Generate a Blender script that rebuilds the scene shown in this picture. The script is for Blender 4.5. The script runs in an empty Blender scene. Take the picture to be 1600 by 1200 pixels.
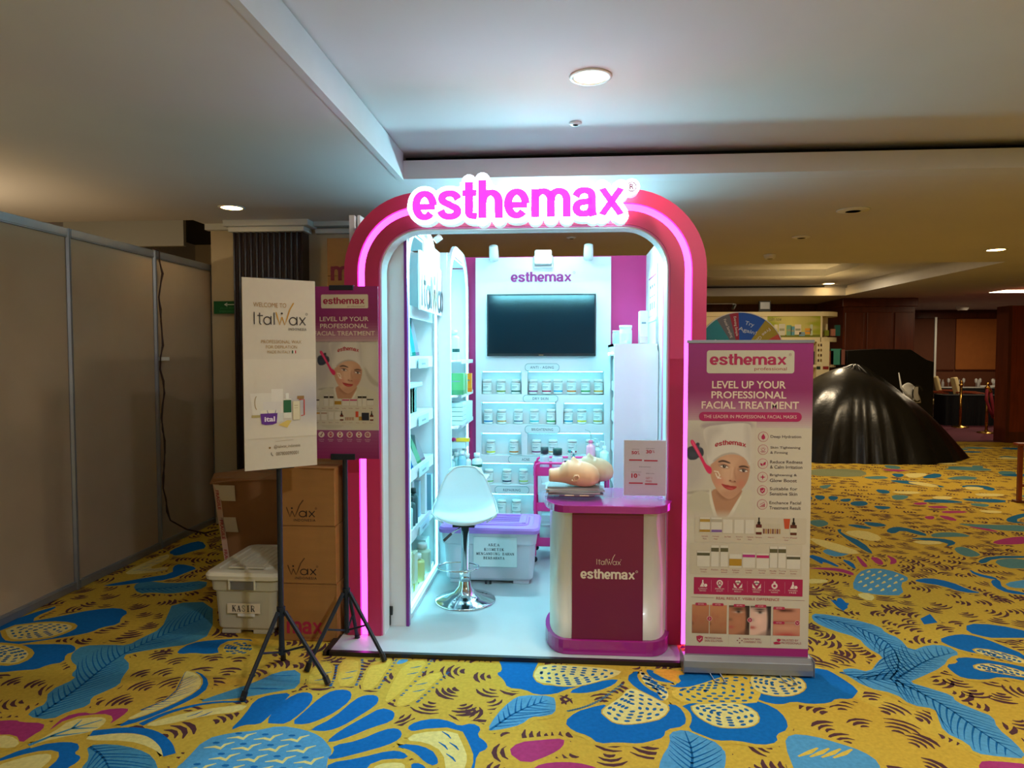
import bpy, bmesh, math, random
import numpy as np
from mathutils import Vector, Matrix
from mathutils.geometry import tessellate_polygon
PI = math.pi
random.seed(7)
SC = bpy.context.scene
COL = SC.collection
def lin(c):
    r = []
    for v in c[:3]:
        v = v/255.0
        r.append(v/12.92 if v <= 0.04045 else ((v+0.055)/1.055)**2.4)
    return tuple(r)

# ---------------------------------------------------------------- camera
F_PX = 1080.0
YAW = math.atan(80/F_PX); PITCH = math.atan(46/F_PX)
cam_d = bpy.data.cameras.new('camera'); cam = bpy.data.objects.new('camera', cam_d)
COL.objects.link(cam); SC.camera = cam
cam_d.sensor_fit = 'HORIZONTAL'; cam_d.sensor_width = 36; cam_d.lens = 36*F_PX/1600
cam.location = (0, 0, 1.6); cam.rotation_euler = (PI/2-PITCH, 0, YAW)
cam_d.clip_start = 0.05; cam_d.clip_end = 100
_fw = np.array([-math.sin(YAW)*math.cos(PITCH), math.cos(YAW)*math.cos(PITCH), -math.sin(PITCH)])
_rt = np.array([math.cos(YAW), math.sin(YAW), 0.0]); _up = np.cross(_rt, _fw)
def ray(x, y): return _fw*F_PX + _rt*(x-800) - _up*(y-600)
def on_floor(x, y, z=0.0):                  # where a photographed floor point lies on the floor
    d = ray(x, y); t = (z-1.6)/d[2]; return d[0]*t, d[1]*t
def at_y(x, y, Y):                          # a measured point on a plane facing the camera at depth Y
    d = ray(x, y); t = Y/d[1]; return float(d[0]*t), float(1.6+d[2]*t)
def at_x(x, y, X):
    d = ray(x, y); t = X/d[0]; return float(d[1]*t), float(1.6+d[2]*t)

# ---------------------------------------------------------------- world, exposure
SC.view_settings.view_transform = 'Standard'; SC.view_settings.look = 'None'
SC.view_settings.gamma = 1; SC.view_settings.use_curve_mapping = False
SC.view_settings.exposure = 0.0
W = bpy.data.worlds.new('world'); SC.world = W; W.use_nodes = True
W.node_tree.nodes['Background'].inputs[0].default_value = (0.60, 0.52, 0.42, 1)
W.node_tree.nodes['Background'].inputs[1].default_value = 0.13
def light(name, kind, loc, power, col, size=0.1, size_y=None, rot=(0, 0, 0), spot=None, spread=None):
    d = bpy.data.lights.new(name, kind); d.energy = power; d.color = col
    if kind == 'AREA':
        d.size = size
        if size_y: d.shape = 'RECTANGLE'; d.size_y = size_y
        else: d.shape = 'DISK'
        if spread: d.spread = spread
    else: d.shadow_soft_size = size
    if kind == 'SPOT': d.spot_size = spot or 1.2; d.spot_blend = 0.6
    o = bpy.data.objects.new(name, d); o.location = loc; o.rotation_euler = rot; COL.objects.link(o); return o
WARM = (1.0, 0.80, 0.52); COOL = (0.24, 0.86, 1.0)
# hall downlights, visible fittings built further down; fill lamps near the camera are added
light('downlight_lamp', 'AREA', (0.132, 3.526, 2.94), 20, (1, .86, .66), 0.13)
light('downlight_lamp', 'AREA', (-2.702, 5.512, 2.79), 1.0, WARM, 0.12)
light('downlight_lamp', 'AREA', (4.933, 8.355, 2.79), 30, WARM, 0.16)
light('downlight_lamp', 'AREA', (3.46, 10.56, 3.0), 48, WARM, 0.15)
light('downlight_lamp', 'AREA', (4.70, 12.9, 3.0), 40, WARM, 0.15)
light('downlight_lamp', 'AREA', (3.2, 2.2, 2.94), 48, (1, .86, .66), 0.16)
light('downlight_lamp', 'AREA', (1.3, 0.2, 2.94), 74, (.92, .95, 1), 0.16)  # unseen overhead lamp added as cool front fill
light('downlight_lamp', 'AREA', (-1.8, 0.6, 2.79), 5, WARM, 0.16)
light('downlight_lamp', 'AREA', (6.6, 4.4, 2.94), 34, WARM, 0.16)
light('downlight_lamp', 'AREA', (8.6, 13.6, 2.77), 16, WARM, 0.3)
light('downlight_lamp', 'AREA', (0.35, 8.6, 2.79), 8, (1, .66, .3), 0.16)
light('downlight_lamp', 'AREA', (10.2, 17.2, 2.77), 34, WARM, 0.3)  # added lamp brightening the far end, no fitting there
light('hall_lamp', 'POINT', (-4.6, 4.4, 2.1), 34, (1, .74, .42), 0.15)
# booth: floodlight and two spots on the back panel, cold LED light
light('flood_lamp', 'AREA', (-0.145, 5.70, 2.42), 52, (.42, .88, 1.0), 0.13, 0.10, (math.radians(-84), 0, 0))
light('flood_fill', 'POINT', (-0.145, 5.52, 2.56), 9, (.45, .92, 1.0), 0.03)  # added point lamp, spreads the floodlight's spill over the ceiling
light('spot_lamp', 'AREA', (-0.575, 5.60, 2.40), 9, COOL, 0.06, None, (math.radians(-35), 0, 0))
light('spot_lamp', 'AREA', (0.225, 5.60, 2.40), 9, COOL, 0.06, None, (math.radians(-35), 0, 0))
light('booth_fill', 'AREA', (-0.22, 3.93, 2.24), 18, COOL, 1.1, 0.03, (math.radians(25), 0, 0))  # overhead area light added across the booth, no fitting built

# ---------------------------------------------------------------- materials
M = {}
def mat(name, rgb, rough=0.5, metal=0.0, emit=0.0, ecol=None, noise=0.0, nscale=8.0, bump=0.0, bscale=60.0,
        alpha=1.0, trans=0.0, attr=False, stretch=None, coat=0.0, spec=0.5):
    m = bpy.data.materials.new(name); m.use_nodes = True; nt = m.node_tree; N = nt.nodes; L = nt.links
    b = N['Principled BSDF']; b.inputs['Roughness'].default_value = rough; b.inputs['Metallic'].default_value = metal
    b.inputs['Specular IOR Level'].default_value = spec; b.inputs['Coat Weight'].default_value = coat
    c = lin(rgb); b.inputs['Base Color'].default_value = (*c, 1)
    if alpha < 1: b.inputs['Alpha'].default_value = alpha
    if trans: b.inputs['Transmission Weight'].default_value = trans
    if emit:
        b.inputs['Emission Color'].default_value = (*lin(ecol or rgb), 1); b.inputs['Emission Strength'].default_value = emit
    src = None
    if attr:
        a = N.new('ShaderNodeAttribute'); a.attribute_name = 'Col'; src = a.outputs['Color']; L.new(src, b.inputs['Base Color'])
    tc = N.new('ShaderNodeTexCoord'); co = tc.outputs['Object']
    if stretch:
        mp = N.new('ShaderNodeMapping'); mp.inputs['Scale'].default_value = stretch; L.new(co, mp.inputs[0]); co = mp.outputs[0]
    if noise:
        n = N.new('ShaderNodeTexNoise'); n.inputs['Scale'].default_value = nscale; n.inputs['Detail'].default_value = 5; L.new(co, n.inputs[0])
        r = N.new('ShaderNodeMapRange'); r.inputs[3].default_value = 1-noise; r.inputs[4].default_value = 1+noise
        r.inputs[1].default_value = .3; r.inputs[2].default_value = .7; L.new(n.outputs[0], r.inputs[0])
        mx = N.new('ShaderNodeMix'); mx.data_type = 'RGBA'; mx.blend_type = 'MULTIPLY'; mx.inputs[0].default_value = 1
        if src: L.new(src, mx.inputs[6])
        else: mx.inputs[6].default_value = (*c, 1)
        L.new(r.outputs[0], mx.inputs[7]); L.new(mx.outputs[2], b.inputs['Base Color'])
    if bump:
        n = N.new('ShaderNodeTexNoise'); n.inputs['Scale'].default_value = bscale; n.inputs['Detail'].default_value = 4; L.new(co, n.inputs[0])
        bp = N.new('ShaderNodeBump'); bp.inputs['Strength'].default_value = bump; bp.inputs['Distance'].default_value = 0.01
        L.new(n.outputs[0], bp.inputs['Height']); L.new(bp.outputs[0], b.inputs['Normal'])
    M[name] = m; return m
mat('ceiling', (206, 204, 206), .85, noise=.03, nscale=1.2, bump=.04, bscale=14)
mat('fascia', (206, 206, 210), .7, noise=.02)
mat('recess_shade', (22, 20, 20), .8)  # near-black colour stands in for shade inside recesses
mat('vent', (16, 18, 20), .6)
mat('carpet', (255, 255, 255), .95, attr=True, noise=.10, nscale=55, bump=.35, bscale=420, spec=.1)
mat('partition', (172, 152, 128), .8, noise=.05, nscale=2.5, bump=.05, bscale=200)
mat('alu', (150, 154, 162), .38, .6, noise=.05)
mat('plaster', (190, 176, 150), .85, noise=.03, nscale=2)
mat('crown', (205, 208, 206), .7)
mat('corrugated', (52, 40, 38), .28, 0.0, noise=.15, nscale=5, stretch=(1, 1, .2))
mat('print', (255, 255, 255), .55, attr=True, noise=.015, nscale=30)
mat('gloss_print', (255, 255, 255), .3, attr=True)
mat('booth_white', (228, 232, 236), .45, noise=.01)
mat('booth_pink', (206, 42, 122), .5, noise=.02)
mat('arch_red', (206, 48, 100), .38, noise=.02)
mat('arch_pink', (226, 96, 160), .45)
mat('magenta_gloss', (172, 38, 142), .16, coat=.4, noise=.02)
mat('magenta_panel', (124, 22, 70), .32, noise=.02)
mat('counter_white', (228, 224, 210), .3, coat=.2, noise=.01)
mat('neon', (255, 70, 245), .4, emit=5.5, ecol=(255, 66, 246))
mat('neon_glow', (250, 60, 235), .4, emit=1.35, ecol=(255, 50, 235))
mat('sign_white', (255, 255, 255), .4, emit=4.0, ecol=(205, 228, 255))
mat('sign_side', (240, 250, 252), .4, emit=.55, ecol=(215, 245, 250))
mat('sign_pink', (70, 4, 64), .4, emit=1.0, ecol=(255, 72, 246))
mat('led', (220, 250, 255), .4, emit=7.0, ecol=(132, 238, 250))
mat('led_niche', (220, 250, 255), .4, emit=9, ecol=(120, 232, 250))
mat('lamp_warm', (255, 236, 190), .4, emit=6, ecol=(255, 240, 200))
mat('lamp_cool', (235, 255, 255), .4, emit=9, ecol=(230, 255, 255))
mat('platform', (186, 192, 196), .5, noise=.04, nscale=3, bump=.03)
mat('black_edge', (34, 28, 30), .35)
mat('purple_edge', (128, 50, 150), .4)
mat('screen', (2, 30, 40), .12, noise=.1, nscale=2)
mat('black_plastic', (20, 22, 26), .35)
mat('navy_metal', (34, 42, 54), .4, .3)
mat('chrome', (225, 228, 230), .08, 1.0)
mat('gold', (205, 160, 80), .25, 1.0)
mat('white_leather', (226, 236, 240), .45, bump=.05, bscale=120)
mat('white_plastic', (232, 232, 228), .35)
mat('crate', (206, 200, 176), .4, alpha=1, noise=.03, nscale=4)
mat('crate_lid', (228, 222, 200), .3, noise=.02)
mat('tub', (214, 214, 228), .35, noise=.02)
mat('lilac', (186, 130, 222), .3, noise=.02)
mat('cardboard', (168, 118, 62), .8, noise=.06, nscale=4, stretch=(1, 1, 6), bump=.04, bscale=90)
mat('cardboard_old', (150, 104, 62), .8, noise=.12, nscale=3, bump=.15, bscale=20)
mat('tape', (196, 160, 118), .25, alpha=1)
mat('skin_rubber', (238, 196, 158), .5, noise=.03, nscale=6)
mat('trolley_pink', (226, 50, 142), .35)
mat('acrylic', (240, 248, 250), .05, trans=.0, alpha=.25)
mat('tarp', (17, 17, 16), .3, noise=.2, nscale=1.2, bump=.9, bscale=4.0)
mat('black_cloth', (14, 15, 20), .9, noise=.1)
mat('wood_dark', (92, 42, 22), .35, noise=.25, nscale=3, stretch=(4, 4, .4))
mat('wood_red', (128, 52, 24), .3, noise=.25, nscale=4, stretch=(5, 5, .5))
mat('blind', (176, 104, 44), .8, noise=.06, nscale=6)
mat('purple_carpet', (96, 36, 56), .95, noise=.1, nscale=30)
mat('chair_fabric', (206, 186, 136), .9, noise=.05, nscale=10)
mat('velvet', (120, 14, 34), .8)
mat('glass', (240, 245, 250), .03, alpha=.35)
mat('cable', (58, 34, 30), .6)
mat('paper', (236, 236, 232), .6)

# ---------------------------------------------------------------- mesh builder
_tc = {}
def text_geo(s, bold=0.0, space=1.0, res=4):
    k = (s, bold, space, res)
    if k in _tc: return _tc[k]
    if s in ('esthemax', 'max'):
        v, f = bold_word(s, .06); v = np.array(v); d = v[:, :2]; mn = d.min(0); mx = d.max(0); r = np.c_[(d-mn)/(mx-mn), v[:, 2]]
        _tc[k] = (r, f, mx-mn); return _tc[k]
    cu = bpy.data.curves.new('t', 'FONT'); cu.body = s; cu.size = 1; cu.offset = bold; cu.space_character = space
    cu.resolution_u = res; cu.fill_mode = 'BOTH'
    o = bpy.data.objects.new('t', cu); COL.objects.link(o)
    dg = bpy.context.evaluated_depsgraph_get(); me = bpy.data.meshes.new_from_object(o.evaluated_get(dg))
    v = np.array([tuple(p.co)[:2] for p in me.vertices]); f = [tuple(p.vertices) for p in me.polygons]
    bpy.data.objects.remove(o); bpy.data.curves.remove(cu); bpy.data.meshes.remove(me)
    mn = v.min(0); mx = v.max(0); v = (v-mn)/(mx-mn)
    _tc[k] = (v, f, (mx-mn)); return _tc[k]
def _pen(paths, hw, vw):
    """heavy monoline strokes; pen thinner on horizontals"""
    V = []; Fc = []
    for k, (pts, cap) in enumerate(paths):
        q = [Vector(p) for p in pts]; n = len(q); b = len(V)
        for i in range(n):
            a = q[max(i-1, 0)]; c = q[min(i+1, n-1)]; t = (c-a).normalized(); nn = Vector((-t.y, t.x)); w = (hw+(vw-hw)*abs(t.y))/2
            V.append((q[i].x+nn.x*w, q[i].y+nn.y*w, k)); V.append((q[i].x-nn.x*w, q[i].y-nn.y*w, k))
        Fc += [(b+2*i, b+2*i+1, b+2*i+3, b+2*i+2) for i in range(n-1)]
    return V, Fc
def _arc(cx, cy, rx, ry, a0, a1, n=16): return [(cx+rx*math.cos(math.radians(a0+(a1-a0)*i/n)), cy+ry*math.sin(math.radians(a0+(a1-a0)*i/n))) for i in range(n+1)]
def _glyph(c):
    if c == 'e': return .85, [(_arc(.425, .5, .305, .415, -42, -360, 26), 0), ([(.06, .45), (.80, .45)], 0)]
    if c == 's': return .84, [([(.73, .70)]+_arc(.42, .735, .27, .175, 25, 180, 9)+_arc(.36, .735, .21, .17, 200, 250, 3)+[(.42, .51)]+_arc(.46, .27, .24, .18, 70, 0, 5)+_arc(.42, .265, .28, .18, -10, -165, 9)+[(.10, .31)], 0)]
    if c == 't': return .52, [([(.24, 1.30), (.24, .28)]+_arc(.40, .24, .16, .15, 180, 250, 5)+[(.52, .085)], 0), ([(0, .91), (.50, .91)], 0)]
    if c == 'h': return .84, [([(.13, 0), (.13, 1.36)], 0), ([(.13, .55)]+_arc(.42, .58, .285, .33, 150, 0, 10)+[(.705, 0)], 0)]
    if c == 'm': return 1.38, [([(.13, 0), (.13, 1.0)], 0), ([(.13, .6)]+_arc(.40, .62, .285, .29, 150, 0, 10)+[(.69, 0)], 0), ([(.69, .6)]+_arc(.965, .62, .28, .29, 150, 0, 10)+[(1.25, 0)], 0)]
    if c == 'a': return .86, [([(.10, .70)]+_arc(.41, .72, .275, .195, 160, 0, 9)+[(.69, .2), (.74, 0)], 0), ([(.69, .54), (.42, .51)]+_arc(.36, .30, .235, .205, 110, 270, 8)+_arc(.42, .30, .25, .205, 280, 350, 5), 0)]
    if c == 'x': return .95, [([(.14, 1.0), (.81, 0)], 1), ([(.81, 1.0), (.14, 0)], 1)]
def bold_word(s, gap=.05):
    V = []; Fc = []; x = 0; k0 = 0
    for ch in s:
        w, paths = _glyph(ch); v, f = _pen(paths, .22, .285)
        if ch == 'x':
            v = [(px, min(max(py, 0), 1), k) for px, py, k in v]
        b = len(V); V += [(px+x, py, k+k0) for px, py, k in v]; Fc += [tuple(b+i for i in q) for q in f]; x += w+gap; k0 += 0
    return V, Fc
def pip(p, poly):
    x, y = p; c = False; n = len(poly); j = n-1
    for i in range(n):
        xi, yi = poly[i]; xj, yj = poly[j]
        if (yi > y) != (yj > y) and x < (xj-xi)*(y-yi)/(yj-yi)+xi: c = not c
        j = i
    return c
def smooth(pts, it=1, closed=True):
    for _ in range(it):
        n = len(pts); out = []
        rng = range(n) if closed else range(n-1)
        for i in rng:
            a = pts[i]; b = pts[(i+1) % n]
            out += [(a[0]*.75+b[0]*.25, a[1]*.75+b[1]*.25), (a[0]*.25+b[0]*.75, a[1]*.25+b[1]*.75)]
        if not closed: out = [pts[0]]+out+[pts[-1]]
        pts = out
    return pts
def ring(cx, cy, rx, ry=None, n=16, a0=0, a1=2*PI):
    ry = rx if ry is None else ry
    full = abs(a1-a0-2*PI) < 1e-6
    m = n if full else n-1
    return [(cx+rx*math.cos(a0+(a1-a0)*i/m), cy+ry*math.sin(a0+(a1-a0)*i/m)) for i in range(n)]
def rrect(x0, y0, x1, y1, r, n=4):
    if x0 > x1: x0, x1 = x1, x0
    if y0 > y1: y0, y1 = y1, y0
    r = min(r, (x1-x0)/2-1e-5, (y1-y0)/2-1e-5); p = []
    for cx, cy, a in ((x1-r, y1-r, 0), (x0+r, y1-r, PI/2), (x0+r, y0+r, PI), (x1-r, y0+r, 1.5*PI)):
        p += [(cx+r*math.cos(a+PI/2*i/n), cy+r*math.sin(a+PI/2*i/n)) for i in range(n+1)]
    return p
EPS = 0.0005
class MB:
    def __init__(s, T=None):
        s.v = []; s.f = []; s.m = []; s.c = []; s.mats = []; s.T = T or Matrix(); s.cur = 0; s.col = (1, 1, 1); s.sm = []; s.smooth = False
        s.px = None
    def use(s, name):
        if name not in s.mats: s.mats.append(name)
        s.cur = s.mats.index(name); return s
    def rgb(s, c): s.col = lin(c); return s
    def raw(s, vs, fs, T=None):
        T = s.T if T is None else s.T @ T
        b = len(s.v); s.v += [tuple(T @ Vector(p)) for p in vs]
        for f in fs: s.f.append(tuple(b+i for i in f)); s.m.append(s.cur); s.c.append(s.col); s.sm.append(s.smooth)
        return s
    def box(s, x0, y0, z0, x1, y1, z1, T=None):
        vs = [(x, y, z) for x in (x0, x1) for y in (y0, y1) for z in (z0, z1)]
        return s.raw(vs, [(0, 1, 3, 2), (4, 6, 7, 5), (0, 4, 5, 1), (2, 3, 7, 6), (0, 2, 6, 4), (1, 5, 7, 3)], T)
    def prism(s, pts, a, b, axis='y', T=None, caps=True):
        """polygon in the two other axes, extruded from a to b along axis"""
        def mk(p, h):
            if axis == 'y': return (p[0], h, p[1])
            if axis == 'x': return (h, p[0], p[1])
            return (p[0], p[1], h)
        n = len(pts); vs = [mk(p, a) for p in pts]+[mk(p, b) for p in pts]
        fs = [(i, (i+1) % n, n+(i+1) % n, n+i) for i in range(n)]
        if caps:
            tr = tessellate_polygon([[Vector((p[0], p[1], 0)) for p in pts]])
            fs += [tuple(t) for t in tr]+[tuple(n+i for i in reversed(t)) for t in tr]
        return s.raw(vs, fs, T)
    def hollow(s, outer, inner, a, b, axis='y', T=None):
        """ring shape between two loops with the same number of points"""
        def mk(p, h):
            if axis == 'y': return (p[0], h, p[1])
            if axis == 'x': return (h, p[0], p[1])
            return (p[0], p[1], h)
        n = len(outer); vs = [mk(p, a) for p in outer]+[mk(p, a) for p in inner]+[mk(p, b) for p in outer]+[mk(p, b) for p in inner]
        fs = []
        for i in range(n):
            j = (i+1) % n
            fs += [(i, j, n+j, n+i), (2*n+i, 3*n+i, 3*n+j, 2*n+j), (i, 2*n+i, 2*n+j, j), (n+i, n+j, 3*n+j, 3*n+i)]
        return s.raw(vs, fs, T)
    def lathe(s, prof, n=20, T=None, sx=1, sy=1, z0=0):
        vs = []; fs = []
        for r, z in prof:
            vs += [(r*sx*math.cos(2*PI*i/n), r*sy*math.sin(2*PI*i/n), z) for i in range(n)]
        for k in range(len(prof)-1):
            for i in range(n):
                j = (i+1) % n; fs.append((k*n+i, k*n+j, (k+1)*n+j, (k+1)*n+i))
        if prof[0][0] > 1e-6: fs.append(tuple(reversed(range(n))))
        if prof[-1][0] > 1e-6: fs.append(tuple((len(prof)-1)*n+i for i in range(n)))
        return s.raw(vs, fs, T)
    def tube(s, pts, r, n=8, T=None, closed=False):
        pts = [Vector(p) for p in pts]; vs = []; fs = []; N = len(pts)
        up = None
        for i, p in enumerate(pts):
            a = pts[i-1] if (i or closed) else p; b = pts[(i+1) % N] if (i < N-1 or closed) else p
            t = (b-a).normalized()
            if up is None: up = Vector((0, 0, 1)) if abs(t.z) < .9 else Vector((1, 0, 0))
            x = t.cross(up).normalized(); y = x.cross(t).normalized(); up = y
            rr = r[i] if isinstance(r, (list, tuple)) else r
            vs += [tuple(p+x*math.cos(2*PI*k/n)*rr+y*math.sin(2*PI*k/n)*rr) for k in range(n)]
        for i in range(N if closed else N-1):
            for k in range(n):
                l = (k+1) % n; q = (i+1) % N; fs.append((i*n+k, i*n+l, q*n+l, q*n+k))
        if not closed: fs += [tuple(reversed(range(n))), tuple((N-1)*n+k for k in range(n))]
        return s.raw(vs, fs, T)
    # ---- flat print, drawn in the panel's own px frame (px=(x0,y0,x1,y1,w,h): photo px box -> metres)
    def frame(s, x0, y0, x1, y1, w, h): s.px = (x0, y0, w/(x1-x0), h/(y1-y0), w, h); return s
    def _q(s, p):
        x0, y0, kx, ky, w, h = s.px; return ((p[0]-x0)*kx-w/2, h-(p[1]-y0)*ky)
    def flat(s, pts, col, L=1):
        s.col = lin(col); q = [s._q(p) for p in pts]
        tr = tessellate_polygon([[Vector((a, b, 0)) for a, b in q]])
        return s.raw([(a, -EPS*L, b) for a, b in q], [tuple(t) for t in tr])
    def grad(s, x0, y0, x1, y1, c0, c1, n=10, L=1):
        for i in range(n):
            t = (i+.5)/n; a = y0+(y1-y0)*i/n; b = y0+(y1-y0)*(i+1)/n
            s.flat([(x0, a), (x1, a), (x1, b), (x0, b)], [c0[k]+(c1[k]-c0[k])*t for k in range(3)], L)
        return s
    def rect(s, x0, y0, x1, y1, col, L=1, r=0):
        return s.flat(rrect(x0, y0, x1, y1, r) if r else [(x0, y0), (x1, y0), (x1, y1), (x0, y1)], col, L)
    def disc(s, cx, cy, r, col, L=1, ry=None, n=18): return s.flat(ring(cx, cy, r, ry, n), col, L)
    def line(s, pts, w, col, L=1, closed=False, taper=False):
        s.col = lin(col); q = [Vector(s._q(p)) for p in pts]; n = len(q); k = s.px[2]*w/2; vs = []
        for i in range(n):
            a = q[i-1] if (i or closed) else q[i]; b = q[(i+1) % n] if (i < n-1 or closed) else q[i]
            t = (b-a); t = t.normalized() if t.length > 1e-9 else Vector((1, 0)); nn = Vector((-t.y, t.x))
            kk = k*(math.sin(PI*(i+.3)/(n-.4)) if taper else 1)
            vs += [(q[i].x+nn.x*kk, -EPS*L, q[i].y+nn.y*kk), (q[i].x-nn.x*kk, -EPS*L, q[i].y-nn.y*kk)]
        fs = [(2*i, 2*i+1, 2*((i+1) % n)+1, 2*((i+1) % n)) for i in range(n if closed else n-1)]
        return s.raw(vs, fs)
    def text(s, t, x0, y0, x1, y1, col, L=2, bold=0.0, space=1.0, arc=0, skew=0):
        v, f, _ = text_geo(t, bold, space, 3); s.col = lin(col); out = []
        for p_ in v:
            a, b = p_[0], p_[1]; kk = p_[2]*.08 if len(p_) > 2 else 0
            y = y1+(y0-y1)*b - arc*(1-(2*a-1)**2) + skew*a
            qx, qz = s._q((x0+(x1-x0)*a, y)); out.append((qx, -EPS*(L+kk), qz))
        return s.raw(out, f)
    def paint(s, x0, y0, x1, y1, nx, ny, fn, L=1):
        U, V = np.meshgrid(np.linspace(x0, x1, nx), np.linspace(y0, y1, ny)); C = fn(U, V)
        C = np.clip(C/255, 0, 1); C = np.where(C <= .04045, C/12.92, ((C+.055)/1.055)**2.4)
        b = len(s.v)
        for j in range(ny):
            for i in range(nx):
                qx, qz = s._q((U[j, i], V[j, i])); s.v.append(tuple(s.T @ Vector((qx, -EPS*L, qz))))
        for j in range(ny-1):
            for i in range(nx-1):
                a = b+j*nx+i; s.f.append((a, a+1, a+1+nx, a+nx)); s.m.append(s.cur); s.sm.append(False)
                s.c.append((C[j, i], C[j, i+1], C[j+1, i+1], C[j+1, i]))
        return s
    def build(s, name, parent=None, bevel=0.0, segs=2, label=None, cat=None, group=None, kind=None, weld=False, subd=0):
        me = bpy.data.meshes.new(name); me.from_pydata(s.v, [], s.f)
        for k in s.mats: me.materials.append(M[k])
        me.polygons.foreach_set('material_index', s.m)
        if any(M[k].node_tree.nodes.get('Attribute') for k in s.mats):
            ca = me.color_attributes.new('Col', 'FLOAT_COLOR', 'CORNER'); arr = []
            for f, c in zip(s.f, s.c):
                if isinstance(c[0], float) or isinstance(c[0], int): arr += [c[0], c[1], c[2], 1.0]*len(f)
                else:
                    for q in c: arr += [float(q[0]), float(q[1]), float(q[2]), 1.0]
            ca.data.foreach_set('color', arr)
        me.polygons.foreach_set('use_smooth', s.sm)
        if weld or bevel or any(s.sm):
            bm = bmesh.new(); bm.from_mesh(me)
            if weld: bmesh.ops.remove_doubles(bm, verts=bm.verts, dist=1e-5)
            if not any(k in ('print', 'gloss_print', 'carpet') for k in s.mats): bmesh.ops.recalc_face_normals(bm, faces=bm.faces)
            bm.to_mesh(me); bm.free()
        me.update()
        o = bpy.data.objects.new(name, me); COL.objects.link(o)
        if bevel:
            b = o.modifiers.new('b', 'BEVEL'); b.width = bevel; b.segments = segs; b.limit_method = 'ANGLE'; b.angle_limit = .6
        if subd:
            b = o.modifiers.new('s', 'SUBSURF'); b.levels = subd; b.render_levels = subd
        if parent is not None: o.parent = parent
        tag(o, label, cat, group, kind); return o
def tag(o, label=None, cat=None, group=None, kind=None):
    if label: o['label'] = label
    if cat: o['category'] = cat
    if group: o['group'] = group
    if kind: o['kind'] = kind
    return o
def thing(name, label=None, cat=None, loc=(0, 0, 0), rz=0, group=None, kind=None):
    o = bpy.data.objects.new(name, None); COL.objects.link(o); o.location = loc; o.rotation_euler = (0, 0, rz)
    o.empty_display_size = .1
    return tag(o, label, cat, group, kind)
def dup(o, loc, rz=None, label=None, parent=None):
    c = o.copy(); COL.objects.link(c)
    if parent is None:
        c.location = loc
        if rz is not None: c.rotation_euler = (0, 0, rz)
        if label: c['label'] = label
    else: c.parent = parent
    for ch in o.children: dup(ch, None, parent=c)
    return c
def mb(mname=None, T=None):
    m = MB(T)
    if mname: m.use(mname)
    return m
def TR(x=0, y=0, z=0, rz=0, rx=0, ry=0):
    return Matrix.Translation((x, y, z)) @ Matrix.Rotation(rz, 4, 'Z') @ Matrix.Rotation(ry, 4, 'Y') @ Matrix.Rotation(rx, 4, 'X')
def frame_plate(m, x0, z0, x1, z1, holes, a, b, axis='y'):
    """plate with rectangular holes, cut into strips"""
    zs = sorted({z0, z1, *[h[1] for h in holes], *[h[3] for h in holes]})
    for i in range(len(zs)-1):
        za, zb = zs[i], zs[i+1]; zm = (za+zb)/2
        cut = sorted((h[0], h[2]) for h in holes if h[1] < zm < h[3]); x = x0
        for c in cut+[(x1, x1)]:
            if c[0]-x > 1e-5:
                if axis == 'y': m.box(x, a, za, c[0], b, zb)
                else: m.box(a, x, za, b, c[0], zb)
            x = c[1]
    return m
# word mark with a tall gold tick used on several prints: drawn in a px box
def wax_logo(m, x0, y0, x1, y1, dark, gold, L=3, th=1.0, parts='full'):
    """thin-stroke lettering; box = width of the word, cap height"""
    w = x1-x0; h = y1-y0
    P = lambda a, b: (x0+a*w, y0+b*h)
    sw = .020*w*th
    if parts == 'full':
        m.line([P(.015, 0), P(.015, 1)], sw, dark, L)
        m.line([P(.115, .05), P(.115, .9), P(.14, 1)], sw, dark, L); m.line([P(.07, .28), P(.175, .28)], sw*.9, dark, L)
        m.line([P(.255+.065*math.cos(t), .68+.31*math.sin(t)) for t in np.linspace(0, 2*PI, 20)], sw, dark, L)
        m.line([P(.325, .3), P(.325, 1)], sw, dark, L); m.line([P(.385, 0), P(.385, 1)], sw, dark, L)
    m.disc(*P(.53, .06), .017*w*th*1.2, dark, L+1, ry=.017*w*th*1.2, n=10)
    m.line([P(.42, -.05), P(.445, .35), P(.49, 1.0), P(.53, .35)], sw*1.15, gold, L)
    m.line([P(.53, .35), P(.585, 1.0), P(.63, .45), P(.685, -.3), P(.76, -.85)], sw*1.15, gold, L)
    m.line([P(.745+.07*math.cos(t), .68+.31*math.sin(t)) for t in np.linspace(0, 2*PI, 20)], sw, dark, L)
    m.line([P(.82, .3), P(.82, 1)], sw, dark, L)
    m.line([P(.87, .33), P(.985, 1)], sw, dark, L); m.line([P(.985, .33), P(.87, 1)], sw, dark, L)
    m.line([P(1.01+.018*math.cos(t), .06+.09*math.sin(t)) for t in np.linspace(0, 2*PI, 10)], sw*.35, dark, L)
    return m
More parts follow.
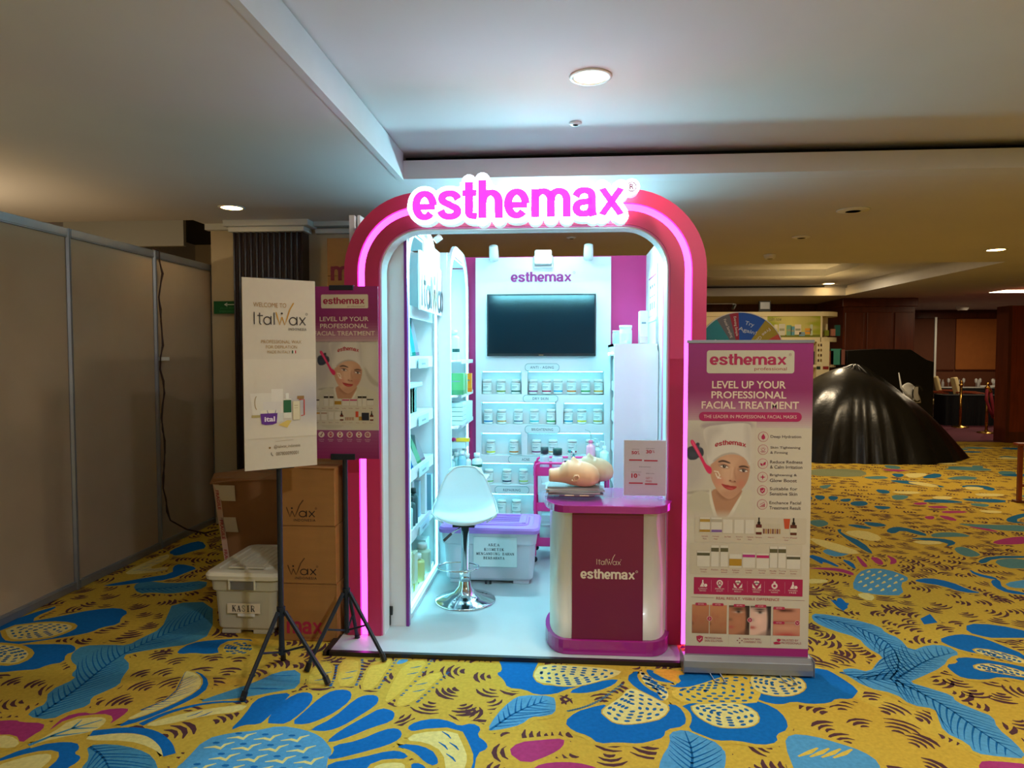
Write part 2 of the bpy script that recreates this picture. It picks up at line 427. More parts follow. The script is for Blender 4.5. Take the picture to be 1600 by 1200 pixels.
# small blocky serif capitals for typed notices
SERIF = {
 'A': [((0, 1), (.28, 1)), ((.14, 1), (.5, 0)), ((.5, 0), (.86, 1), 2), ((.68, 1), (1, 1)), ((.28, .66), (.72, .66))],
 'B': [((.0, 0), (.5, 0)), ((0, 1), (.5, 1)), ((.18, 0), (.18, 1), 2), ((.5, 0), (.8, .12), (.8, .36), (.5, .48), (.18, .48)), ((.5, .48), (.9, .62), (.9, .88), (.5, 1))],
 'D': [((0, 0), (.5, 0)), ((0, 1), (.5, 1)), ((.2, 0), (.2, 1), 2), ((.5, 0), (.9, .25), (.9, .75), (.5, 1))],
 'E': [((0, 0), (.85, 0), (.85, .2)), ((0, 1), (.9, 1), (.9, .8)), ((.18, 0), (.18, 1), 2), ((.18, .48), (.6, .48)), ((.6, .36), (.6, .6))],
 'G': [((.85, .25), (.6, 0), (.25, .08), (.08, .5), (.25, .92), (.6, 1), (.85, .85)), ((.85, .95), (.85, .58), 2), ((.62, .58), (1, .58))],
 'H': [((0, 0), (.35, 0)), ((0, 1), (.35, 1)), ((.65, 0), (1, 0)), ((.65, 1), (1, 1)), ((.18, 0), (.18, 1), 2), ((.82, 0), (.82, 1), 2), ((.18, .5), (.82, .5))],
 'I': [((.2, 0), (.8, 0)), ((.2, 1), (.8, 1)), ((.5, 0), (.5, 1), 2)],
 'K': [((0, 0), (.38, 0)), ((0, 1), (.38, 1)), ((.19, 0), (.19, 1), 2), ((.8, 0), (.22, .55)), ((.6, 0), (.98, 0)), ((.42, .38), (.86, 1), 2), ((.66, 1), (1, 1))],
 'M': [((0, 0), (.2, 0)), ((0, 1), (.28, 1)), ((.12, 0), (.12, 1)), ((.12, 0), (.48, .9), 2), ((.48, .9), (.84, 0)), ((.84, 0), (.84, 1), 2), ((.84, 0), (1, 0)), ((.68, 1), (1, 1))],
 'N': [((0, 0), (.2, 0)), ((0, 1), (.28, 1)), ((.14, 0), (.14, 1)), ((.14, 0), (.84, 1), 2), ((.84, 0), (.84, 1)), ((.68, 0), (1, 0))],
 'O': [((.5, 0), (.14, .2), (.08, .5), (.14, .8), (.5, 1), (.86, .8), (.92, .5), (.86, .2), (.5, 0))],
 'R': [((0, 0), (.5, 0)), ((0, 1), (.38, 1)), ((.18, 0), (.18, 1), 2), ((.5, 0), (.84, .14), (.84, .38), (.5, .52), (.18, .52)), ((.5, .52), (.88, 1), 2), ((.78, 1), (1, 1))],
 'S': [((.82, .28), (.78, .06), (.4, 0), (.12, .2), (.3, .42), (.7, .58), (.88, .8), (.6, 1), (.22, .96), (.12, .7))],
 'T': [((.05, .2), (.05, 0), (.95, 0), (.95, .2)), ((.5, 0), (.5, 1), 2), ((.3, 1), (.7, 1))],
 'U': [((0, 0), (.34, 0)), ((.68, 0), (1, 0)), ((.17, 0), (.17, .8), (.4, 1), (.65, .98), (.84, .8), (.84, 0))],
 'Y': [((0, 0), (.32, 0)), ((.68, 0), (1, 0)), ((.15, 0), (.5, .52), 2), ((.85, 0), (.5, .52)), ((.5, .52), (.5, 1), 2), ((.3, 1), (.7, 1))],
}
def serif(m, t, x0, y0, x1, y1, col, L=3, th=.10):
    n = len(t); cw = (x1-x0)/n; w = cw*.82
    for i, ch in enumerate(t):
        if ch == ' ': continue
        for q_, st in enumerate(SERIF[ch]):
            k = 1.0
            if isinstance(st[-1], int): k = 2.0; st = st[:-1]
            m.line([(x0+i*cw+p[0]*w, y0+(y1-y0)*p[1]) for p in st], (y1-y0)*th*k, col, L+.12*q_)
    return m
# ================================================================ THE SETTING
# ---- patterned carpet: flat woven print on the floor plane
YEL = (200, 166, 62); BLU = (16, 104, 176); LBL = (82, 150, 192); TEA = (70, 138, 172); CRE = (222, 206, 128); MAG = (166, 56, 112)
BRN = (84, 52, 58); LYL = (214, 182, 74); VEI = (24, 100, 158); DOT = (30, 96, 150)
class Rug(MB):
    def poly(s, pts, col, z):
        s.col = lin(col); pts = [Vector((p[0], p[1], 0)) for p in pts]
        tr = tessellate_polygon([pts])
        fs = []
        for t in tr:
            a, b, c = (pts[i] for i in t)
            fs.append(tuple(t) if (b-a).cross(c-a).z > 0 else tuple(reversed(t)))
        s.raw([(p.x, p.y, z) for p in pts], fs)
    def strip(s, pts, w, col, z, closed=False, taper=0):
        s.col = lin(col); n = len(pts); vs = []; q = [Vector(p) for p in pts]
        for i in range(n):
            a = q[i-1] if (i or closed) else q[i]; b = q[(i+1) % n] if (i < n-1 or closed) else q[i]
            t = (b-a).normalized() if (b-a).length > 1e-9 else Vector((1, 0)); nn = Vector((-t.y, t.x))
            k = w/2
            if taper == 1: k *= math.sin(PI*(i+.35)/(n-.3))
            if taper == 2: k *= (1-.75*i/(n-1))
            vs += [(q[i].x+nn.x*k, q[i].y+nn.y*k, z), (q[i].x-nn.x*k, q[i].y-nn.y*k, z)]
        s.raw(vs, [(2*i, 2*i+1, 2*((i+1) % n)+1, 2*((i+1) % n)) for i in range(n if closed else n-1)])
rug = Rug(); rug.use('carpet')
rug.rgb(YEL).raw([(-3.6, -3, 0), (15, -3, 0), (15, 13.2, 0), (-3.6, 13.2, 0)], [(0, 1, 2, 3)])
rug.rgb(YEL).raw([(-8, -3, 0), (-3.6, -3, 0), (-3.6, 9, 0), (-8, 9, 0)], [(0, 1, 2, 3)])
rug.raw([(-3.6, 13.2, 0), (5, 13.2, 0), (5, 18, 0), (-3.6, 18, 0)], [(0, 1, 2, 3)])
R = random.Random(3)
_fz = [0]
def fan(cx, cy, a, n, s0, z=.0003):
    _fz[0] += 1; z += (_fz[0] % 7)*.00004
    for i in range(n):
        r = s0*(.55+i*.62); sp = (1.0-.12*i)*R.uniform(.75, 1.1); st = a+R.uniform(-.12, .12)
        m = 5
        rug.strip([(cx+r*math.cos(st-sp+2*sp*k/(m-1)), cy+r*math.sin(st-sp+2*sp*k/(m-1))) for k in range(m)],
                  R.uniform(.016, .027), BRN, z, taper=1)
gx = -3.3
while gx < 8.5:
    gy = 1.9
    while gy < 12.8:
        st = .135 if gy < 7 else .19
        if gy < 3.9 or gx < -1.1 or gx > .6:
            if R.random() < .9: fan(gx+R.uniform(-.03, .03), gy+R.uniform(-.03, .03), 2.6*math.sin(gx*2.1+.8*math.sin(gy*3))+2.2*math.cos(gy*2.4)+R.uniform(-.35, .35), R.randint(3, 4), R.uniform(.045, .056))
        gy += st
    gx += .135
A = (0, 960, 4); B = (400, 1000, 4); C3 = (760, 1000, 4); D = (1120, 940, 3.3333); E5 = (1260, 720, 4.706); F6 = (0, 820, 4.4444); G = (0, 0, 1)
def W_(c, pts):
    return [tuple(map(float, on_floor(c[0]+x/c[2], c[1]+y/c[2]))) for x, y in pts]
_bz = [0]
def blob(c, pts, col, it=1, edge=.026, z=.0010, raw=False):
    _bz[0] += 1; z += _bz[0]*2.5e-6
    q = pts if raw else W_(c, pts); q = smooth(q, it)
    if edge: rug.strip(q, edge*2, YEL, z-.0002, closed=True)
    rug.poly(q, col, z); return q
def dots(q, z=.0016, col=DOT, sz=.013, step=.052):
    cx = sum(p[0] for p in q)/len(q); cy = sum(p[1] for p in q)/len(q)
    for k in (.82, .62, .42, .22):
        lp = [(cx+(p[0]-cx)*k, cy+(p[1]-cy)*k) for p in q]; acc = 0
        for i in range(len(lp)):
            a = Vector(lp[i]); b = Vector(lp[(i+1) % len(lp)]); d = (b-a).length; t = (b-a).normalized() if d > 0 else Vector((1, 0))
            while acc < d:
                p = a+t*acc; an = math.atan2(t.y, t.x)
                rug.poly([(p.x+sz*1.15*math.cos(u)*math.cos(an)-sz*.7*math.sin(u)*math.sin(an), p.y+sz*1.15*math.cos(u)*math.sin(an)+sz*.7*math.sin(u)*math.cos(an)) for u in [PI/3*j for j in range(6)]], col, z)
                acc += step
            acc -= d
def veins(q, rib, z=.0015, col=VEI, step=.036, w=.009, ang=.85, side=(1, -1)):
    r = smooth(rib, 1, False); rug.strip(r, w*1.5, col, z, taper=2); acc = 0
    for i in range(len(r)-1):
        a = Vector(r[i]); b = Vector(r[i+1]); d = (b-a).length; t = (b-a).normalized()
        while acc < d:
            p = a+t*acc
            for sd in side:
                an = math.atan2(t.y, t.x)+sd*ang; pt = [tuple(p)]; L = 0
                while L < .26:
                    L += .035; an -= sd*.05
                    nx = (pt[-1][0]+.035*math.cos(an), pt[-1][1]+.035*math.sin(an))
                    if not pip(nx, q): break
                    pt.append(nx)
                if len(pt) > 2: rug.strip(pt, w, col, z, taper=2)
            acc += step
        acc -= d
def ribs(q, col=VEI, step=.045, a=1.0, ln=.07, w=.008, z=.0015):
    """rows of short slanted strokes inside a shape"""
    xs = [p[0] for p in q]; ys = [p[1] for p in q]; y = min(ys)
    while y < max(ys):
        x = min(xs)
        while x < max(xs):
            p0 = (x, y); p1 = (x+ln*math.cos(a), y+ln*math.sin(a))
            if pip(p0, q) and pip(p1, q): rug.strip([p0, ((p0[0]+p1[0])/2+.006, (p0[1]+p1[1])/2), p1], w, col, z, taper=1)
            x += step
        y += ln*1.15
T = blob(F6, [(110,690),(400,640),(640,590),(830,575),(895,610),(840,645),(830,690),(700,715),(640,745),(520,770),(330,800),(60,840),(-60,830),(-60,720),(60,700)], BLU)
dots(blob(F6, [(30,715),(330,680),(480,690),(510,715),(440,750),(330,785),(120,800),(60,790)], CRE, z=.0014), z=.0018)
blob(A, [(-60,215),(100,190),(430,185),(475,205),(465,235),(410,250),(400,300),(300,315),(230,345),(130,350),(0,365),(-60,360)], BLU)
dots(blob(A, [(-60,185),(0,190),(110,200),(185,240),(160,280),(90,310),(0,305),(-60,300)], CRE, z=.0014), z=.0018)
q = blob(A, [(165,640),(210,590),(290,560),(300,480),(480,400),(440,380),(490,330),(440,290),(450,240),(520,195),(680,190),(800,195),(880,150),(1010,90),(1050,0),(1080,-70),(1330,-80),(1330,120),(1180,190),(1050,205),(860,235),(760,260),(820,320),(760,400),(750,440),(640,490),(570,520),(560,570),(420,610),(320,660)], TEA)
veins(q, W_(A, [(230,640),(480,470),(650,330),(800,230),(1000,140),(1280,20)]))
q = blob(F6, [(920,420),(1010,390),(1200,410),(1440,385),(1430,440),(1300,465),(1180,480),(1060,470),(960,480)], TEA); veins(q, W_(F6, [(940,450),(1200,440),(1420,410)]))
blob(F6, [(690,425),(1000,370),(1200,340),(1200,290),(1250,270),(1380,300),(1300,330),(1180,380),(1000,400),(800,425)], BLU)
blob(F6, [(1180,180),(1300,130),(1400,110),(1440,160),(1350,180),(1240,215),(1180,210)], BLU)
ribs(blob(F6, [(860,330),(1100,220),(1180,200),(1170,240),(1010,310),(1180,290),(1150,320),(900,350)], CRE, z=.0012))
blob(F6, [(0,760),(0,690),(380,565),(390,580),(240,640),(230,680),(60,730)], BLU)
blob(A, [(-60,670),(100,660),(130,675),(280,680),(270,720),(200,760),(130,810),(100,750),(-60,755)], MAG)
ribs(blob(A, [(-60,765),(60,755),(130,800),(80,840),(-60,830)], CRE), a=.6)
blob(A, [(310,720),(400,640),(520,610),(580,625),(650,595),(800,585),(800,610),(700,680),(610,725),(500,760),(250,800)], MAG)
q = blob(A, [(160,830),(330,740),(440,660),(620,640),(670,655),(640,700),(560,740),(330,780)], CRE, z=.0014); veins(q, W_(A, [(180,820),(400,730),(640,660)]), z=.0018, step=.08, w=.014, col=TEA)
q = blob(A, [(820,650),(900,600),(1100,520),(1180,360),(1250,360),(1310,420),(1280,490),(1100,580),(880,670),(720,710)], BLU)
q = blob(A, [(780,660),(900,600),(1080,520),(1140,440),(1150,350),(1230,370),(1265,420),(1230,480),(1060,570),(850,650)], CRE, z=.0014, edge=.008); veins(q, W_(A, [(880,600),(1080,520),(1160,360)]), z=.0018, side=(-1,), w=.006, step=.03)
rug.strip(smooth(W_(A, [(880,690),(1050,610),(1300,550),(1540,545)]), 2, False), .035, BLU, .0012, taper=2)
q = blob(A, [(890,695),(1060,640),(1300,590),(1560,560),(1500,610),(1300,630),(1000,700)], CRE, z=.0011, edge=.01); ribs(q, a=.9)
rug.strip(smooth(W_(A, [(570,745),(800,720),(950,740),(1040,810),(1060,880)]), 2, False), .045, BLU, .0014)
q = blob(A, [(560,755),(800,740),(960,770),(1030,850),(1040,900),(940,830),(800,790),(530,790)], CRE, z=.0012); ribs(q, a=1.2)
blob(A, [(0,900),(150,840),(340,800),(480,800),(500,840),(460,870),(510,890),(480,930),(420,960),(400,1000),(250,1000),(330,900),(330,870),(200,870),(-40,930)], BLU)
q = blob(A, [(-40,950),(200,880),(320,870),(320,910),(260,960),(200,1010),(-40,1010)], CRE, z=.0012); ribs(q, a=.5, w=.014, ln=.1)
q = blob(A, [(540,820),(700,810),(860,840),(960,890),(1000,1000),(480,1010),(510,960),(560,900)], TEA); veins(q, W_(A, [(560,830),(640,880),(700,1000)]), step=.03)
blob(A, [(1100,235),(1190,180),(1330,160),(1560,150),(1590,180),(1450,165),(1380,200),(1400,235),(1300,250),(1200,240),(1130,250)], BLU)
dots(blob(A, [(1390,200),(1450,170),(1560,175),(1590,210),(1560,245),(1470,255),(1400,240)], LYL, z=.0013), z=.0017)
q = blob(G, [(305,1098),(345,1084),(400,1066),(432,1050),(470,1046),(468,1075),(437,1080),(400,1087),(350,1094)], TEA); ribs(q, a=.1, ln=.12)
q = blob(G, [(262,1225),(275,1200),(288,1190),(320,1155),(362,1145),(400,1142),(437,1134),(475,1140),(500,1150),(512,1163),(520,1175),(510,1188),(512,1225)], LBL, edge=.03)
xs = [p[0] for p in q]; ys = [p[1] for p in q]; y = min(ys); r_ = 0
while y < max(ys):
    x = min(xs)+(r_ % 2)*.055
    while x < max(xs):
        if pip((x, y), q) and pip((x+.07, y+.05), q) and pip((x-.02, y), q):
            rug.strip([(x-.02, y), (x+.02, y+.012), (x+.05, y+.002), (x+.055, y+.03), (x+.085, y+.05)], .02, CRE, .0016, taper=1)
            rug.poly(ring(x+.012, y+.04, .016, .009, 6), VEI, .0015)
        x += .115
    y += .075; r_ += 1
for c, p in ((G, [(357,1143),(382,1118),(398,1094),(420,1086),(457,1082),(442,1098),(415,1125),(405,1132),(380,1133)]),
    (B, [(60,520),(130,410),(240,340),(310,325),(355,340),(350,390),(280,460),(190,525),(120,525)]),
    (B, [(215,525),(310,440),(400,360),(480,315),(560,310),(600,330),(590,380),(500,450),(400,500),(310,530)]),
    (B, [(335,560),(480,490),(620,370),(680,345),(750,345),(770,370),(750,410),(640,480),(540,540),(450,570),(380,570)]),
    (B, [(435,640),(520,570),(680,480),(780,425),(850,440),(870,465),(850,510),(720,550),(600,600),(500,635)]),
    (B, [(440,745),(490,700),(480,660),(640,630),(800,560),(880,550),(915,580),(900,620),(820,660),(640,710),(500,745)]),
    (B, [(440,830),(450,770),(640,740),(840,690),(920,700),(960,740),(820,750),(740,770),(690,830)]),
    (B, [(870,670),(960,645),(1060,660),(1140,700),(1160,740),(1120,790),(1060,770),(1000,710),(940,680)]),
    (B, [(940,550),(1000,510),(1120,490),(1220,510),(1270,540),(1350,520),(1410,550),(1380,600),(1440,640),(1450,680),(1380,710),(1360,840),(1300,840),(1340,690),(1290,650),(1300,590),(1260,560),(1100,555),(980,575)]),
    (B, [(950,790),(1000,765),(1060,790),(1080,850),(920,850)])):
    blob(c, p, BLU)
q = blob(B, [(930,630),(1000,580),(1250,565),(1295,660),(1325,740),(1290,840),(1190,840),(1170,700),(1060,640)], CRE, z=.0012); ribs(q, a=2.3, w=.010)
q = blob(B, [(700,840),(760,775),(900,765),(940,790),(900,840)], CRE, z=.0012); ribs(q, a=.9)
for p in ([(320,300),(340,200),(420,130),(480,160),(470,230),(440,290)], [(505,290),(530,130),(640,120),(640,200),(600,285)], [(650,315),(715,150),(790,125),(855,120),(800,210),(740,305)], [(800,400),(830,310),(930,140),(1080,120),(1000,230),(880,350)], [(870,425),(900,350),(1060,220),(1180,200),(1080,300),(980,390)]):
    q = blob(B, p, LYL, z=.0009, edge=.012); ribs(q, a=.5, ln=.06, step=.05, w=.011, col=(70, 118, 140), z=.0013)
    e = smooth(W_(B, [p[-1], p[-2], p[-3]]), 2, False)
    for k in range(0, len(e)-1): rug.poly(ring((e[k][0]+e[k+1][0])/2+.02, (e[k][1]+e[k+1][1])/2, .009, .006, 6), DOT, .0014)
blob(B, [(870,155),(900,120),(960,122),(930,145)], LBL)
blob(C3, [(60,210),(100,195),(90,150),(60,110),(340,110),(290,210),(320,280),(480,290),(580,290),(500,310),(430,340),(310,345),(240,310),(130,300),(110,250)], BLU)
dots(blob(C3, [(290,215),(340,150),(600,165),(850,190),(820,225),(700,260),(580,290),(450,290),(400,275),(320,265)], CRE, z=.0014, edge=.006), z=.0018)
blob(C3, [(500,330),(640,270),(830,240),(800,280),(700,320),(600,335)], BLU)
for k in range(22): t = k/21; dx, dy = W_(C3, [(515+330*t, 445-165*t-30*math.sin(t*PI)*-1)])[0]; rug.poly(ring(dx, dy, .011, .007, 6), (70, 110, 130), .0014)
blob(C3, [(870,235),(950,185),(940,240),(1000,300),(1100,350),(1110,390),(1020,345),(930,300)], BLU)
dots(blob(C3, [(950,190),(1000,215),(1060,265),(1130,310),(1140,360),(1110,385),(1060,310),(990,280)], CRE, z=.0014, edge=.006), z=.0018)
blob(C3, [(1160,185),(1480,195),(1450,260),(1300,290),(1200,300),(1130,285),(1210,270),(1180,220),(1250,200)], BLU)
blob(C3, [(990,185),(1040,190),(1130,240),(1190,270),(1100,265),(1030,240)], BLU, z=.0012)
blob(C3, [(1020,185),(1200,190),(1240,210),(1180,220),(1210,270),(1150,255)], (224, 164, 62), z=.0014, edge=.01)
blob(C3, [(485,515),(560,450),(660,420),(760,400),(720,450),(760,500),(860,530),(1000,515),(1100,490),(1150,430),(1130,400),(1200,410),(1250,480),(1240,540),(1120,560),(1110,610),(1040,630),(960,650),(820,640),(700,650),(640,600),(540,570)], BLU)
dots(blob(C3, [(890,300),(960,320),(1060,370),(1150,420),(1100,490),(1000,515),(880,530),(800,520),(760,490),(715,450),(760,410),(840,360)], CRE, z=.0014, edge=.006), z=.0018)
dots(blob(C3, [(1160,310),(1300,290),(1500,220),(1700,215),(1720,390),(1600,400),(1250,400),(1160,350)], LYL, z=.0011, edge=.01), z=.0015)
blob(G, [(1062,1101),(1120,1096),(1166,1090),(1210,1105),(1228,1122),(1232,1140),(1212,1148),(1216,1160),(1190,1165),(1150,1157),(1120,1158),(1100,1150),(1075,1140),(1082,1125),(1078,1112)], BLU)
dots(blob(G, [(1080,1102),(1120,1099),(1150,1098),(1180,1110),(1187,1126),(1174,1136),(1144,1138),(1120,1136),(1096,1124),(1083,1112)], CRE, z=.0014, edge=.006), z=.0018)
q = blob(C3, [(0,570),(60,470),(150,380),(220,345),(420,350),(435,400),(430,460),(350,480),(280,480),(220,530),(100,560)], LBL); veins(q, W_(C3, [(20,565),(200,440),(380,380)]))
q = blob(C3, [(1140,580),(1240,560),(1330,600),(1460,650),(1500,740),(1470,850),(1070,850),(1090,740),(1150,650)], LBL); veins(q, W_(C3, [(1280,840),(1290,700),(1240,570)]))
blob(C3, [(130,700),(200,640),(350,625),(490,615),(480,670),(400,720),(240,780)], MAG)
blob(C3, [(270,850),(300,790),(400,765),(560,765),(700,800),(760,850)], MAG)
blob(D, [(165,480),(190,470),(300,495),(400,490),(465,450),(440,400),(340,370),(420,345),(560,350),(620,380),(740,460),(720,490),(700,510),(620,505),(590,530),(480,535),(400,520),(330,540),(230,520)], BLU)
dots(blob(D, [(170,400),(200,375),(330,370),(430,395),(468,440),(440,475),(370,495),(270,490),(190,460)], CRE, z=.0014, edge=.006), z=.0018)
q = blob(D, [(490,75),(520,60),(700,90),(850,130),(880,165),(950,190),(1010,260),(1100,225),(1200,230),(1270,275),(1210,290),(1180,340),(1050,400),(1000,420),(1100,450),(1230,490),(1240,520),(1360,570),(1440,600),(1460,660),(1560,740),(1620,820),(1480,810),(1340,790),(1310,740),(1180,680),(1150,600),(1140,560),(1010,540),(930,480),(780,450),(640,360),(700,345),(800,370),(840,310),(870,290),(780,240),(740,190),(600,150),(510,110)], LBL)
for rb in ([(510,80),(700,120),(880,200),(950,290),(940,370),(900,405)], [(640,370),(780,410),(930,405)], [(940,400),(1100,300),(1240,265)], [(930,410),(1050,470),(1200,550),(1350,660),(1500,760),(1590,815)]): veins(q, W_(D, rb), step=.04)
blob(D, [(1150,200),(1220,175),(1300,170),(1400,195),(1500,235),(1600,275),(1640,330),(1480,290),(1340,270),(1230,240)], BLU)
dots(blob(D, [(1330,245),(1440,255),(1600,300),(1600,330),(1480,300),(1370,275)], CRE, z=.0014, edge=.01), z=.0018)
blob(D, [(1190,330),(1260,320),(1240,295),(1320,290),(1500,320),(1640,350),(1640,420),(1480,390),(1400,410),(1280,400),(1230,370)], BLU)
dots(blob(D, [(1340,330),(1440,325),(1600,365),(1640,400),(1450,370),(1350,355)], CRE, z=.0014, edge=.008), z=.0018)
blob(D, [(1300,115),(1450,120),(1640,160),(1640,190),(1470,190),(1420,190),(1300,160)], BLU)
blob(D, [(590,-10),(690,10),(660,50),(630,30)], BLU, 0); blob(D, [(1060,90),(1110,65),(1150,110),(1080,120)], BLU, 0)
q = blob(D, [(350,740),(380,690),(500,700),(640,740),(760,780),(850,840),(850,920),(420,920)], LBL); ribs(q, col=LYL, a=.6, ln=.12, w=.022)
blob(D, [(1360,835),(1440,830),(1640,850),(1640,920),(1380,920)], MAG); blob(D, [(-30,745),(40,770),(50,820),(30,920),(-30,920)], LBL)
q = blob(E5, [(330,930),(380,820),(470,790),(600,800),(740,850),(750,880),(690,900),(720,990),(560,990),(400,970)], LBL); ribs(q, col=CRE, a=.9, ln=.07, step=.08, w=.02)
BL2 = (30, 100, 140); TE2 = (84, 130, 132)
for p, c in (([(190,1020),(225,1035),(225,1010),(260,1010),(315,1075),(270,1105),(230,1060)], BLU), ([(780,880),(900,860),(1060,890),(1200,950),(1300,975),(1150,970),(1000,920),(860,900)], BLU),
    ([(110,660),(200,640),(330,660),(340,680),(230,710),(150,690)], LBL), ([(365,700),(385,705),(460,780),(420,785),(385,740)], MAG), ([(460,705),(540,715),(575,765),(520,765)], MAG), ([(580,690),(660,720),(665,755),(610,765),(625,730)], MAG),
    ([(1080,640),(1160,630),(1270,680),(1280,700),(1190,710),(1110,680)], TE2), ([(580,520),(620,490),(700,485),(870,530),(890,555),(820,545),(700,510),(640,540)], BL2), ([(910,540),(1000,525),(1130,530),(1230,560),(1050,560),(930,565)], TE2),
    ([(740,570),(900,565),(1060,580),(1110,610),(1020,635),(1050,605),(880,588)], BL2), ([(215,510),(260,500),(250,530),(420,600),(500,690),(440,670),(300,580)], BL2), ([(0,700),(60,690),(240,770),(230,785),(120,740),(120,765),(60,730)], BLU), ([(250,720),(340,745),(370,800),(340,790)], BLU),
    ([(0,790),(120,785),(240,790),(345,820),(350,850),(250,815),(100,800)], MAG), ([(1160,480),(1300,490),(1430,525),(1350,520)], MAG), ([(1350,600),(1480,565),(1620,555),(1640,610),(1430,620)], MAG),
    ([(770,310),(880,305),(890,320),(820,328)], MAG), ([(870,335),(1000,330),(1060,345),(950,352)], MAG), ([(985,370),(1150,368),(1200,382),(1010,388)], MAG), ([(860,410),(940,405),(940,430),(890,432)], MAG), ([(960,400),(1060,410),(1120,442),(1040,440)], MAG),
    ([(500,210),(600,215),(620,240),(540,242)], BL2), ([(610,140),(800,150),(980,180),(1030,198),(880,188),(640,158)], BL2), ([(1140,180),(1300,180),(1400,207),(1360,225),(1280,200),(1150,200)], BL2),
    ([(850,290),(960,280),(1150,300),(1140,312),(880,308)], BL2), ([(1200,310),(1350,320),(1330,342),(1220,332)], TE2), ([(1120,275),(1470,285),(1460,312),(1200,300)], BL2), ([(0,252),(40,262),(45,287),(0,287)], BL2), ([(55,252),(140,258),(130,287),(75,287)], BL2),
    ([(160,258),(240,262),(220,292),(165,287)], BL2), ([(240,285),(330,275),(320,302),(260,302)], BL2), ([(330,300),(430,295),(460,320),(400,338),(320,325)], BL2), ([(20,440),(120,432),(175,465),(100,492),(30,468)], TE2), ([(400,445),(560,460),(600,482),(480,487)], BL2),
    ([(280,468),(400,470),(500,500),(400,500)], BL2), ([(1460,430),(1530,400),(1640,380),(1640,400),(1520,440),(1640,465),(1490,455)], BL2), ([(1080,460),(1300,470),(1640,475),(1640,525),(1430,512),(1250,490)], TE2), ([(1370,735),(1500,715),(1640,735),(1640,795),(1450,790)], TE2),
    ([(1250,740),(1350,700),(1640,700),(1640,715),(1380,718),(1300,762)], BL2), ([(1450,900),(1640,870),(1640,940),(1500,935)], LBL), ([(1190,795),(1260,830),(1400,860),(1400,880),(1230,840)], BLU), ([(1350,880),(1420,870),(1440,940),(1600,970),(1640,990),(1480,975),(1380,930)], BLU),
    ([(560,30),(680,38),(700,62),(600,58)], TE2), ([(1210,33),(1300,38),(1300,55),(1230,55)], TE2), ([(80,190),(160,175),(190,178),(140,212)], TE2), ([(1400,75),(1540,78),(1540,110),(1430,108)], TE2), ([(620,92),(730,98),(700,122),(650,120)], BL2), ([(920,92),(1000,98),(980,128),(830,130)], BL2),
    ([(1130,110),(1270,122),(1230,142),(1000,135)], TE2), ([(400,120),(560,110),(620,130),(480,138)], TE2), ([(0,60),(380,60),(460,95),(380,122),(0,110)], (128, 134, 98)), ([(620,250),(760,255),(730,285),(640,290)], TE2), ([(480,330),(600,335),(630,350),(540,362)], BL2)):
    blob(E5, p, c, 1, .02)
for p in ([(720,155),(860,158),(990,190),(900,195)], [(1160,190),(1290,195),(1300,215),(1180,215)], [(600,225),(800,225),(860,240),(720,248)], [(1230,238),(1460,245),(1440,262),(1260,262)], [(920,262),(1080,262),(1060,285),(940,282)], [(1260,362),(1440,370),(1430,388),(1300,382)],
    [(270,520),(420,510),(560,560),(520,600),(340,560)], [(760,590),(960,590),(1020,610),(860,620)], [(700,95),(860,90),(900,102),(780,135)], [(0,560),(200,600),(420,680),(300,690),(100,630)], [(0,868),(160,875),(150,900),(0,905)], [(360,985),(440,970),(510,1000),(470,1040)]):
    q = blob(E5, p, CRE, 1, .012, z=.0014); ribs(q, a=1.1, ln=.06, step=.08)
# the pattern runs on beyond the part seen closest
for i in range(70):
    x = R.uniform(4.2, 10.5); y = R.uniform(5, 12.9)
    if x > 8 or i > 40: y = R.uniform(9.5, 12.9)
    a = R.uniform(0, 2*PI); rr = R.uniform(.12, .3)
    pts = [(x+rr*R.uniform(.5, 1.2)*math.cos(a+PI/4*k)*1.3, y+rr*R.uniform(.35, 1)*math.sin(a+PI/4*k)) for k in range(8)]
    px = (x/y*F_PX+880, 554+1.6*F_PX/y)
    if px[0] < 1600 and px[1] > 740: continue
    blob(None, pts, R.choice([BL2, TE2, TE2, CRE, MAG, BL2]), 1, .02, raw=True)
rug.build('floor', kind='structure')
m = mb('purple_carpet'); m.box(5.0, 13.2, -.02, 15, 20, .004); m.build('trim_1', kind='structure', label='plum coloured carpet beyond the yellow patterned one')

# ---- ceilings
m = mb('ceiling')
m.box(-8, -3, 2.80, -1.11, 6.0, 3.2); m.box(-3.3, 6.0, 2.80, -1.11, 9.5, 3.2); m.box(-8, 6.0, 2.8, -5.2, 9.5, 3.2)
m.box(-1.11, 4.90, 2.80, 1.2, 14.6, 3.2); m.box(1.2, 4.90, 2.80, 15, 9.46, 3.2); m.box(5.75, 9.46, 2.8, 15, 14.6, 3.2); m.box(-1.11, 14.6, 2.8, 15, 20, 3.2)
m.box(-1.11, -3, 2.985, 15, 4.90, 3.2)
m.box(1.2, 9.46, 3.02, 1.7, 14.6, 3.3); m.box(4.75, 9.46, 3.02, 5.75, 14.6, 3.3); m.box(1.7, 9.46, 3.02, 4.75, 10.4, 3.3); m.box(1.7, 12.95, 3.02, 4.75, 14.6, 3.3); m.box(1.7, 10.4, 3.14, 4.75, 12.95, 3.3)
m.build('ceiling', kind='structure')
m = mb('fascia'); m.box(-1.11, 4.72, 2.80, 15, 4.76, 2.925); m.box(-1.11, 4.76, 2.80, 15, 4.90, 2.81); m.build('trim_2', kind='structure', label='pale lip along the raised ceiling')
m = mb('fascia'); m.box(-1.135, -3, 2.795, -1.095, 4.72, 2.975); m.build('trim_3', kind='structure', label='pale edge of the lower ceiling on the left')
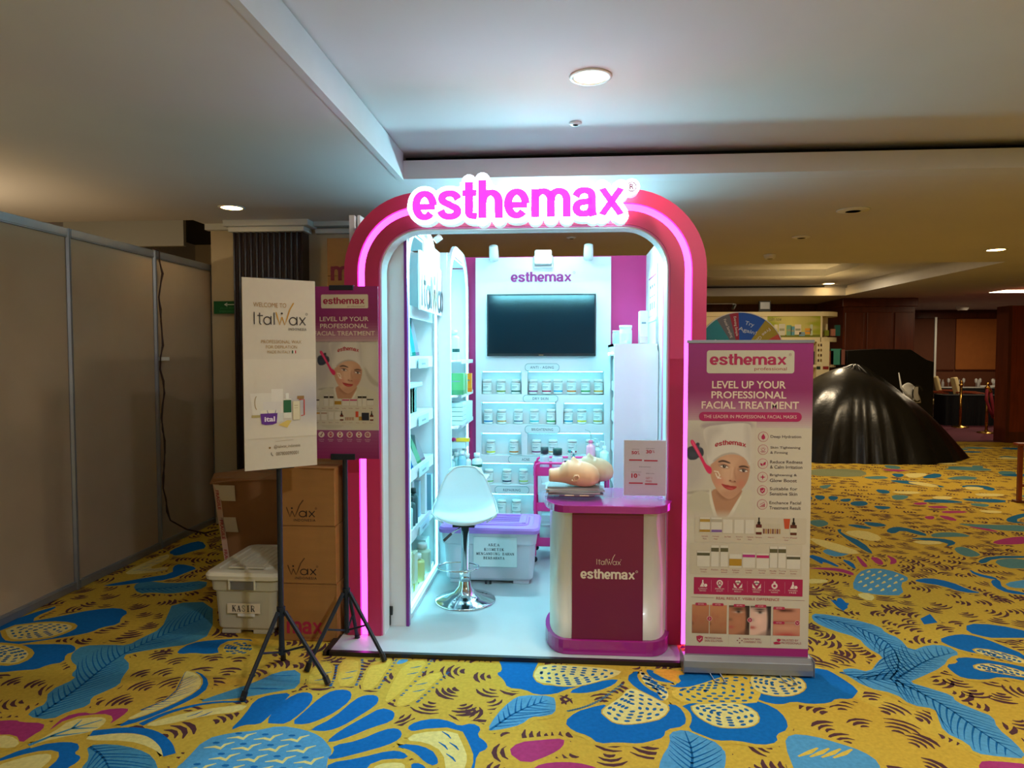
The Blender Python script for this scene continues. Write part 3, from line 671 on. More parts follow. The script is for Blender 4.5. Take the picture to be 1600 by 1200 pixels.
m = mb('fascia'); m.box(1.2, 14.56, 2.80, 5.75, 14.60, 2.95); m.box(5.71, 9.46, 2.80, 5.75, 14.6, 2.95); m.build('trim_4', kind='structure', label='lit lip around the far raised ceiling')
m = mb('fascia'); m.box(1.7, 12.91, 3.015, 4.75, 12.95, 3.14); m.box(4.71, 10.4, 3.015, 4.75, 12.95, 3.14); m.build('trim_5', kind='structure', label='inner step of the far raised ceiling')
m = mb('recess_shade'); m.box(-1.11, 4.86, 2.925, 15, 4.90, 2.98); m.build('trim_6', kind='structure', label='recess wall behind the ceiling lip, shade painted in')  # recess wall coloured near-black for the shade behind the lip
m = mb('recess_shade'); m.box(-5.2, 6.0, 3.15, -3.3, 9.5, 3.2); m.build('trim_7', kind='structure', label='dark sheet above the opening in the lower ceiling, shade painted in')  # near-black sheet stands in for the shade up in the opening
m = mb('crown'); m.box(-5.2, 6.9, 2.72, -3.9, 6.95, 3.15); m.build('trim_8', kind='structure', label='pale board in the dark ceiling opening')
def vent(x0, x1, y, z0, z1, label):
    t = thing('air_vent', label, 'vent', ((x0+x1)/2, y, z0)); w = (x1-x0)/2; h = z1-z0
    m = mb('black_plastic'); m.hollow([(-w, 0), (w, 0), (w, h), (-w, h)], [(-w+.02, .012), (w-.02, .012), (w-.02, h-.012), (-w+.02, h-.012)], -.012, 0); m.build('frame', t)
    for k in range(2):
        m = mb('vent'); m.box(-w+.02, -.008, h*(.3+.3*k), w-.02, 0, h*(.38+.3*k)); m.build('slat', t)
    m = mb('recess_shade'); m.box(-w+.02, -.003, .012, w-.02, 0, h-.012); m.build('backing', t)
vent(.05, 1.78, 4.86, 2.925, 2.98, 'long black slot air vent above the ceiling lip over the stall')
vent(2.85, 4.6, 4.86, 2.925, 2.98, 'black slot air vent in the recess at the right edge of the photo')
t = thing('air_vent', 'slim black slot vent beside the far cove ceiling', 'vent', (5.2, 14.59, 2.97))
m = mb('vent'); m.box(-2.6, -.012, 0, .1, 0, .03); m.build('slot', t)

# ---- walls
m = mb('plaster'); m.box(-3.27, 6.25, 0, -1.75, 6.45, 2.8); m.box(-1.75, 6.25, 0, -1.70, 9.5, 2.8); m.build('wall_back', kind='structure')
m = mb('plaster'); m.box(-8, 9.5, 0, -1.7, 9.6, 3.2); m.build('wall_far_left', kind='structure')
m = mb('wood_dark'); m.box(-1.7, 16.9, 0, 7.9, 17, 2.8); m.build('wall_far', kind='structure')
m = mb('plaster'); m.box(-8, -3.1, 0, 15, -3, 3.2); m.build('wall_front', kind='structure')
m = mb('plaster'); m.box(15, -3, 0, 15.1, 20, 3.2); m.build('wall_right', kind='structure')
m = mb('plaster'); m.box(-8.1, -3, 0, -8, 9.6, 3.2); m.build('wall_outer_left', kind='structure')
t = thing('column', 'dark ribbed metal column with pale crown behind the white standing poster', 'column', (-2.655, 6.16, 0))
m = mb('corrugated'); n = 12; w = .64
pr = [(-w/2, .09)]
for i in range(n*6+1):
    u = i/(n*6); pr.append((-w/2+w*u, -.06-.016*math.cos(u*n*2*PI)))
pr += [(w/2, .09)]
m.prism(pr, 0, 2.70, 'z', caps=False); m.build('ribbed_cladding', t)
m = mb('crown'); m.box(-w/2-.03, -.11, 2.70, w/2+.03, .09, 2.745); m.box(-w/2-.06, -.15, 2.745, w/2+.08, .09, 2.80); m.build('crown', t, .006)
m = mb('crown'); m.box(-3.29, 6.18, 2.745, -3.04, 6.25, 2.80); m.box(-2.25, 6.18, 2.70, -1.70, 6.25, 2.74); m.box(-2.25, 6.14, 2.76, -1.70, 6.25, 2.80); m.build('trim_9', kind='structure', label='pale moulding on top of the back wall')

# ---- exhibition partition on the left
t = thing('wall_left', kind='structure', loc=(-3.31, 0, 0))
post = [2.46, 3.43, 4.42, 5.40, 6.32]
for i in range(4):
    a, b = post[i]+.02, post[i+1]-.02
    m = mb('partition'); m.box(-.012, a, .06, .003, b, 2.38); m.build('panel', t)
    m = mb('alu'); m.box(-.02, a, .004, .02, b, .06); m.box(.02, a, .045, .024, b, .052); m.build('bottom_rail', t, .003)
    m = mb('alu'); m.box(-.02, a, 2.38, .02, b, 2.44); m.box(.02, a, 2.388, .024, b, 2.393); m.build('top_rail', t, .003)
for y in post:
    m = mb('alu'); m.prism(ring(0, y, .024, None, 8, PI/8, 2*PI+PI/8), 0, 2.44, 'z'); m.box(.022, y-.003, 0, .0255, y+.003, 2.44); m.build('post', t)
m = mb('cable'); pts = [(-3.33, 5.43, 2.46), (-3.27, 5.42, 2.44)]
for i in range(22): pts.append((-3.275+.006*math.sin(i*1.9), 5.43+.022*math.sin(i*1.3), 2.36-i*.098))
pts += [(-3.26, 5.48, .22), (-3.2, 5.62, .11), (-3.15, 5.80, .03), (-3.12, 6.0, .012)]
pts = [tuple(p) for p in pts]; m.tube(pts, .006, 6)
m.tube([(p[0]+.002, p[1]+.014*math.sin(i*2.2+1), p[2]) for i, p in enumerate(pts)], .005, 6)
o = m.build('cable', label='brown twin cable hanging down the panelled partition', cat='cable')
t = thing('tape_patch', 'pale tape patch holding the brown cable at mid height of the partition', 'tape', (-3.302, 5.46, 1.55)); m = mb('paper'); m.box(0, -.05, 0, .04, .06, .03); m.build('strip', t)
t = thing('emergency_exit_sign', 'green emergency sign with a white arrow on the pale pillar', 'sign', (-3.075, 6.245, 1.98))
m = mb('print'); m.rgb((10, 92, 46)).box(-.165, -.02, 0, .165, 0, .115); m.T = TR(0, -.0205, 0); m.frame(330, 462, 378, 482, .33, .115)
m.line([(345, 467.5), (361, 467.5)], 1.1, (216, 226, 210), 1); m.line([(349, 465), (345, 467.5), (349, 470)], 1.1, (216, 226, 210), 1)
m.text('JALUR EVAKUASI', 339, 472, 369, 475, (70, 140, 90), 1); m.text('EMERGENCY EXIT', 338, 477, 370, 480, (70, 140, 90), 1)
m.build('panel', t)

# ---- ceiling fittings
def downlight(x, y, z, r, label, lit=True):
    t = thing('ceiling_light', label, 'light', (x, y, z), group=None)
    m = mb('white_plastic'); m.smooth = True; m.lathe([(r*.78, 0), (r*.8, -.006), (r, -.006), (r*1.02, 0)], 28); m.build('rim', t)
    m = mb('lamp_warm' if lit else 'white_plastic'); m.lathe([(0, -.003), (r*.79, -.003)], 28); m.build('diffuser', t)
downlight(.132, 3.526, 2.984, .105, 'round lit ceiling light above and in front of the pink stall')
downlight(-2.702, 5.512, 2.799, .105, 'round lit ceiling light near the left partition')
downlight(4.933, 8.355, 2.799, .115, 'round lit ceiling light at the right side of the low ceiling')
p = on_floor(1247, 427, 3.14); downlight(p[0], p[1], 3.139, .12, 'lit ceiling light inside the far raised ceiling step')
p = on_floor(1295, 443, 3.02); downlight(p[0], p[1], 3.019, .13, 'small lit ceiling light in the far cove, right of the other')
def ceil_disc(px, py, z, r, h, name, label, cat):
    x, y = on_floor(px, py, z); t = thing(name, label, cat, (x, y, z-.001))
    m = mb('white_plastic'); m.smooth = True; m.lathe([(0, -h), (r*.7, -h), (r*.9, -h*.5), (r, -.003), (r, 0)], 24); m.build('cover', t)
    m = mb('vent'); m.lathe([(r*.3, -h-.001), (r*.45, -h-.001)], 20); m.build('grille', t)
ceil_disc(899, 192, 2.984, .038, .012, 'sprinkler_cap', 'tiny round cap in the raised ceiling under the lit lamp', 'sprinkler')
ceil_disc(1333, 328, 2.799, .13, .012, 'ceiling_speaker', 'round white unlit disc on the low ceiling right of the stall', 'speaker')
ceil_disc(1252, 370, 2.799, .09, .014, 'ceiling_detector', 'faint round detector on the low ceiling', 'detector')
ceil_disc(1203, 398, 2.799, .075, .05, 'smoke_detector', 'white stepped smoke detector on the ceiling above the prize wheel', 'detector')
ceil_disc(893, 371, 2.799, .05, .012, 'ceiling_detector', 'small ceiling disc seen through the stall opening', 'detector')
ceil_disc(1504, 478.5, 2.799, .15, .1, 'dome_camera', 'dark dome camera on the ceiling by the far blind', 'camera')
t = thing('ceiling_light', 'warm glowing panel standing in for a lit ceiling tray at the right edge of the photo', 'light', (8.75, 13.9, 2.79))  # glowing board added in place of a lit raised tray
m = mb('lamp_warm'); m.box(-.55, -.35, 0, .9, .15, .008); m.build('diffuser', t); m = mb('crown'); m.box(-.6, -.4, .008, .95, .2, .02); m.build('frame', t)
# ================================================================ THE STALL
AY = 3.75                                    # depth of the arch front
t = thing('stall_platform', 'pale grey raised floor of the stall with dark edging', 'platform', (0, 0, 0))
m = mb('platform'); m.box(-1.235, 3.55, .001, .62, 5.97, .022); m.build('floor_board', t)
m = mb('black_edge'); m.box(-1.25, 3.525, .001, .62, 3.55, .024); m.build('edge_strip', t, label='dark front edging')
m = mb('black_edge'); m.box(-1.27, 3.525, .001, -1.235, 3.75, .024); m.build('edge_strip', t)

def arch_path(ins, n=14, zb=.022):
    x0, x1, z1 = -1.205+ins, .758-ins, 2.482-ins; r = .43-ins
    p = [(x0, zb)]+[(x0+r+r*math.cos(PI-PI/2*i/n), z1-r+r*math.sin(PI-PI/2*i/n)) for i in range(n+1)]
    p += [(x1-r+r*math.cos(PI/2-PI/2*i/n), z1-r+r*math.sin(PI/2-PI/2*i/n)) for i in range(n+1)]+[(x1, zb)]
    return p
def arch_band(m, a, b, y0, y1):
    A_ = arch_path(a); B_ = arch_path(b); n = len(A_); vs = []
    for y in (y0, y1): vs += [(p[0], y, p[1]) for p in A_]+[(p[0], y, p[1]) for p in B_]
    fs = []
    for i in range(n-1): fs += [(i, i+1, n+i+1, n+i), (2*n+i, 3*n+i, 3*n+i+1, 2*n+i+1), (i, 2*n+i, 2*n+i+1, i+1), (n+i, n+i+1, 3*n+i+1, 3*n+i)]
    for i in (0, n-1): fs.append((i, n+i, 3*n+i, 2*n+i))
    return m.raw(vs, fs)
t = thing('entrance_arch', 'tall pink rounded arch with neon line framing the stall entrance', 'arch', (-.22, AY, .022))
t2 = TR(.22, -AY, -.022)
m = MB(t2); m.use('arch_red'); arch_band(m, 0, .075, AY, AY+.13); m.build('outer_band', t)
m = MB(t2); m.use('arch_red'); arch_band(m, .115, .19, AY, AY+.13); m.build('inner_band', t)
m = MB(t2); m.use('arch_pink'); arch_band(m, .191, .198, AY+.004, AY+.13); m.build('inner_lining', t, label='lighter pink inner face')
m = MB(t2); m.use('booth_white'); arch_band(m, .198, .206, AY+.012, AY+.13); m.build('white_edge', t)
m = MB(t2); m.use('neon'); arch_band(m, .077, .113, AY+.016, AY+.05); m.build('neon_strip', t, label='glowing magenta neon line')
m = MB(t2); m.use('booth_white'); m.box(-1.205, AY+.13, .022, -1.013, AY+.14, 2.1); m.build('back_board', t)
# ---- sign
SY = 3.62
def sx(px): return at_y(px, 300, SY)[0]
def sz(py): return at_y(810, py, SY)[1]
x0, x1, z0, z1 = sx(643), sx(977), sz(341), sz(282.5)
WV = []; WF = []; R0 = .024
m = MB(TR(.22, -AY, -.022)); m.use('sign_side')
hal = MB(TR(.22, -AY, -.022)); hal.use('sign_white')
def halo_disc(x, z, r, n=14):
    m.prism(ring(x, z, r, None, n), SY, SY+.07, 'y', caps=False)
    hal.raw([(p[0], SY-.0005, p[1]) for p in ring(x, z, r, None, n)], [tuple(range(n))])
for ch, pa, pb in zip('esthemax', (645, 684, 722, 748, 788.5, 830.5, 895, 934.5), (682, 721, 745.5, 785.5, 826.5, 891.5, 932.5, 976.5)):
    w_, paths = _glyph(ch); XA, XB = sx(pa), sx(pb); zb = sz(341.2-.006*(pa-645)); xh = sz(297-.006*(pa-645))-zb; zh = xh
    for pts, _c in paths:
        v, f = _pen([(pts, 0)], .225, .295)
        if ch == 'x': v = [(a, min(max(b_, 0), 1), k) for a, b_, k in v]
        b = len(WV); WV += [(XA+(XB-XA)*a/w_, zb+zh*b_) for a, b_, k in v]; WF += [tuple(b+i for i in q) for q in f]
        v, f = _pen([(pts, 0)], .225+2*R0/xh, .295+2*R0/xh); vv = [(XA+(XB-XA)*a/w_, zb+zh*b_) for a, b_, k in v]
        for q in f: m.prism([vv[i] for i in q], SY, SY+.07, 'y', caps=False); hal.raw([(vv[i][0], SY-.0005, vv[i][1]) for i in q], [(0, 1, 2, 3)])
        for q in ([pts[0], pts[-1]] if ch != 'e' else [pts[0]]): halo_disc(XA+(XB-XA)*q[0]/w_, zb+zh*q[1], R0+.016)
halo_disc(sx(987), sz(295), .042, 24); halo_disc(sx(972), sz(305), .034, 16)
for px_ in (664, 701, 758, 788, 812, 850, 870, 912, 955): halo_disc(sx(px_), sz(318), .048)
m.box(sx(690), SY+.07, sz(330), sx(950), SY+.13, sz(310))
m.build('sign_body', t, label='white glowing rim of the sign letters'); hal.build('sign_face', t, label='bright white outline behind the letters')
m = MB(TR(.22, -AY, -.022)); m.use('sign_pink')
m.raw([(p[0], SY-.004, p[1]) for p in WV], WF); m.build('sign_lettering', t, label='magenta lettering reading esthemax')
m = MB(TR(.22, -AY, -.022)); m.use('magenta_panel'); cx, cz = sx(987), sz(295)
o_ = ring(cx, cz, .025, None, 20); i_ = ring(cx, cz, .0205, None, 20)
m.hollow(o_, i_, SY-.003, SY-.001); vv, ff, _ = text_geo('R', .03, 1, 3)
m.raw([(cx-.011+.023*a, SY-.003, cz-.014+.029*b) for a, b in vv], ff); m.build('registered_mark', t)

# ---- stall walls
t = thing('side_panel', 'white narrow front panel with purple edge at the left inside of the arch', 'panel', (-.96, 3.90, .022))
m = mb('booth_white'); m.box(-.06, 0, 0, .055, .03, 2.38); m.build('board', t)
m = mb('purple_edge'); m.box(.055, -.004, 0, .072, .03, 2.38); m.build('edge_trim', t, label='purple edge trim')
t = thing('power_socket', 'small black power socket low on the white left panel', 'socket', (-1.0, 3.898, .09)); m = mb('black_plastic'); m.box(-.018, -.015, 0, .018, 0, .05); m.box(-.006, -.02, -.06, .006, 0, .0); m.build('body', t, .003)
m = mb('booth_pink'); m.box(-1.2, 5.97, .022, .72, 6.0, 2.44); m.build('stall_back_wall', label='magenta back wall of the stall', cat='wall panel')
m = mb('booth_white'); m.box(-1.23, 3.93, .022, -1.2, 6.0, 2.40); m.build('stall_side_wall', label='white outer side wall of the stall behind the left shelving', cat='wall panel')
t = thing('stall_side_wall', 'right side wall of the stall, white with a pink front part', 'wall panel', (.70, 0, .022))
m = mb('booth_white'); m.box(0, 4.98, 0, .02, 5.97, 2.42); m.build('white_board', t)
m = mb('arch_pink'); m.box(0, 4.45, 0, .02, 4.98, 2.42); m.build('pink_board', t)
t = thing('wall_notice', 'white notice in thin pink frame on the right stall wall', 'poster', (.698, 5.5, 1.86), -PI/2)
m = mb('print'); m.rgb((235, 238, 246)).box(-.27, -.004, 0, .27, 0, .42)
m.T = TR(0, -.0045, 0); m.frame(0, 0, 100, 80, .54, .42)
m.line([(8, 14), (8, 72), (92, 72), (92, 14)], 1, (190, 70, 130), 1); m.line([(8, 14), (92, 14)], 2.5, (190, 70, 130), 1)
for q in range(3): m.rect(25+q*22, 26, 35+q*22, 30, (90, 90, 110), 1); m.rect(22+q*22, 42, 38+q*22, 44, (160, 150, 150), 1); m.rect(24+q*22, 52, 36+q*22, 62, (150, 140, 120), 1)
m.build('sheet', t)

def arch_loop(y0, y1, z0, z1, r, n=10):
    p = [(y0, z0)]+[(y0+r-r*math.cos(PI/2*i/n), z1-r+r*math.sin(PI/2*i/n)) for i in range(n+1)]
    return p+[(y1-r+r*math.sin(PI/2*i/n), z1-r+r*math.cos(PI/2*i/n)) for i in range(n+1)]+[(y1, z0)]
def shelf_unit(label, x_face, x_back, y0, y1, z1, r, shelves, proj=0.0, face=1, foot=.022):
    t = thing('shelf_unit', label, 'shelving', (x_face, y0, foot)); T = TR(-x_face, -y0, -foot)
    d = .022*face
    m = MB(T); m.use('booth_white'); m.hollow(arch_loop(y0, y1, foot, z1, r), arch_loop(y0+.045, y1-.045, foot+.03, z1-.06, r-.05), x_face-d, x_face, 'x'); m.build('face_frame', t)
    m = MB(T); m.use('booth_white'); m.box(x_back, y0, foot, x_back+.015*face, y1, z1-.015); m.build('back_board', t)
    for ya, yb in ((y0, y0+.02), (y1-.02, y1)):
        m = MB(T); m.use('booth_white'); m.box(min(x_back, x_face-d), ya, foot, max(x_back, x_face-d), yb, z1-.09); m.build('side_board', t)
    m = MB(T); m.use('booth_white'); m.box(min(x_back, x_face-d), y0+r*.3, z1-.09, max(x_back, x_face-d), y1-r*.3, z1-.075); m.build('top_board', t)
    m = MB(T); m.use('led'); q = arch_loop(y0+.046, y1-.046, foot+.06, z1-.061, r-.05)
    m.hollow(q, arch_loop(y0+.060, y1-.060, foot+.074, z1-.075, r-.06), x_face-.012*face, x_face-.002*face, 'x'); m.build('led_strip', t, label='glowing white LED line')
    for z in shelves:
        m = MB(T); m.use('booth_white'); xf = x_face-.03*face+proj*face; m.box(min(x_back+.015*face, xf), y0+.06, z-.014, max(x_back+.015*face, xf), y1-.06, z)
        if proj: m.box(xf, y0+.25, z-.03, xf+.004*face, y1-.06, z)
        else: m.box(xf-.006*face, y0+.06, z-.075, xf, y1-.06, z-.014)
        m.build('shelf', t)
    return t
SU = [1.90, 1.59, 1.22, .89, .51, .11]
shelf_unit('white arched lit shelf unit nearest the entrance on the left', -.90, -1.19, 3.96, 4.94, 2.42, .32, SU)
shelf_unit('second white arched lit shelf unit, beside the magenta back wall', -.813, -1.19, 4.945, 5.93, 2.42, .32, [1.56, 1.30, 1.07, .62, .3], proj=.07)
# wax sign board on the first unit
t = thing('shelf_sign', 'white cut out sign with thin dark lettering on the first left shelf', 'sign', (-.868, 4.62, 1.875), PI/2)
m = mb('booth_white'); m.prism([(-.45, 0), (.45, 0), (.45, .30), (.22, .33), (.22, .44), (-.32, .44), (-.32, .36), (-.45, .36)], 0, .012, 'y'); m.build('board', t)
m = mb('print'); m.T = TR(0, -.001, 0); m.frame(0, 0, 100, 40, .86, .36); wax_logo(m, 2, 14, 96, 37, (6, 34, 56), (110, 90, 50), 1, 2.0); m.build('lettering', t)
# right cabinet
t = shelf_unit('white rounded cabinet with lit shelves standing against the right wall', .375, .69, 5.15, 5.92, 1.68, .10, [.35, .62, .88, 1.13, 1.38], face=-1)
m = mb('booth_white'); m.T = TR(-.375, -5.15, -.022)
m.prism([(.375, .022), (.375, 1.66), (.385, 1.68), (.64, 1.68), (.675, 1.665), (.695, 1.62), (.695, .022)], 5.13, 5.15, 'y'); m.build('front_board', t)
m = mb('booth_white'); m.T = TR(-.375, -5.15, -.022); m.box(.375, 5.15, 1.66, .69, 5.92, 1.68); m.build('top_board', t)

# ---- back panel with niches
PY = 5.85
def bx(px, py): return at_y(px, py, PY)
xl, zt = bx(743, 403); xr, _ = bx(955, 403)
niches = [(752, 580, 815, 616), (824, 580, 944, 617), (752, 629, 869, 663), (880, 630, 944, 663), (752, 677, 815, 711), (824, 677, 944, 711), (752, 724, 835, 757), (846, 724, 944, 757), (752, 772, 835, 805), (846, 772, 944, 805)]
H_ = []
for a, b, c, d in niches:
    p = bx(a, d); q = bx(c, b); H_.append((p[0], p[1], q[0], q[1]))
t = thing('niche_wall', 'tall white back panel with rows of recessed shelves for jars', 'display panel', ((xl+xr)/2, PY, .022)); T = TR(-(xl+xr)/2, -PY, -.022)
m = MB(T); m.use('booth_white'); frame_plate(m, xl, .022, xr, zt, H_, PY, PY+.105); m.build('front_board', t)
m = MB(T); m.use('booth_white'); m.box(xl+.02, PY+.105, .022, xr-.02, PY+.118, zt-.02); m.build('back_board', t)
for h in H_:
    m = MB(T); m.use('led_niche'); m.box(h[0]+.01, PY+.008, h[3]-.008, h[2]-.01, PY+.020, h[3]-.002); m.build('led_strip', t)
lab = [('ANTI - AGING', 820, 568, 874, 580), ('DRY SKIN', 817, 617, 872, 628.5), ('BRIGHTENING', 820, 665, 875, 677), ('ACNE', 794, 712, 849, 723.5), ('REPAIRING', 773, 760, 827, 771)]
for s_, a, b, c, d in lab:
    m = MB(T); m.use('gloss_print'); ins = bx(a, d)+bx(c, b); rr = rrect(ins[0], ins[1], ins[2], ins[3], .03, 5)
    m.rgb((104, 156, 164)); m.prism(rr, PY-.007, PY-.001, 'y'); k = .0035
    m.rgb((214, 232, 234)); m.prism(rrect(ins[0]+k, ins[1]+k, ins[2]-k, ins[3]-k, .028, 5), PY-.0085, PY-.006, 'y')
    vv, ff, _ = text_geo(s_, .004, 1.12, 3); n = len(s_)*.0165; cx = (ins[0]+ins[2])/2; cz = (ins[1]+ins[3])/2
    m.rgb((56, 92, 104)); m.raw([(cx-n/2+n*a_, PY-.0092, cz-.011+.022*b_) for a_, b_ in vv], ff); m.build('row_label', t, label='rounded row label reading '+s_)
m = MB(T); m.use('print'); m.rgb((140, 22, 112)); vv, ff, _ = text_geo('esthemax', .028, .95, 4); p = bx(798, 441); q = bx(893, 424)
m.raw([(p[0]+(q[0]-p[0])*k_[0], PY-.004-.0003*k_[2], p[1]+(q[1]-p[1])*k_[1]) for k_ in vv], ff)
m.hollow(ring(bx(897, 426)[0], bx(897, 426)[1], .010, None, 12), ring(bx(897, 426)[0], bx(897, 426)[1], .008, None, 12), PY-.012, PY-.010); m.build('panel_lettering', t, label='magenta lettering reading esthemax')
# television
p = bx(762, 556.5); q = bx(931, 459.5); cx = (p[0]+q[0])/2; w = (q[0]-p[0])/2; h = q[1]-p[1]
t = thing('television', 'large black television mounted on the white back panel', 'television', (cx, PY-.01, p[1]))
m = mb('black_plastic'); m.box(-w, -.045, 0, w, 0, h); m.build('housing', t, .004)
m = mb('screen'); m.box(-w+.012, -.047, .022, w-.012, -.0455, h-.012); m.build('screen', t)
m = mb('chrome'); m.box(-.02, -.047, .006, .02, -.0455, .013); m.build('badge', t)
# lamps on top of the panel
def spot(px, label, dy=0):
    x, z = bx(px, 401); t = thing('spotlight', label, 'lamp', (x, PY-.02, zt-.0)); 
    m = mb('white_plastic'); m.box(-.012, -.0, -.03, .012, .03, .03); m.build('bracket', t, .002)
    T = TR(0, -.05, .02, 0, math.radians(35)); m = MB(T); m.use('white_plastic'); m.smooth = True; m.lathe([(0, .07), (.036, .07), (.04, .0), (.04, -.05), (.034, -.05)], 18); m.build('can', t)
    m = MB(T); m.use('lamp_cool'); m.lathe([(0, -.046), (.034, -.046)], 18); m.build('lens', t)
spot(773, 'white can spotlight, leftmost on top of the back panel'); spot(919, 'white can spotlight, rightmost on top of the back panel')
x, z = bx(849, 402); t = thing('floodlight', 'square glowing floodlight in the middle on top of the back panel', 'lamp', (x, PY-.04, z-.062))
T = TR(0, -.03, 0, 0, math.radians(-12)); m = MB(T); m.use('white_plastic'); m.prism(rrect(-.07, 0, .07, .12, .012), 0, .04); m.build('housing', t, .003)
m = MB(T); m.use('lamp_cool'); m.prism(rrect(-.052, .018, .052, .102, .012), -.004, 0); m.build('lens', t)
for a in (-1, 1): m = mb('white_plastic'); m.box(a*.075-.003, 0, -.02, a*.075+.003, .03, .07); m.build('bracket_arm', t)
m = mb('white_plastic'); m.box(-.078, .0, -.026, .078, .04, -.02); m.build('bracket', t)
t = thing('spotlight', 'small glowing spotlight above the first left shelf unit', 'lamp', (-.86, 4.62, 2.36)); m = mb('white_plastic'); m.smooth = True; m.lathe([(.022, 0), (.022, .05), (0, .055)], 14, T=TR(ry=.9)); m.build('can', t); m = mb('lamp_cool'); m.lathe([(0, -.001), (.018, -.001)], 14, T=TR(ry=.9)); m.build('lens', t)

# ---- counter
def stad(gr=0.0, yb=4.06, n=18):
    """rounded counter outline: flat front, two round ends"""
    x0, x1, yf = -.083-gr, .576+gr, 3.60-gr; p = [(.04-gr*.3, yf), (.43+gr*.3, yf)]
    yb = yb+gr; cy = (yf+yb)/2+.02; r = (yb-cy)
    for i in range(1, n): a = -PI/2+PI*i/n; p.append((.43+(x1-.43)*max(0, math.cos(a))**.75, cy+(yb-cy if a > 0 else cy-yf)*math.sin(a)))
    p += [(.43, yb), (.04, yb)]
    for i in range(1, n): a = PI/2+PI*i/n; p.append((.04-(.04-x0)*max(0, -math.cos(a))**.75, cy+(yb-cy if a < PI else cy-yf)*math.sin(a)))
    return p
t = thing('reception_counter', 'magenta and white counter with rounded ends in front of the stall', 'counter', (.246, 3.83, .022)); T = TR(-.246, -3.83, -.022)
m = MB(T); m.use('magenta_gloss'); m.prism(stad(.012), .022, .10, 'z'); m.build('plinth', t, .004)
m = MB(T); m.use('counter_white'); m.prism(stad(-.012), .10, .775, 'z'); o = m.build('body', t); [setattr(p, 'use_smooth', abs(p.normal.z) < .5) for p in o.data.polygons]
m = MB(T); m.use('magenta_gloss'); m.prism(stad(.02), .775, .815, 'z'); m.build('top', t, .004, label='glossy purple-magenta top')
m = MB(T); m.use('magenta_panel'); m.box(.05, 3.603, .10, .42, 3.612, .775); m.build('front_panel', t, label='dark magenta front panel')
fy = 3.6025; xa = at_y(897, 900, fy)[0]; xb = at_y(1007, 900, fy)[0]
def cxz(px, py): return at_y(px, py, fy)
m = MB(T @ TR((xa+xb)/2, fy, .10)); m.use('gloss_print'); m.frame(897, 783, 1007, cxz(950, 0) and 1010, xb-xa, .675)
k0 = cxz(950, 908)[1]; k1 = cxz(950, 878)[1]
m.px = (897, 0, (xb-xa)/110, (xb-xa)/110, xb-xa, (k0-.10)+908*(xb-xa)/110)
wax_logo(m, 932, 873, 970, 882, (232, 214, 190), (232, 214, 190), 1, 1.0); m.text('esthemax', 907, 889, 992, 905, (236, 222, 200), 1, .026, .95)
m.line([(995+1.6*math.cos(a), 892+1.6*math.sin(a)) for a in np.linspace(0, 6.3, 10)], .5, (236, 222, 200), 1); m.build('counter_lettering', t, label='cream lettering of two logos')

# ---- stool
p = on_floor(727, 938, .022); t = thing('bar_stool', 'white padded bar stool on a chrome pedestal inside the stall', 'stool', (p[0], p[1], .022))
m = mb('chrome'); m.smooth = True; m.lathe([(.195, 0), (.197, .006), (.19, .012), (.12, .028), (.07, .055), (.042, .095), (.036, .13), (.034, .14)], 40); m.build('base', t)
m = mb('chrome'); m.smooth = True; m.lathe([(.036, .13), (.036, .20), (.034, .205), (.026, .205), (.026, .50)], 24); m.build('post', t)
m = mb('chrome'); m.smooth = True; m.tube([(-.035+.13*math.cos(a), -.06+.10*math.sin(a), .235) for a in np.linspace(0, 2*PI, 29)[:-1]], .006, 8, closed=True); m.tube([(0, .03, .235), (0, .045, .235)], .006); m.build('foot_ring', t)
m = mb('chrome'); m.tube([(-.03, -.02, .475), (-.08, -.05, .445)], .005); m.build('lever', t); m = mb('black_plastic'); m.tube([(-.08, -.05, .445), (-.125, -.08, .405)], .009); m.build('lever_grip', t)
m = mb('black_plastic'); m.box(-.07, -.07, .49, .07, .07, .505); m.build('seat_plate', t)
prof = [(-.20, .525, .13), (-.215, .55, .165), (-.18, .572, .19), (-.05, .565, .205), (.05, .568, .205), (.11, .60, .196), (.15, .67, .175), (.175, .76, .145), (.19, .815, .12), (.193, .84, .095)]
m = mb('white_leather'); m.smooth = True; vs = []; nu = 9
for (y, z, w) in prof:
    for i in range(nu):
        u = -1+2*i/(nu-1); k = 1 if z > .62 else .35
        vs.append((w*u, y-.02*abs(u)**3 if z > .6 else y+(.07*u*u if y < -.1 else 0), z+(.014*u**4 if z < .62 else -.035*u**4*(z-.6)*4)))
fs = [(j*nu+i, j*nu+i+1, (j+1)*nu+i+1, (j+1)*nu+i) for j in range(len(prof)-1) for i in range(nu-1)]
m.raw(vs, fs, TR(rz=math.radians(8)))
o = m.build('seat_shell', t); s_ = o.modifiers.new('t', 'SOLIDIFY'); s_.thickness = .035; s_.offset = 1; b = o.modifiers.new('s', 'SUBSURF'); b.levels = 2; b.render_levels = 2
m = mb('chrome'); m.smooth = True; q = [vs[j*nu] for j in range(len(prof))]+[vs[-1-i] for i in range(nu)][::-1]+[vs[j*nu+nu-1] for j in range(len(prof)-2, -1, -1)]
m.T = TR(rz=math.radians(8)); m.use('white_plastic'); m.tube([(a*1.02, b, c-.004) for a, b, c in q], .004, 6); m.build('seat_piping', t)

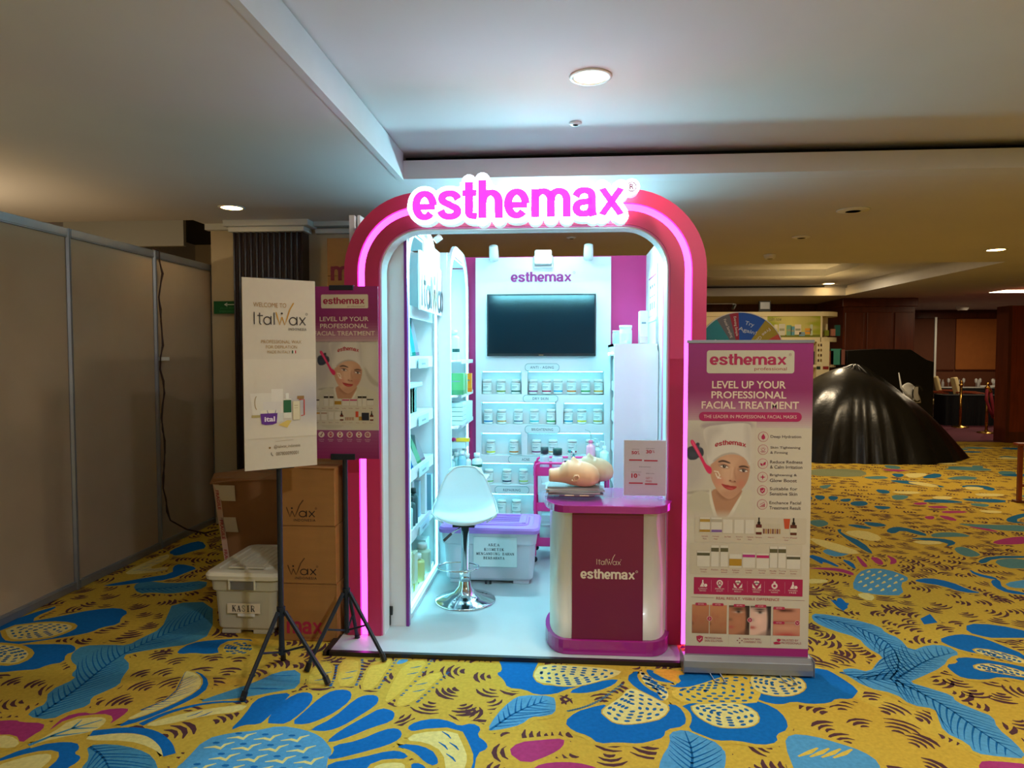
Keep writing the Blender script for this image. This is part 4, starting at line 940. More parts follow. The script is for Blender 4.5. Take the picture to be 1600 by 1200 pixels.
# ---- plastic storage boxes
def storage_box(loc, w, d, h, body, lid, name, label, lidh=.05, grow=.03, rz=0):
    t = thing(name, label, 'storage box', loc, rz)
    m = mb(body); n = 5
    def loop(g, z, r=.04): return [(a, b, z) for a, b in rrect(-w/2+g, -d/2+g, w/2-g, d/2-g, r, n)]
    secs = [(.045, .0), (.030, .02), (.018, h*.68), (.006, h*.70), (0, h-.01)]; vs = []
    for g, z in secs: vs += loop(g, z)
    k = len(loop(0, 0)); fs = [tuple(reversed(range(k)))]
    for s_ in range(len(secs)-1): fs += [(s_*k+i, s_*k+(i+1) % k, (s_+1)*k+(i+1) % k, (s_+1)*k+i) for i in range(k)]
    m.raw(vs, fs)
    for sx_ in (-1, 1):
        for sy_ in (-1, 1): m.box(sx_*(w/2-.11)-.055, sy_*(d/2-.06)-.022, -.018, sx_*(w/2-.11)+.055, sy_*(d/2-.06)+.022, .004)
    m.build('body', t, .003)
    m = mb(lid); g = grow/2; vs = []; secs = [(-g, h-.035), (-g-.004, h-.012), (-g+.006, h+.004), (.03, h+.010), (.036, h+.004), (.06, h+.004), (.066, h+.014), (w*.5-.001 if w < d else d*.5-.001, h+.014)]
    for g_, z in secs[:7]: vs += loop(g_, z, .05)
    fs = [(s_*k+i, s_*k+(i+1) % k, (s_+1)*k+(i+1) % k, (s_+1)*k+i) for s_ in range(6) for i in range(k)]; fs.append(tuple(6*k+i for i in range(k)))
    m.raw(vs, fs); m.build('lid', t, .002)
    return t
TW = storage_box((-.505, 4.86, .04), .66, .42, .375, 'tub', 'lilac', 'storage_box', 'large pale storage box with lilac lid on the stall floor')
for k in range(6):
    m = mb('purple_edge'); m.T = TR(0, 0, .389); m.box(-.12, -.07+k*.028, 0, .2, -.063+k*.028, .002); m.build('lid_rib', TW)
m = mb('lilac'); m.box(-.26, .11, .388, .20, .135, .398); m.box(.22, -.12, .388, .25, .1, .396); m.box(-.26, -.12, .388, .22, -.10, .393); m.build('lid_ridge', TW, .003)
m = mb('black_plastic')
for x in (-.02, .01): m.lathe([(.012, -.006), (.012, .006)], 10, T=TR(x, -.19, -.006, 0, 0, PI/2))
m.build('wheel', TW)
t = thing('typed_notice', 'white typed notice stuck on the lilac lidded storage box', 'label', (-.46, 4.645, .15), 0)
m = mb('print'); w, h = .30, .205; m.T = TR(0, 0, 0, 0, math.radians(-2)); m.rgb((222, 236, 240)).box(-w/2, -.001, 0, w/2, .0, h); m.T = TR(0, -.0012, 0, 0, math.radians(-2)); m.frame(718, 845, 790, 894, w, h)
for s_, a, b, c in (('AREA', 742, 858, 762), ('KOSMETIK', 736, 865.5, 769), ('MENGANDUNG BAHAN', 723, 872.5, 786), ('BERBAHAYA', 735, 879.5, 770)): serif(m, s_, a, b-2, c, b+2, (34, 60, 70), 1, .12)
m.line([(718, 845), (790, 845), (790, 894), (718, 894)], .5, (140, 180, 190), 1, closed=True); m.build('sheet', t)
TC = storage_box((-1.805, 4.02, .018), .405, .56, .345, 'crate', 'crate_lid', 'storage_box', 'clear beige storage box with KASIR label on the carpet', grow=.04)
for k in range(7):
    m = mb('crate_lid'); m.T = TR(0, 0, .357); m.box(-.11+k*.036, -.18, 0, -.098+k*.036, .2, .006); m.build('lid_rib', TC, .002)
for a in (-.06, .06):
    m = mb('crate_lid'); m.box(a-.045, -.235, .357, a+.045, -.205, .366); m.build('lid_grip', TC, .003)
m = mb('crate_lid'); m.box(-.078, -.300, .255, -.07, -.282, .315); m.box(.07, -.300, .255, .078, -.282, .315); m.box(-.078, -.304, .306, .078, -.284, .316); m.build('clip', TC, .002)
m = mb('alu'); m.box(-.066, -.290, .252, .066, -.281, .302); m.build('handle', TC, .003)
m = mb('print'); m.rgb((236, 222, 196)).box(-.096, -.277, .113, .096, -.2755, .17); m.T = TR(0, -.2775, .113); m.frame(349, 947, 408, 964, .192, .057)
serif(m, 'KASIR', 358, 950.5, 400, 960.5, (34, 26, 28), 1, .085); m.build('name_label', TC, label='paper label reading KASIR')
m = mb('paper'); m.box(-.035, -.2785, .096, .065, -.2765, .112); m.build('torn_tape', TC)

# ---- cardboard
def carton(x0, y0, z0, w, d, h, label, art=None, mt='cardboard', group=None):
    t = thing('cardboard_box', label, 'cardboard box', (x0+w/2, y0+d/2, z0), group=group)
    m = mb(mt); m.box(-w/2, -d/2, .001, w/2, d/2, h-.004); m.build('carton', t, .004)
    m = mb(mt); m.box(-w/2, -d/2+.0, h-.004, w/2, -.002, h-.001); m.box(-w/2, .002, h-.004, w/2, d/2, h-.001); m.build('flap', t)
    m = mb('tape'); m.box(-w/2-.0006, -.024, h-.02, w/2+.0006, .024, h); m.build('tape', t)
    if art:
        m = mb('print'); m.T = TR(0, -d/2-.0006, 0); art(m, w, h); m.build('print', t, label='printed logo on the front')
    return t
bx0, bx1 = at_y(441, 900, 3.70)[0], at_y(526, 900, 3.70)[0]; bw = bx1-bx0
def art_wax(m, w, h):
    m.frame(441, 910-h/w*85, 526, 910, w, h); y = 895-7
    wax_logo(m, 418, y-6, 496, y+8, (46, 30, 24), (92, 56, 24), 1, .95, 'half'); m.text('INDONESIA', 462, y+11, 496, y+15, (52, 34, 26), 1, .012, 1.2)
def art_max(m, w, h):
    m.frame(441, 1003-h/w*85, 526, 1003, w, h); m.text('max', 447, 972, 503, 992, (176, 34, 74), 1, .045, .95); m.text('PROFESSIONAL', 466, 995.5, 499, 999, (150, 60, 50), 1, 0, 1.1)
carton(bx0, 3.70, 0, bw, .36, .325, 'brown cardboard box with pink lettering, bottom of the stack by the arch', art_max)
carton(bx0-.003, 3.70, .325, bw, .36, .325, 'brown cardboard box with black wax logo, middle of the stack by the arch', art_wax)
carton(bx0-.006, 3.70, .65, bw, .36, .325, 'brown cardboard box with black wax logo, top of the stack by the arch', art_wax)
def art_m(m, w, h): m.frame(0, 0, 100, 100*h/w, w, h); m.text('max', 6, 48, 84, 74, (130, 30, 50), 1, .045, .95)
for k in range(8):
    carton(-2.045, 5.9, k*.326, .5, .34, .325, 'shadowed brown cardboard box at the very top of the rear stack' if k == 7 else 'brown cardboard box of the rear stack behind the posters, %s' % ('on the floor', 'second from the floor', 'third from the floor', 'fourth from the floor', 'fifth from the floor', 'third from the top', 'second from the top')[k], art_m if k == 7 else None, group='boxes of the rear stack')
t = thing('cardboard_box', 'battered large cardboard box with fragile tape behind the beige storage box', 'cardboard box', (-2.045, 4.42, 0))
m = mb('cardboard_old'); b_ = [(-.19, 0), (.28, 0), (.28, .38), (-.19, .38)]; tp = [(-.275, -.02), (.262, 0), (.27, .33), (-.24, .35)]
vs = [(a, b, .0) for a, b in b_]+[(a, b, .78) for a, b in tp]; m.raw(vs, [(3, 2, 1, 0), (4, 5, 6, 7), (0, 1, 5, 4), (1, 2, 6, 5), (2, 3, 7, 6), (3, 0, 4, 7)]); m.build('carton', t, .008)
m = mb('cardboard_old'); m.raw([(-.29, -.03, .745), (-.15, -.035, .765), (.05, -.02, .775), (.262, -.01, .775), (-.30, .05, .80), (-.12, .08, .812), (.1, .06, .80), (.262, .1, .79), (-.2, .33, .79), (.27, .33, .785)], [(0, 1, 5, 4), (1, 2, 6, 5), (2, 3, 7, 6), (4, 5, 8), (5, 6, 9, 8), (6, 7, 9)]); o = m.build('crumpled_flap', t); o.modifiers.new('t', 'SOLIDIFY').thickness = .008
m = mb('print')
def quad(pts, col): m.rgb(col).raw(pts, [(0, 1, 2, 3)])
TP = (206, 172, 150)
def fx(u, z): return (-.275+.085*(1-z/.78)+u, -.024*(z/.78)-.003, z)      # left part of the leaning front
quad([fx(0, .74), fx(.04, .74), fx(.045, .05), fx(.008, .05)], TP); quad([fx(.005, .735), (-.12, -.03, .735), (-.115, -.028, .63), fx(.045, .63)], (214, 200, 172)); quad([fx(.02, .52), fx(.125, .52), fx(.13, .42), fx(.035, .42)], (206, 192, 168))
quad([(.16, -.008, .775), (.262, -.008, .775), (.262, -.006, .62), (.20, -.007, .60)], (220, 200, 178)); quad([(.20, -.007, .62), (.262, -.006, .62), (.279, -.004, .3), (.255, -.004, .3)], TP)
for k, zz in enumerate((.70, .50, .30, .12)):
    vv, ff, _ = text_geo('FRAGILE', .02, 1, 3); m.rgb((176, 40, 52))
    m.raw([(lambda q: (q[0], q[1]-.001, q[2]))(fx(.012+.022*b, zz-.13*a)) for a, b in vv], ff)
vv, ff, _ = text_geo('FRAGILE', .02, 1, 3); m.raw([(.215+.022*b+.02*a, -.0085, .745-.13*a) for a, b in vv], ff)
m.build('printed_tape', t, label='pale tape strips, one printed FRAGILE')
# ================================================================ GOODS
def jar(x, y, z, band, label, group):
    t = thing('product_jar', label, 'jar', (x, y, z), group=group)
    m = mb('white_plastic'); m.smooth = True; m.lathe([(.036, .001), (.039, .004), (.039, .092), (.034, .099)], 20); m.build('tub', t)
    m = mb('white_plastic'); m.smooth = True; m.lathe([(.038, .101), (.038, .122), (.034, .125), (0, .125)], 20); m.build('lid', t)
    m = mb('gloss_print'); m.rgb((222, 234, 232))
    n = 14; f0 = lambda a0, a1, z0, z1, r, c: m.rgb(c).raw([(r*math.sin(a0+(a1-a0)*i/n), -r*math.cos(a0+(a1-a0)*i/n), zz) for zz in (z0, z1) for i in range(n+1)], [(i, i+1, n+2+i, n+1+i) for i in range(n)])
    f0(-1.3, 1.3, .008, .092, .0396, (224, 238, 236)); f0(-1.3, 1.3, .018, .030, .0400, band)
    f0(-.9, .3, .058, .063, .0400, (110, 140, 146)); f0(-.9, .0, .048, .051, .0400, (140, 165, 170)); f0(-.9, .7, .084, .087, .0400, (150, 175, 178))
    m.build('wrap_label', t)
C_ = {'grey': (170, 190, 186), 'olive': (130, 150, 50), 'dark green': (10, 96, 80), 'mauve': (140, 60, 110), 'crimson': (170, 30, 70), 'cyan': (10, 160, 200), 'orange': (226, 120, 20), 'green': (50, 160, 70), 'gold': (206, 160, 40),
      'blue': (10, 130, 190), 'tan': (200, 150, 80), 'slate grey': (90, 120, 140), 'aqua': (60, 200, 210), 'yellow': (226, 220, 40), 'amber': (200, 120, 30), 'white': (214, 230, 230), 'pale green': (150, 200, 130), 'navy': (20, 60, 90), 'lime': (190, 220, 120), 'khaki': (160, 160, 60), 'teal': (20, 140, 140)}
rows = [(616, 'anti-aging', [(761, 'grey'), (783, 'olive'), (806, 'dark green'), (833, 'mauve'), (854, 'crimson'), (872, 'cyan'), (893, 'orange'), (915, 'green'), (935, 'gold')]),
        (663, 'dry skin', [(763, 'blue'), (784, 'tan'), (810, 'slate grey'), (835, 'aqua'), (861, 'green'), (888, 'cyan'), (909, 'yellow'), (934, 'khaki')]),
        (711, 'brightening', [(767, 'yellow'), (803, 'amber'), (838, 'mauve'), (864, 'tan'), (894, 'crimson'), (922, 'white')]),
        (757, 'acne', [(764, 'pale green'), (792, 'navy'), (818, 'lime')]), (805, 'repairing', [(784, 'white'), (807, 'grey')])]
for py, rn, js in rows:
    for px, c in js:
        x, _ = at_y(px, py, PY+.045); z = bx(px, py)[1]
        jar(x, PY+.055, z+.0005, C_[c], 'white jar with %s band under the %s label' % (c, rn), 'jars in the back panel')
def bottle(name, label, cat, x, y, z, r, h, body, neck=.4, cap=None, caph=.03, capr=.6, band=None, group=None, pump=False, T=None):
    t = thing(name, label, cat, (x, y, z), group=group)
    m = mb('gloss_print', T); m.smooth = True; m.rgb(body); m.lathe([(r*.95, .001), (r, .006), (r, h*.78), (r*.9, h*.84), (r*neck, h*.9), (r*neck, h*.93)], 16); m.build('bottle', t)
    m = mb('gloss_print', T); m.smooth = True; m.rgb(cap or (236, 244, 244)); m.lathe([(r*capr, h*.93), (r*capr, h*.93+caph), (r*capr*.8, h*.935+caph), (0, h*.935+caph)], 14)
    if pump: m.tube([(0, 0, h*.93+caph), (0, 0, h+caph+.02), (-.03, 0, h+caph+.02)], .005)
    m.build('pump' if pump else 'cap', t)
    if band: m = mb('gloss_print', T); m.rgb(band[0]); m.lathe([(r*1.01, h*band[1]), (r*1.01, h*band[2])], 16); m.build('wrap_label', t)
    return t
def pack(name, label, cat, x, y, z, w, d, h, col, side=None, rz=0, group=None, rx=0):
    t = thing(name, label, cat, (x, y, z), rz, group)
    m = mb('gloss_print', TR(rx=rx)); m.rgb(col).box(-w/2, -d/2, .001, w/2, d/2, h); m.build('body', t, .0015)
    if side: m = mb('gloss_print', TR(rx=rx)); m.rgb(side).box(-w/2-.001, -d/2-.001, .002, w/2+.001, d/2+.0005, h*.22); m.rgb((120, 150, 156)).box(-w*.3, -d/2-.0012, h*.6, w*.3, -d/2, h*.66); m.build('band', t)
    return t
def pouch(label, x, y, z, w, h, col, bottom, rz, tilt=.15, group='refill pouches on the left shelves'):
    t = thing('refill_pouch', label, 'pouch', (x, y, z), rz, group); T = TR(rx=-tilt)
    m = MB(T); m.use('gloss_print'); vs = []; n = 4
    for k, (d, s_) in enumerate(((.026, .92), (.022, 1), (.012, .98), (.003, 1), (.001, 1))):
        zz = (.0, .25, .7, .93, 1.0)[k]*h+.001; vs += [(-w/2*s_, -d, zz), (w/2*s_, -d, zz), (w/2*s_, d, zz), (-w/2*s_, d, zz)]
    fs = [(3, 2, 1, 0)]+[(4*k+i, 4*k+(i+1) % 4, 4*k+4+(i+1) % 4, 4*k+4+i) for k in range(4) for i in range(4)]+[(16, 17, 18, 19)]
    m.rgb(col).raw(vs, fs); m.build('bag', t)
    m = MB(T); m.use('gloss_print'); m.rgb(bottom).box(-w/2*.95, -.0275, .002, w/2*.95, .0275, h*.09); m.build('colour_base', t)
# first left unit, from the top shelf down (units face the middle of the stall)
Q = PI/2
PC = [('pale yellow', (190, 214, 120), (140, 170, 40)), ('clear', (176, 226, 226), (160, 200, 200)), ('turquoise', (60, 190, 196), (0, 150, 140)), ('lilac grey', (168, 190, 206), (140, 130, 160)), ('white', (214, 238, 240), (190, 220, 220))]
for i, (n_, c, b) in enumerate(PC[:4]): pouch(n_+' refill pouch standing on the eye-level shelf of the first left unit', -.99, 4.12+i*.105, SU[1], .12, .26, c, b, Q+.9)
for i, (n_, c, b) in enumerate([PC[1], ('blue', (70, 150, 214), (40, 110, 190)), PC[4], ('green tinted', (120, 206, 170), (60, 150, 100)), PC[3]]): pouch(n_+' refill pouch leaning on the waist-level shelf of the first left unit', -.99, 4.10+i*.12, SU[3], .14, .19, c, b, Q+.9, .35)
for i, (n_, c) in enumerate((('dark patterned', (40, 84, 90)), ('rust', (190, 90, 40)), ('cream', (206, 222, 180)), ('pale green', (170, 216, 150)), ('mint', (150, 206, 160)), ('deep teal', (0, 120, 116)))):
    pack('leaflet_box', n_+' upright leaflet box on the chest-level shelf of the first left unit', 'box', -.985, 4.11+i*.07+(.03 if i else 0), SU[2], .016 if i else .03, .13, .17, c, rz=0, group='upright leaflet boxes')
pack('carton_tray', 'white patterned tray lying on top of the leaflet boxes', 'tray', -.985, 4.28, SU[2]+.171, .13, .38, .03, (206, 232, 232), (120, 150, 160))
t = thing('gift_bow', 'bright pink bow on top of the white patterned tray', 'bow', (-.97, 4.23, SU[2]+.202)); m = mb('gloss_print'); m.rgb((226, 40, 130))
for a in range(6): m.tube([(0, 0, .004), (.012*math.cos(a*1.05), .03*math.sin(a*1.05), .022), (.02*math.cos(a*1.05), .055*math.sin(a*1.05), .008)], .006, 5)
m.build('ribbon', t)
for i in range(5): bottle('serum_bottle', ('short pale bottle on the knee-level shelf, nearest the entrance', 'second short pale bottle on the knee-level shelf', 'third short pale bottle on the knee-level shelf', 'dark capped bottle on the knee-level shelf', 'tall dark bottle on the knee-level shelf')[i], 'bottle', -.965, 4.08+i*.075, SU[4], .03, (.13, .14, .15, .17, .21)[i], (176, 222, 224) if i < 3 else (60, 100, 104), cap=(224, 244, 244) if i < 3 else (20, 60, 60), group='bottles on the knee-level shelf')
for i in range(4): pack('product_carton', ('white tall carton at the back of the knee-level shelf', 'pale blue carton beside it at the back of the knee-level shelf', 'white slim carton on the far end of the knee-level shelf', 'grey-blue slim carton at the far end of the knee-level shelf')[i], 'carton', -1.02+.02*i, 4.45+i*.11, SU[4], .08, .06, (.26, .24, .27, .25)[i], ((214, 240, 240), (150, 200, 216), (230, 246, 246), (120, 170, 190))[i], group='cartons on the knee-level shelf')
pack('product_carton', 'tall yellow-green tinted carton on the bottom shelf near the entrance', 'carton', -.985, 4.13, SU[5], .12, .10, .27, (216, 226, 170), (236, 240, 230)); pack('product_carton', 'pale carton with yellow mark behind the first one on the bottom shelf', 'carton', -.985, 4.27, SU[5], .12, .09, .24, (226, 234, 206), (206, 214, 120))
bottle('oil_jug', 'squat yellow-green jug on the bottom shelf of the first left unit', 'jug', -.96, 4.44, SU[5], .055, .16, (206, 216, 140), cap=(230, 244, 240)); bottle('oil_jug', 'clear wide jug at the far end of the bottom shelf', 'jug', -.96, 4.63, SU[5], .06, .18, (196, 226, 200), cap=(230, 244, 240))
pack('tissue_box', 'white low box hanging under the knee-level shelf area', 'box', -1.0, 4.76, SU[5], .1, .12, .2, (220, 242, 242))
for i, z in enumerate(SU[1:5]):
    t = thing('price_holder', 'clear label holder on the %s shelf lip of the first left unit' % ('eye-level', 'chest-level', 'waist-level', 'knee-level')[i], 'label holder', (-.9195, 4.50, z-.078), group='label holders on shelf lips')
    m = mb('gloss_print'); m.rgb((190, 226, 230)).box(0, -.16, 0, .003, .16, .062); m.build('plate', t, .001); m = mb('gloss_print'); m.rgb((120, 160, 170)).box(.003, -.06, .022, .0035, .06, .034); m.build('print', t)
# second unit
bottle('dispenser_bottle', 'white bottle with dark label on the top shelf of the second left unit', 'bottle', -.84, 5.28, 1.56, .045, .21, (206, 236, 234), cap=(214, 240, 240), band=((30, 90, 90), .28, .40))
bottle('dispenser_bottle', 'slim pale bottle with small dark dots beside the labelled bottle', 'bottle', -.86, 5.14, 1.56, .03, .18, (190, 228, 228), cap=(30, 70, 90))
pack('product_carton', 'green carton on the second left unit', 'carton', -.80, 5.14, 1.30, .12, .10, .16, (90, 176, 110), (70, 150, 100)); pack('product_carton', 'pale green slim carton beside the green one', 'carton', -.79, 5.26, 1.30, .11, .05, .15, (150, 206, 160))
pack('product_carton', 'orange carton on the second left unit', 'carton', -.765, 5.50, 1.30, .07, .05, .15, (246, 156, 30), (236, 130, 20)); pack('product_carton', 'small cream carton behind the orange one', 'carton', -.80, 5.60, 1.30, .07, .05, .12, (226, 240, 210))
for i in range(5): pack('flat_carton', 'white flat carton, number %s from the top of the pile on the lower shelf' % ('five', 'four', 'three', 'two', 'one')[i], 'carton', -.83, 5.22, 1.07+i*.034, .16, .2, .032, (206, 238, 238), group='pile of flat cartons')
pack('product_carton', 'large pale boxed product leaning out on the third shelf of the second left unit', 'carton', -.775, 5.42, 1.07, .05, .26, .16, (196, 232, 232), rz=-.15)
for i, (px, dy) in enumerate(((705, 0), (714, .06), (722, .02), (730, .12), (711, .2), (726, .24))):
    bottle('lotion_bottle', ('slim clear lotion bottle, leftmost on the low display shelf', 'second clear lotion bottle on the low display shelf', 'pale blue lotion bottle in the middle of the low display shelf', 'white lotion bottle right of the pale blue one', 'rear clear lotion bottle on the left of the low display', 'rear pale lotion bottle on the right of the low display')[i], 'bottle', at_y(px, 740, 5.2+dy)[0], 5.2+dy, .621, .032, .19+.02*(i % 3), ((190, 232, 236), (170, 222, 226), (150, 206, 220), (220, 244, 244), (180, 226, 226), (210, 238, 240))[i], group='lotion bottles on the low display')
m = mb('booth_white'); 
t = thing('low_display', 'low white display table at the far end of the left units', 'table', (-.72, 5.36, .022)); m.box(-.07, -.22, 0, .10, .24, .575); m.box(-.08, -.23, .575, .12, .25, .598); m.build('body', t, .003)
bottle('lotion_bottle', 'white bottle with dark green label on the low display table', 'bottle', -.665, 5.3, .621, .04, .20, (224, 242, 240), cap=(232, 246, 246), band=((30, 100, 84), .55, .66))
pack('carton_tray', 'white carton lying on the lotion bottles under the yellow tube', 'tray', -.83, 5.32, .88, .17, .2, .05, (206, 236, 236)); t = thing('spatula_set', 'pink and yellow spatulas lying on the white tray', 'spatula', (-.835, 5.28, .932), 0)
m = mb('gloss_print'); m.rgb((230, 50, 130)); m.tube([(-.09, -.05, .012), (0, -.04, .02), (.02, -.04, .012)], [.008, .012, .012], 6); m.tube([(-.09, 0, .01), (.0, -.02, .008)], .01, 6); m.build('pink_spatula', t); m = mb('gloss_print'); m.rgb((250, 206, 30)).box(.02, -.06, .002, .12, -.02, .028); m.build('yellow_handle', t)
# right cabinet goods
z = 1.682
pack('product_carton', 'tall white carton standing on the right cabinet', 'carton', .60, 5.30, z, .055, .12, .245, (226, 236, 236), (206, 190, 186)); 
bottle('product_tub', 'white tub with screw lid on the right cabinet', 'tub', .475, 5.35, z, .048, .13, (216, 236, 234), neck=.95, cap=(236, 246, 246), capr=1.0, caph=.02, band=((206, 200, 190), .2, .6)); bottle('product_tub', 'smaller pale tub left of the large tub on the cabinet', 'tub', .415, 5.46, z, .032, .10, (190, 224, 220), neck=.9, cap=(220, 240, 240), capr=.95, caph=.012)
for k, zz in enumerate((1.38, 1.13, .88, .62)):
    for i in range(3): pack('small_carton', ('white', 'pale teal', 'grey-white')[i]+' small carton on the cabinet shelf at %s height' % ('eye', 'chest', 'waist', 'knee')[k], 'carton', .45, 5.26+i*.2, zz, .09, .07, .12+.03*((i+k) % 3), ((220, 244, 244), (150, 206, 210), (196, 226, 226))[i], group='cartons in the right cabinet')
t = thing('dark_product_rack', 'dark tall rack of small goods squeezed between counter and arch', 'rack', (.63, 4.25, .022)); m = mb('black_plastic'); m.box(-.02, -.06, 0, .04, .06, .74); m.build('frame', t)
for k in range(5): m = mb('gloss_print'); m.rgb(((200, 206, 206), (120, 40, 60), (180, 180, 190), (60, 50, 60), (190, 170, 180))[k]).box(-.022, -.066, .08+k*.13, .042, -.060, .15+k*.13); m.build('pocket', t)

# ---- pink trolley
t = thing('utility_trolley', 'pink three-tier metal trolley behind the counter', 'trolley', (.065, 5.36, .022)); w, d = .275, .16
for sx_ in (-1, 1):
    for sy_ in (-1, 1):
        m = mb('trolley_pink'); m.tube([(sx_*w, sy_*d, .05), (sx_*w, sy_*d, .72)], .010); m.build('leg', t); m = mb('black_plastic'); m.prism(ring(sx_*w, .022, .02, None, 12), sy_*d-.008, sy_*d+.008); m.build('wheel', t)
for sy_ in (-1, 1):
    m = mb('trolley_pink'); m.tube([(-w, sy_*d, .72), (-w+.01, sy_*d, .745), (-w+.035, sy_*d, .757), (w-.035, sy_*d, .757), (w-.01, sy_*d, .745), (w, sy_*d, .72)], .009); m.build('top_rail', t)
for z0 in (.66, .39, .12):
    m = mb('trolley_pink'); q = rrect(-w-.015, -d+.011, w+.015, d-.011, .02); qi = rrect(-w-.012, -d+.014, w+.012, d-.014, .018); m.hollow(q, qi, z0, z0+.065, 'z'); m.prism(q, z0-.002, z0+.002, 'z'); m.build('tray', t)
def tr(px, py, y=5.36): x, z_ = at_y(px, py, y); return x
TZ = .686
for i, (px, nm, c, cp, r, h) in enumerate(((851, 'white dispenser bottle with dark grey cap, leftmost on the trolley', (206, 226, 240), (50, 70, 74), .036, .16), (871, 'white bottle with round dark green cap on the trolley', (214, 226, 246), (24, 70, 64), .042, .15), (884, 'tiny black dropper bottle on the trolley', (16, 50, 56), (10, 34, 40), .014, .08),
        (890, 'slim pale tube with teal cap on the trolley', (200, 236, 226), (60, 170, 170), .013, .17), (896, 'second slim tube with teal side on the trolley', (50, 160, 170), (210, 240, 240), .012, .16))):
    bottle('trolley_bottle', nm, 'bottle', tr(px, 730), 5.33, TZ, r, h, c, cap=cp, capr=.85, caph=.05 if i < 2 else .02)
pack('wipe_box', 'white small box on the trolley, left of another', 'box', tr(902, 725), 5.36, TZ, .055, .06, .10, (220, 240, 244)); pack('wipe_box', 'grey-white small box between the white and the olive ones', 'box', tr(914, 725), 5.36, TZ, .05, .06, .105, (200, 216, 226))
pack('olive_box', 'olive green box on the trolley', 'box', tr(924.5, 725), 5.30, TZ, .05, .05, .105, (106, 124, 70)); pack('orange_box', 'orange box beside the olive one on the trolley', 'box', tr(935, 725, 5.3), 5.30, TZ, .035, .05, .11, (250, 120, 20))
t = bottle('squeeze_bottle', 'pink squeeze bottle with bent straw on the trolley', 'bottle', tr(923, 700, 5.42), 5.42, TZ, .036, .24, (250, 178, 206), cap=(246, 130, 170), capr=.5, caph=.02); m = mb('gloss_print'); m.rgb((180, 196, 200)); m.tube([(0, 0, .24), (0, 0, .29), (-.01, 0, .315), (-.045, 0, .325)], .004, 6); m.build('straw', t)
bottle('pump_bottle', 'white pump bottle, rightmost on the trolley', 'bottle', tr(944, 710, 5.36), 5.36, TZ, .035, .19, (214, 240, 232), cap=(230, 246, 246), capr=.4, pump=True); bottle('pump_bottle', 'clear pump bottle left of the rightmost one', 'bottle', tr(934, 705, 5.46), 5.46, TZ, .032, .20, (190, 228, 230), cap=(220, 240, 240), capr=.4, pump=True)
bottle('paper_roll', 'white paper roll on the middle tray of the trolley', 'roll', -.13, 5.33, .416, .06, .13, (214, 224, 240), neck=.9, cap=(224, 232, 246), capr=.9, caph=.004); bottle('product_tub', 'pale tub on the bottom tray of the trolley', 'tub', -.13, 5.33, .146, .05, .14, (196, 226, 224), neck=.95, cap=(214, 236, 236), capr=.98, caph=.02)
t = thing('yellow_strap', 'yellow strap looped over the trolley beside the storage box', 'strap', (-.235, 5.195, .22)); m = mb('gloss_print'); m.rgb((246, 190, 40)); m.tube([(-.03, 0, .0), (-.02, -.01, .10), (.0, 0, .03), (.015, -.01, .13), (.03, 0, .17)], .011, 6); m.build('webbing', t)

# ---- counter goods
CZ = .8375
mg = [((150, 150, 156), .30, .21, .05, .10), ((226, 226, 222), .29, .21, -.04, .04), ((196, 200, 206), .30, .21, .10, .12), ((234, 234, 230), .29, .20, .02, -.05), ((180, 184, 190), .28, .20, -.08, .08)]
for i, (c, w, d, rz, o_) in enumerate(mg):
    t = thing('magazine', ('dark edged magazine at the bottom of the pile on the counter', 'white magazine just above the bottom one', 'grey magazine in the middle of the pile', 'white magazine second from the top of the pile', 'silver magazine at the top under the mannequin heads')[i], 'magazine', (.055+o_*.1, 3.84, CZ+i*.0085), rz, 'magazines under the mannequin heads')
    m = mb('gloss_print'); m.rgb(c).box(-w/2, -d/2, 0, w/2, d/2, .0075); m.build('pages', t); m = mb('gloss_print'); m.rgb(tuple(int(k*.75) for k in c)).box(-w/2-.001, -d/2-.001, .0066, w/2+.001, d/2+.001, .008); m.build('cover', t)
t = thing('card_strip', 'small dark purple card strip with cream tabs before the magazines', 'card', (.07, 3.700, CZ)); m = mb('gloss_print'); m.rgb((84, 40, 84)).box(-.09, -.012, 0, .10, .012, .006); m.build('strip', t)
for a in (-.06, .02): m = mb('gloss_print'); m.rgb((236, 206, 170)).box(a, -.0125, .0061, a+.05, .008, .007); m.build('tab', t)
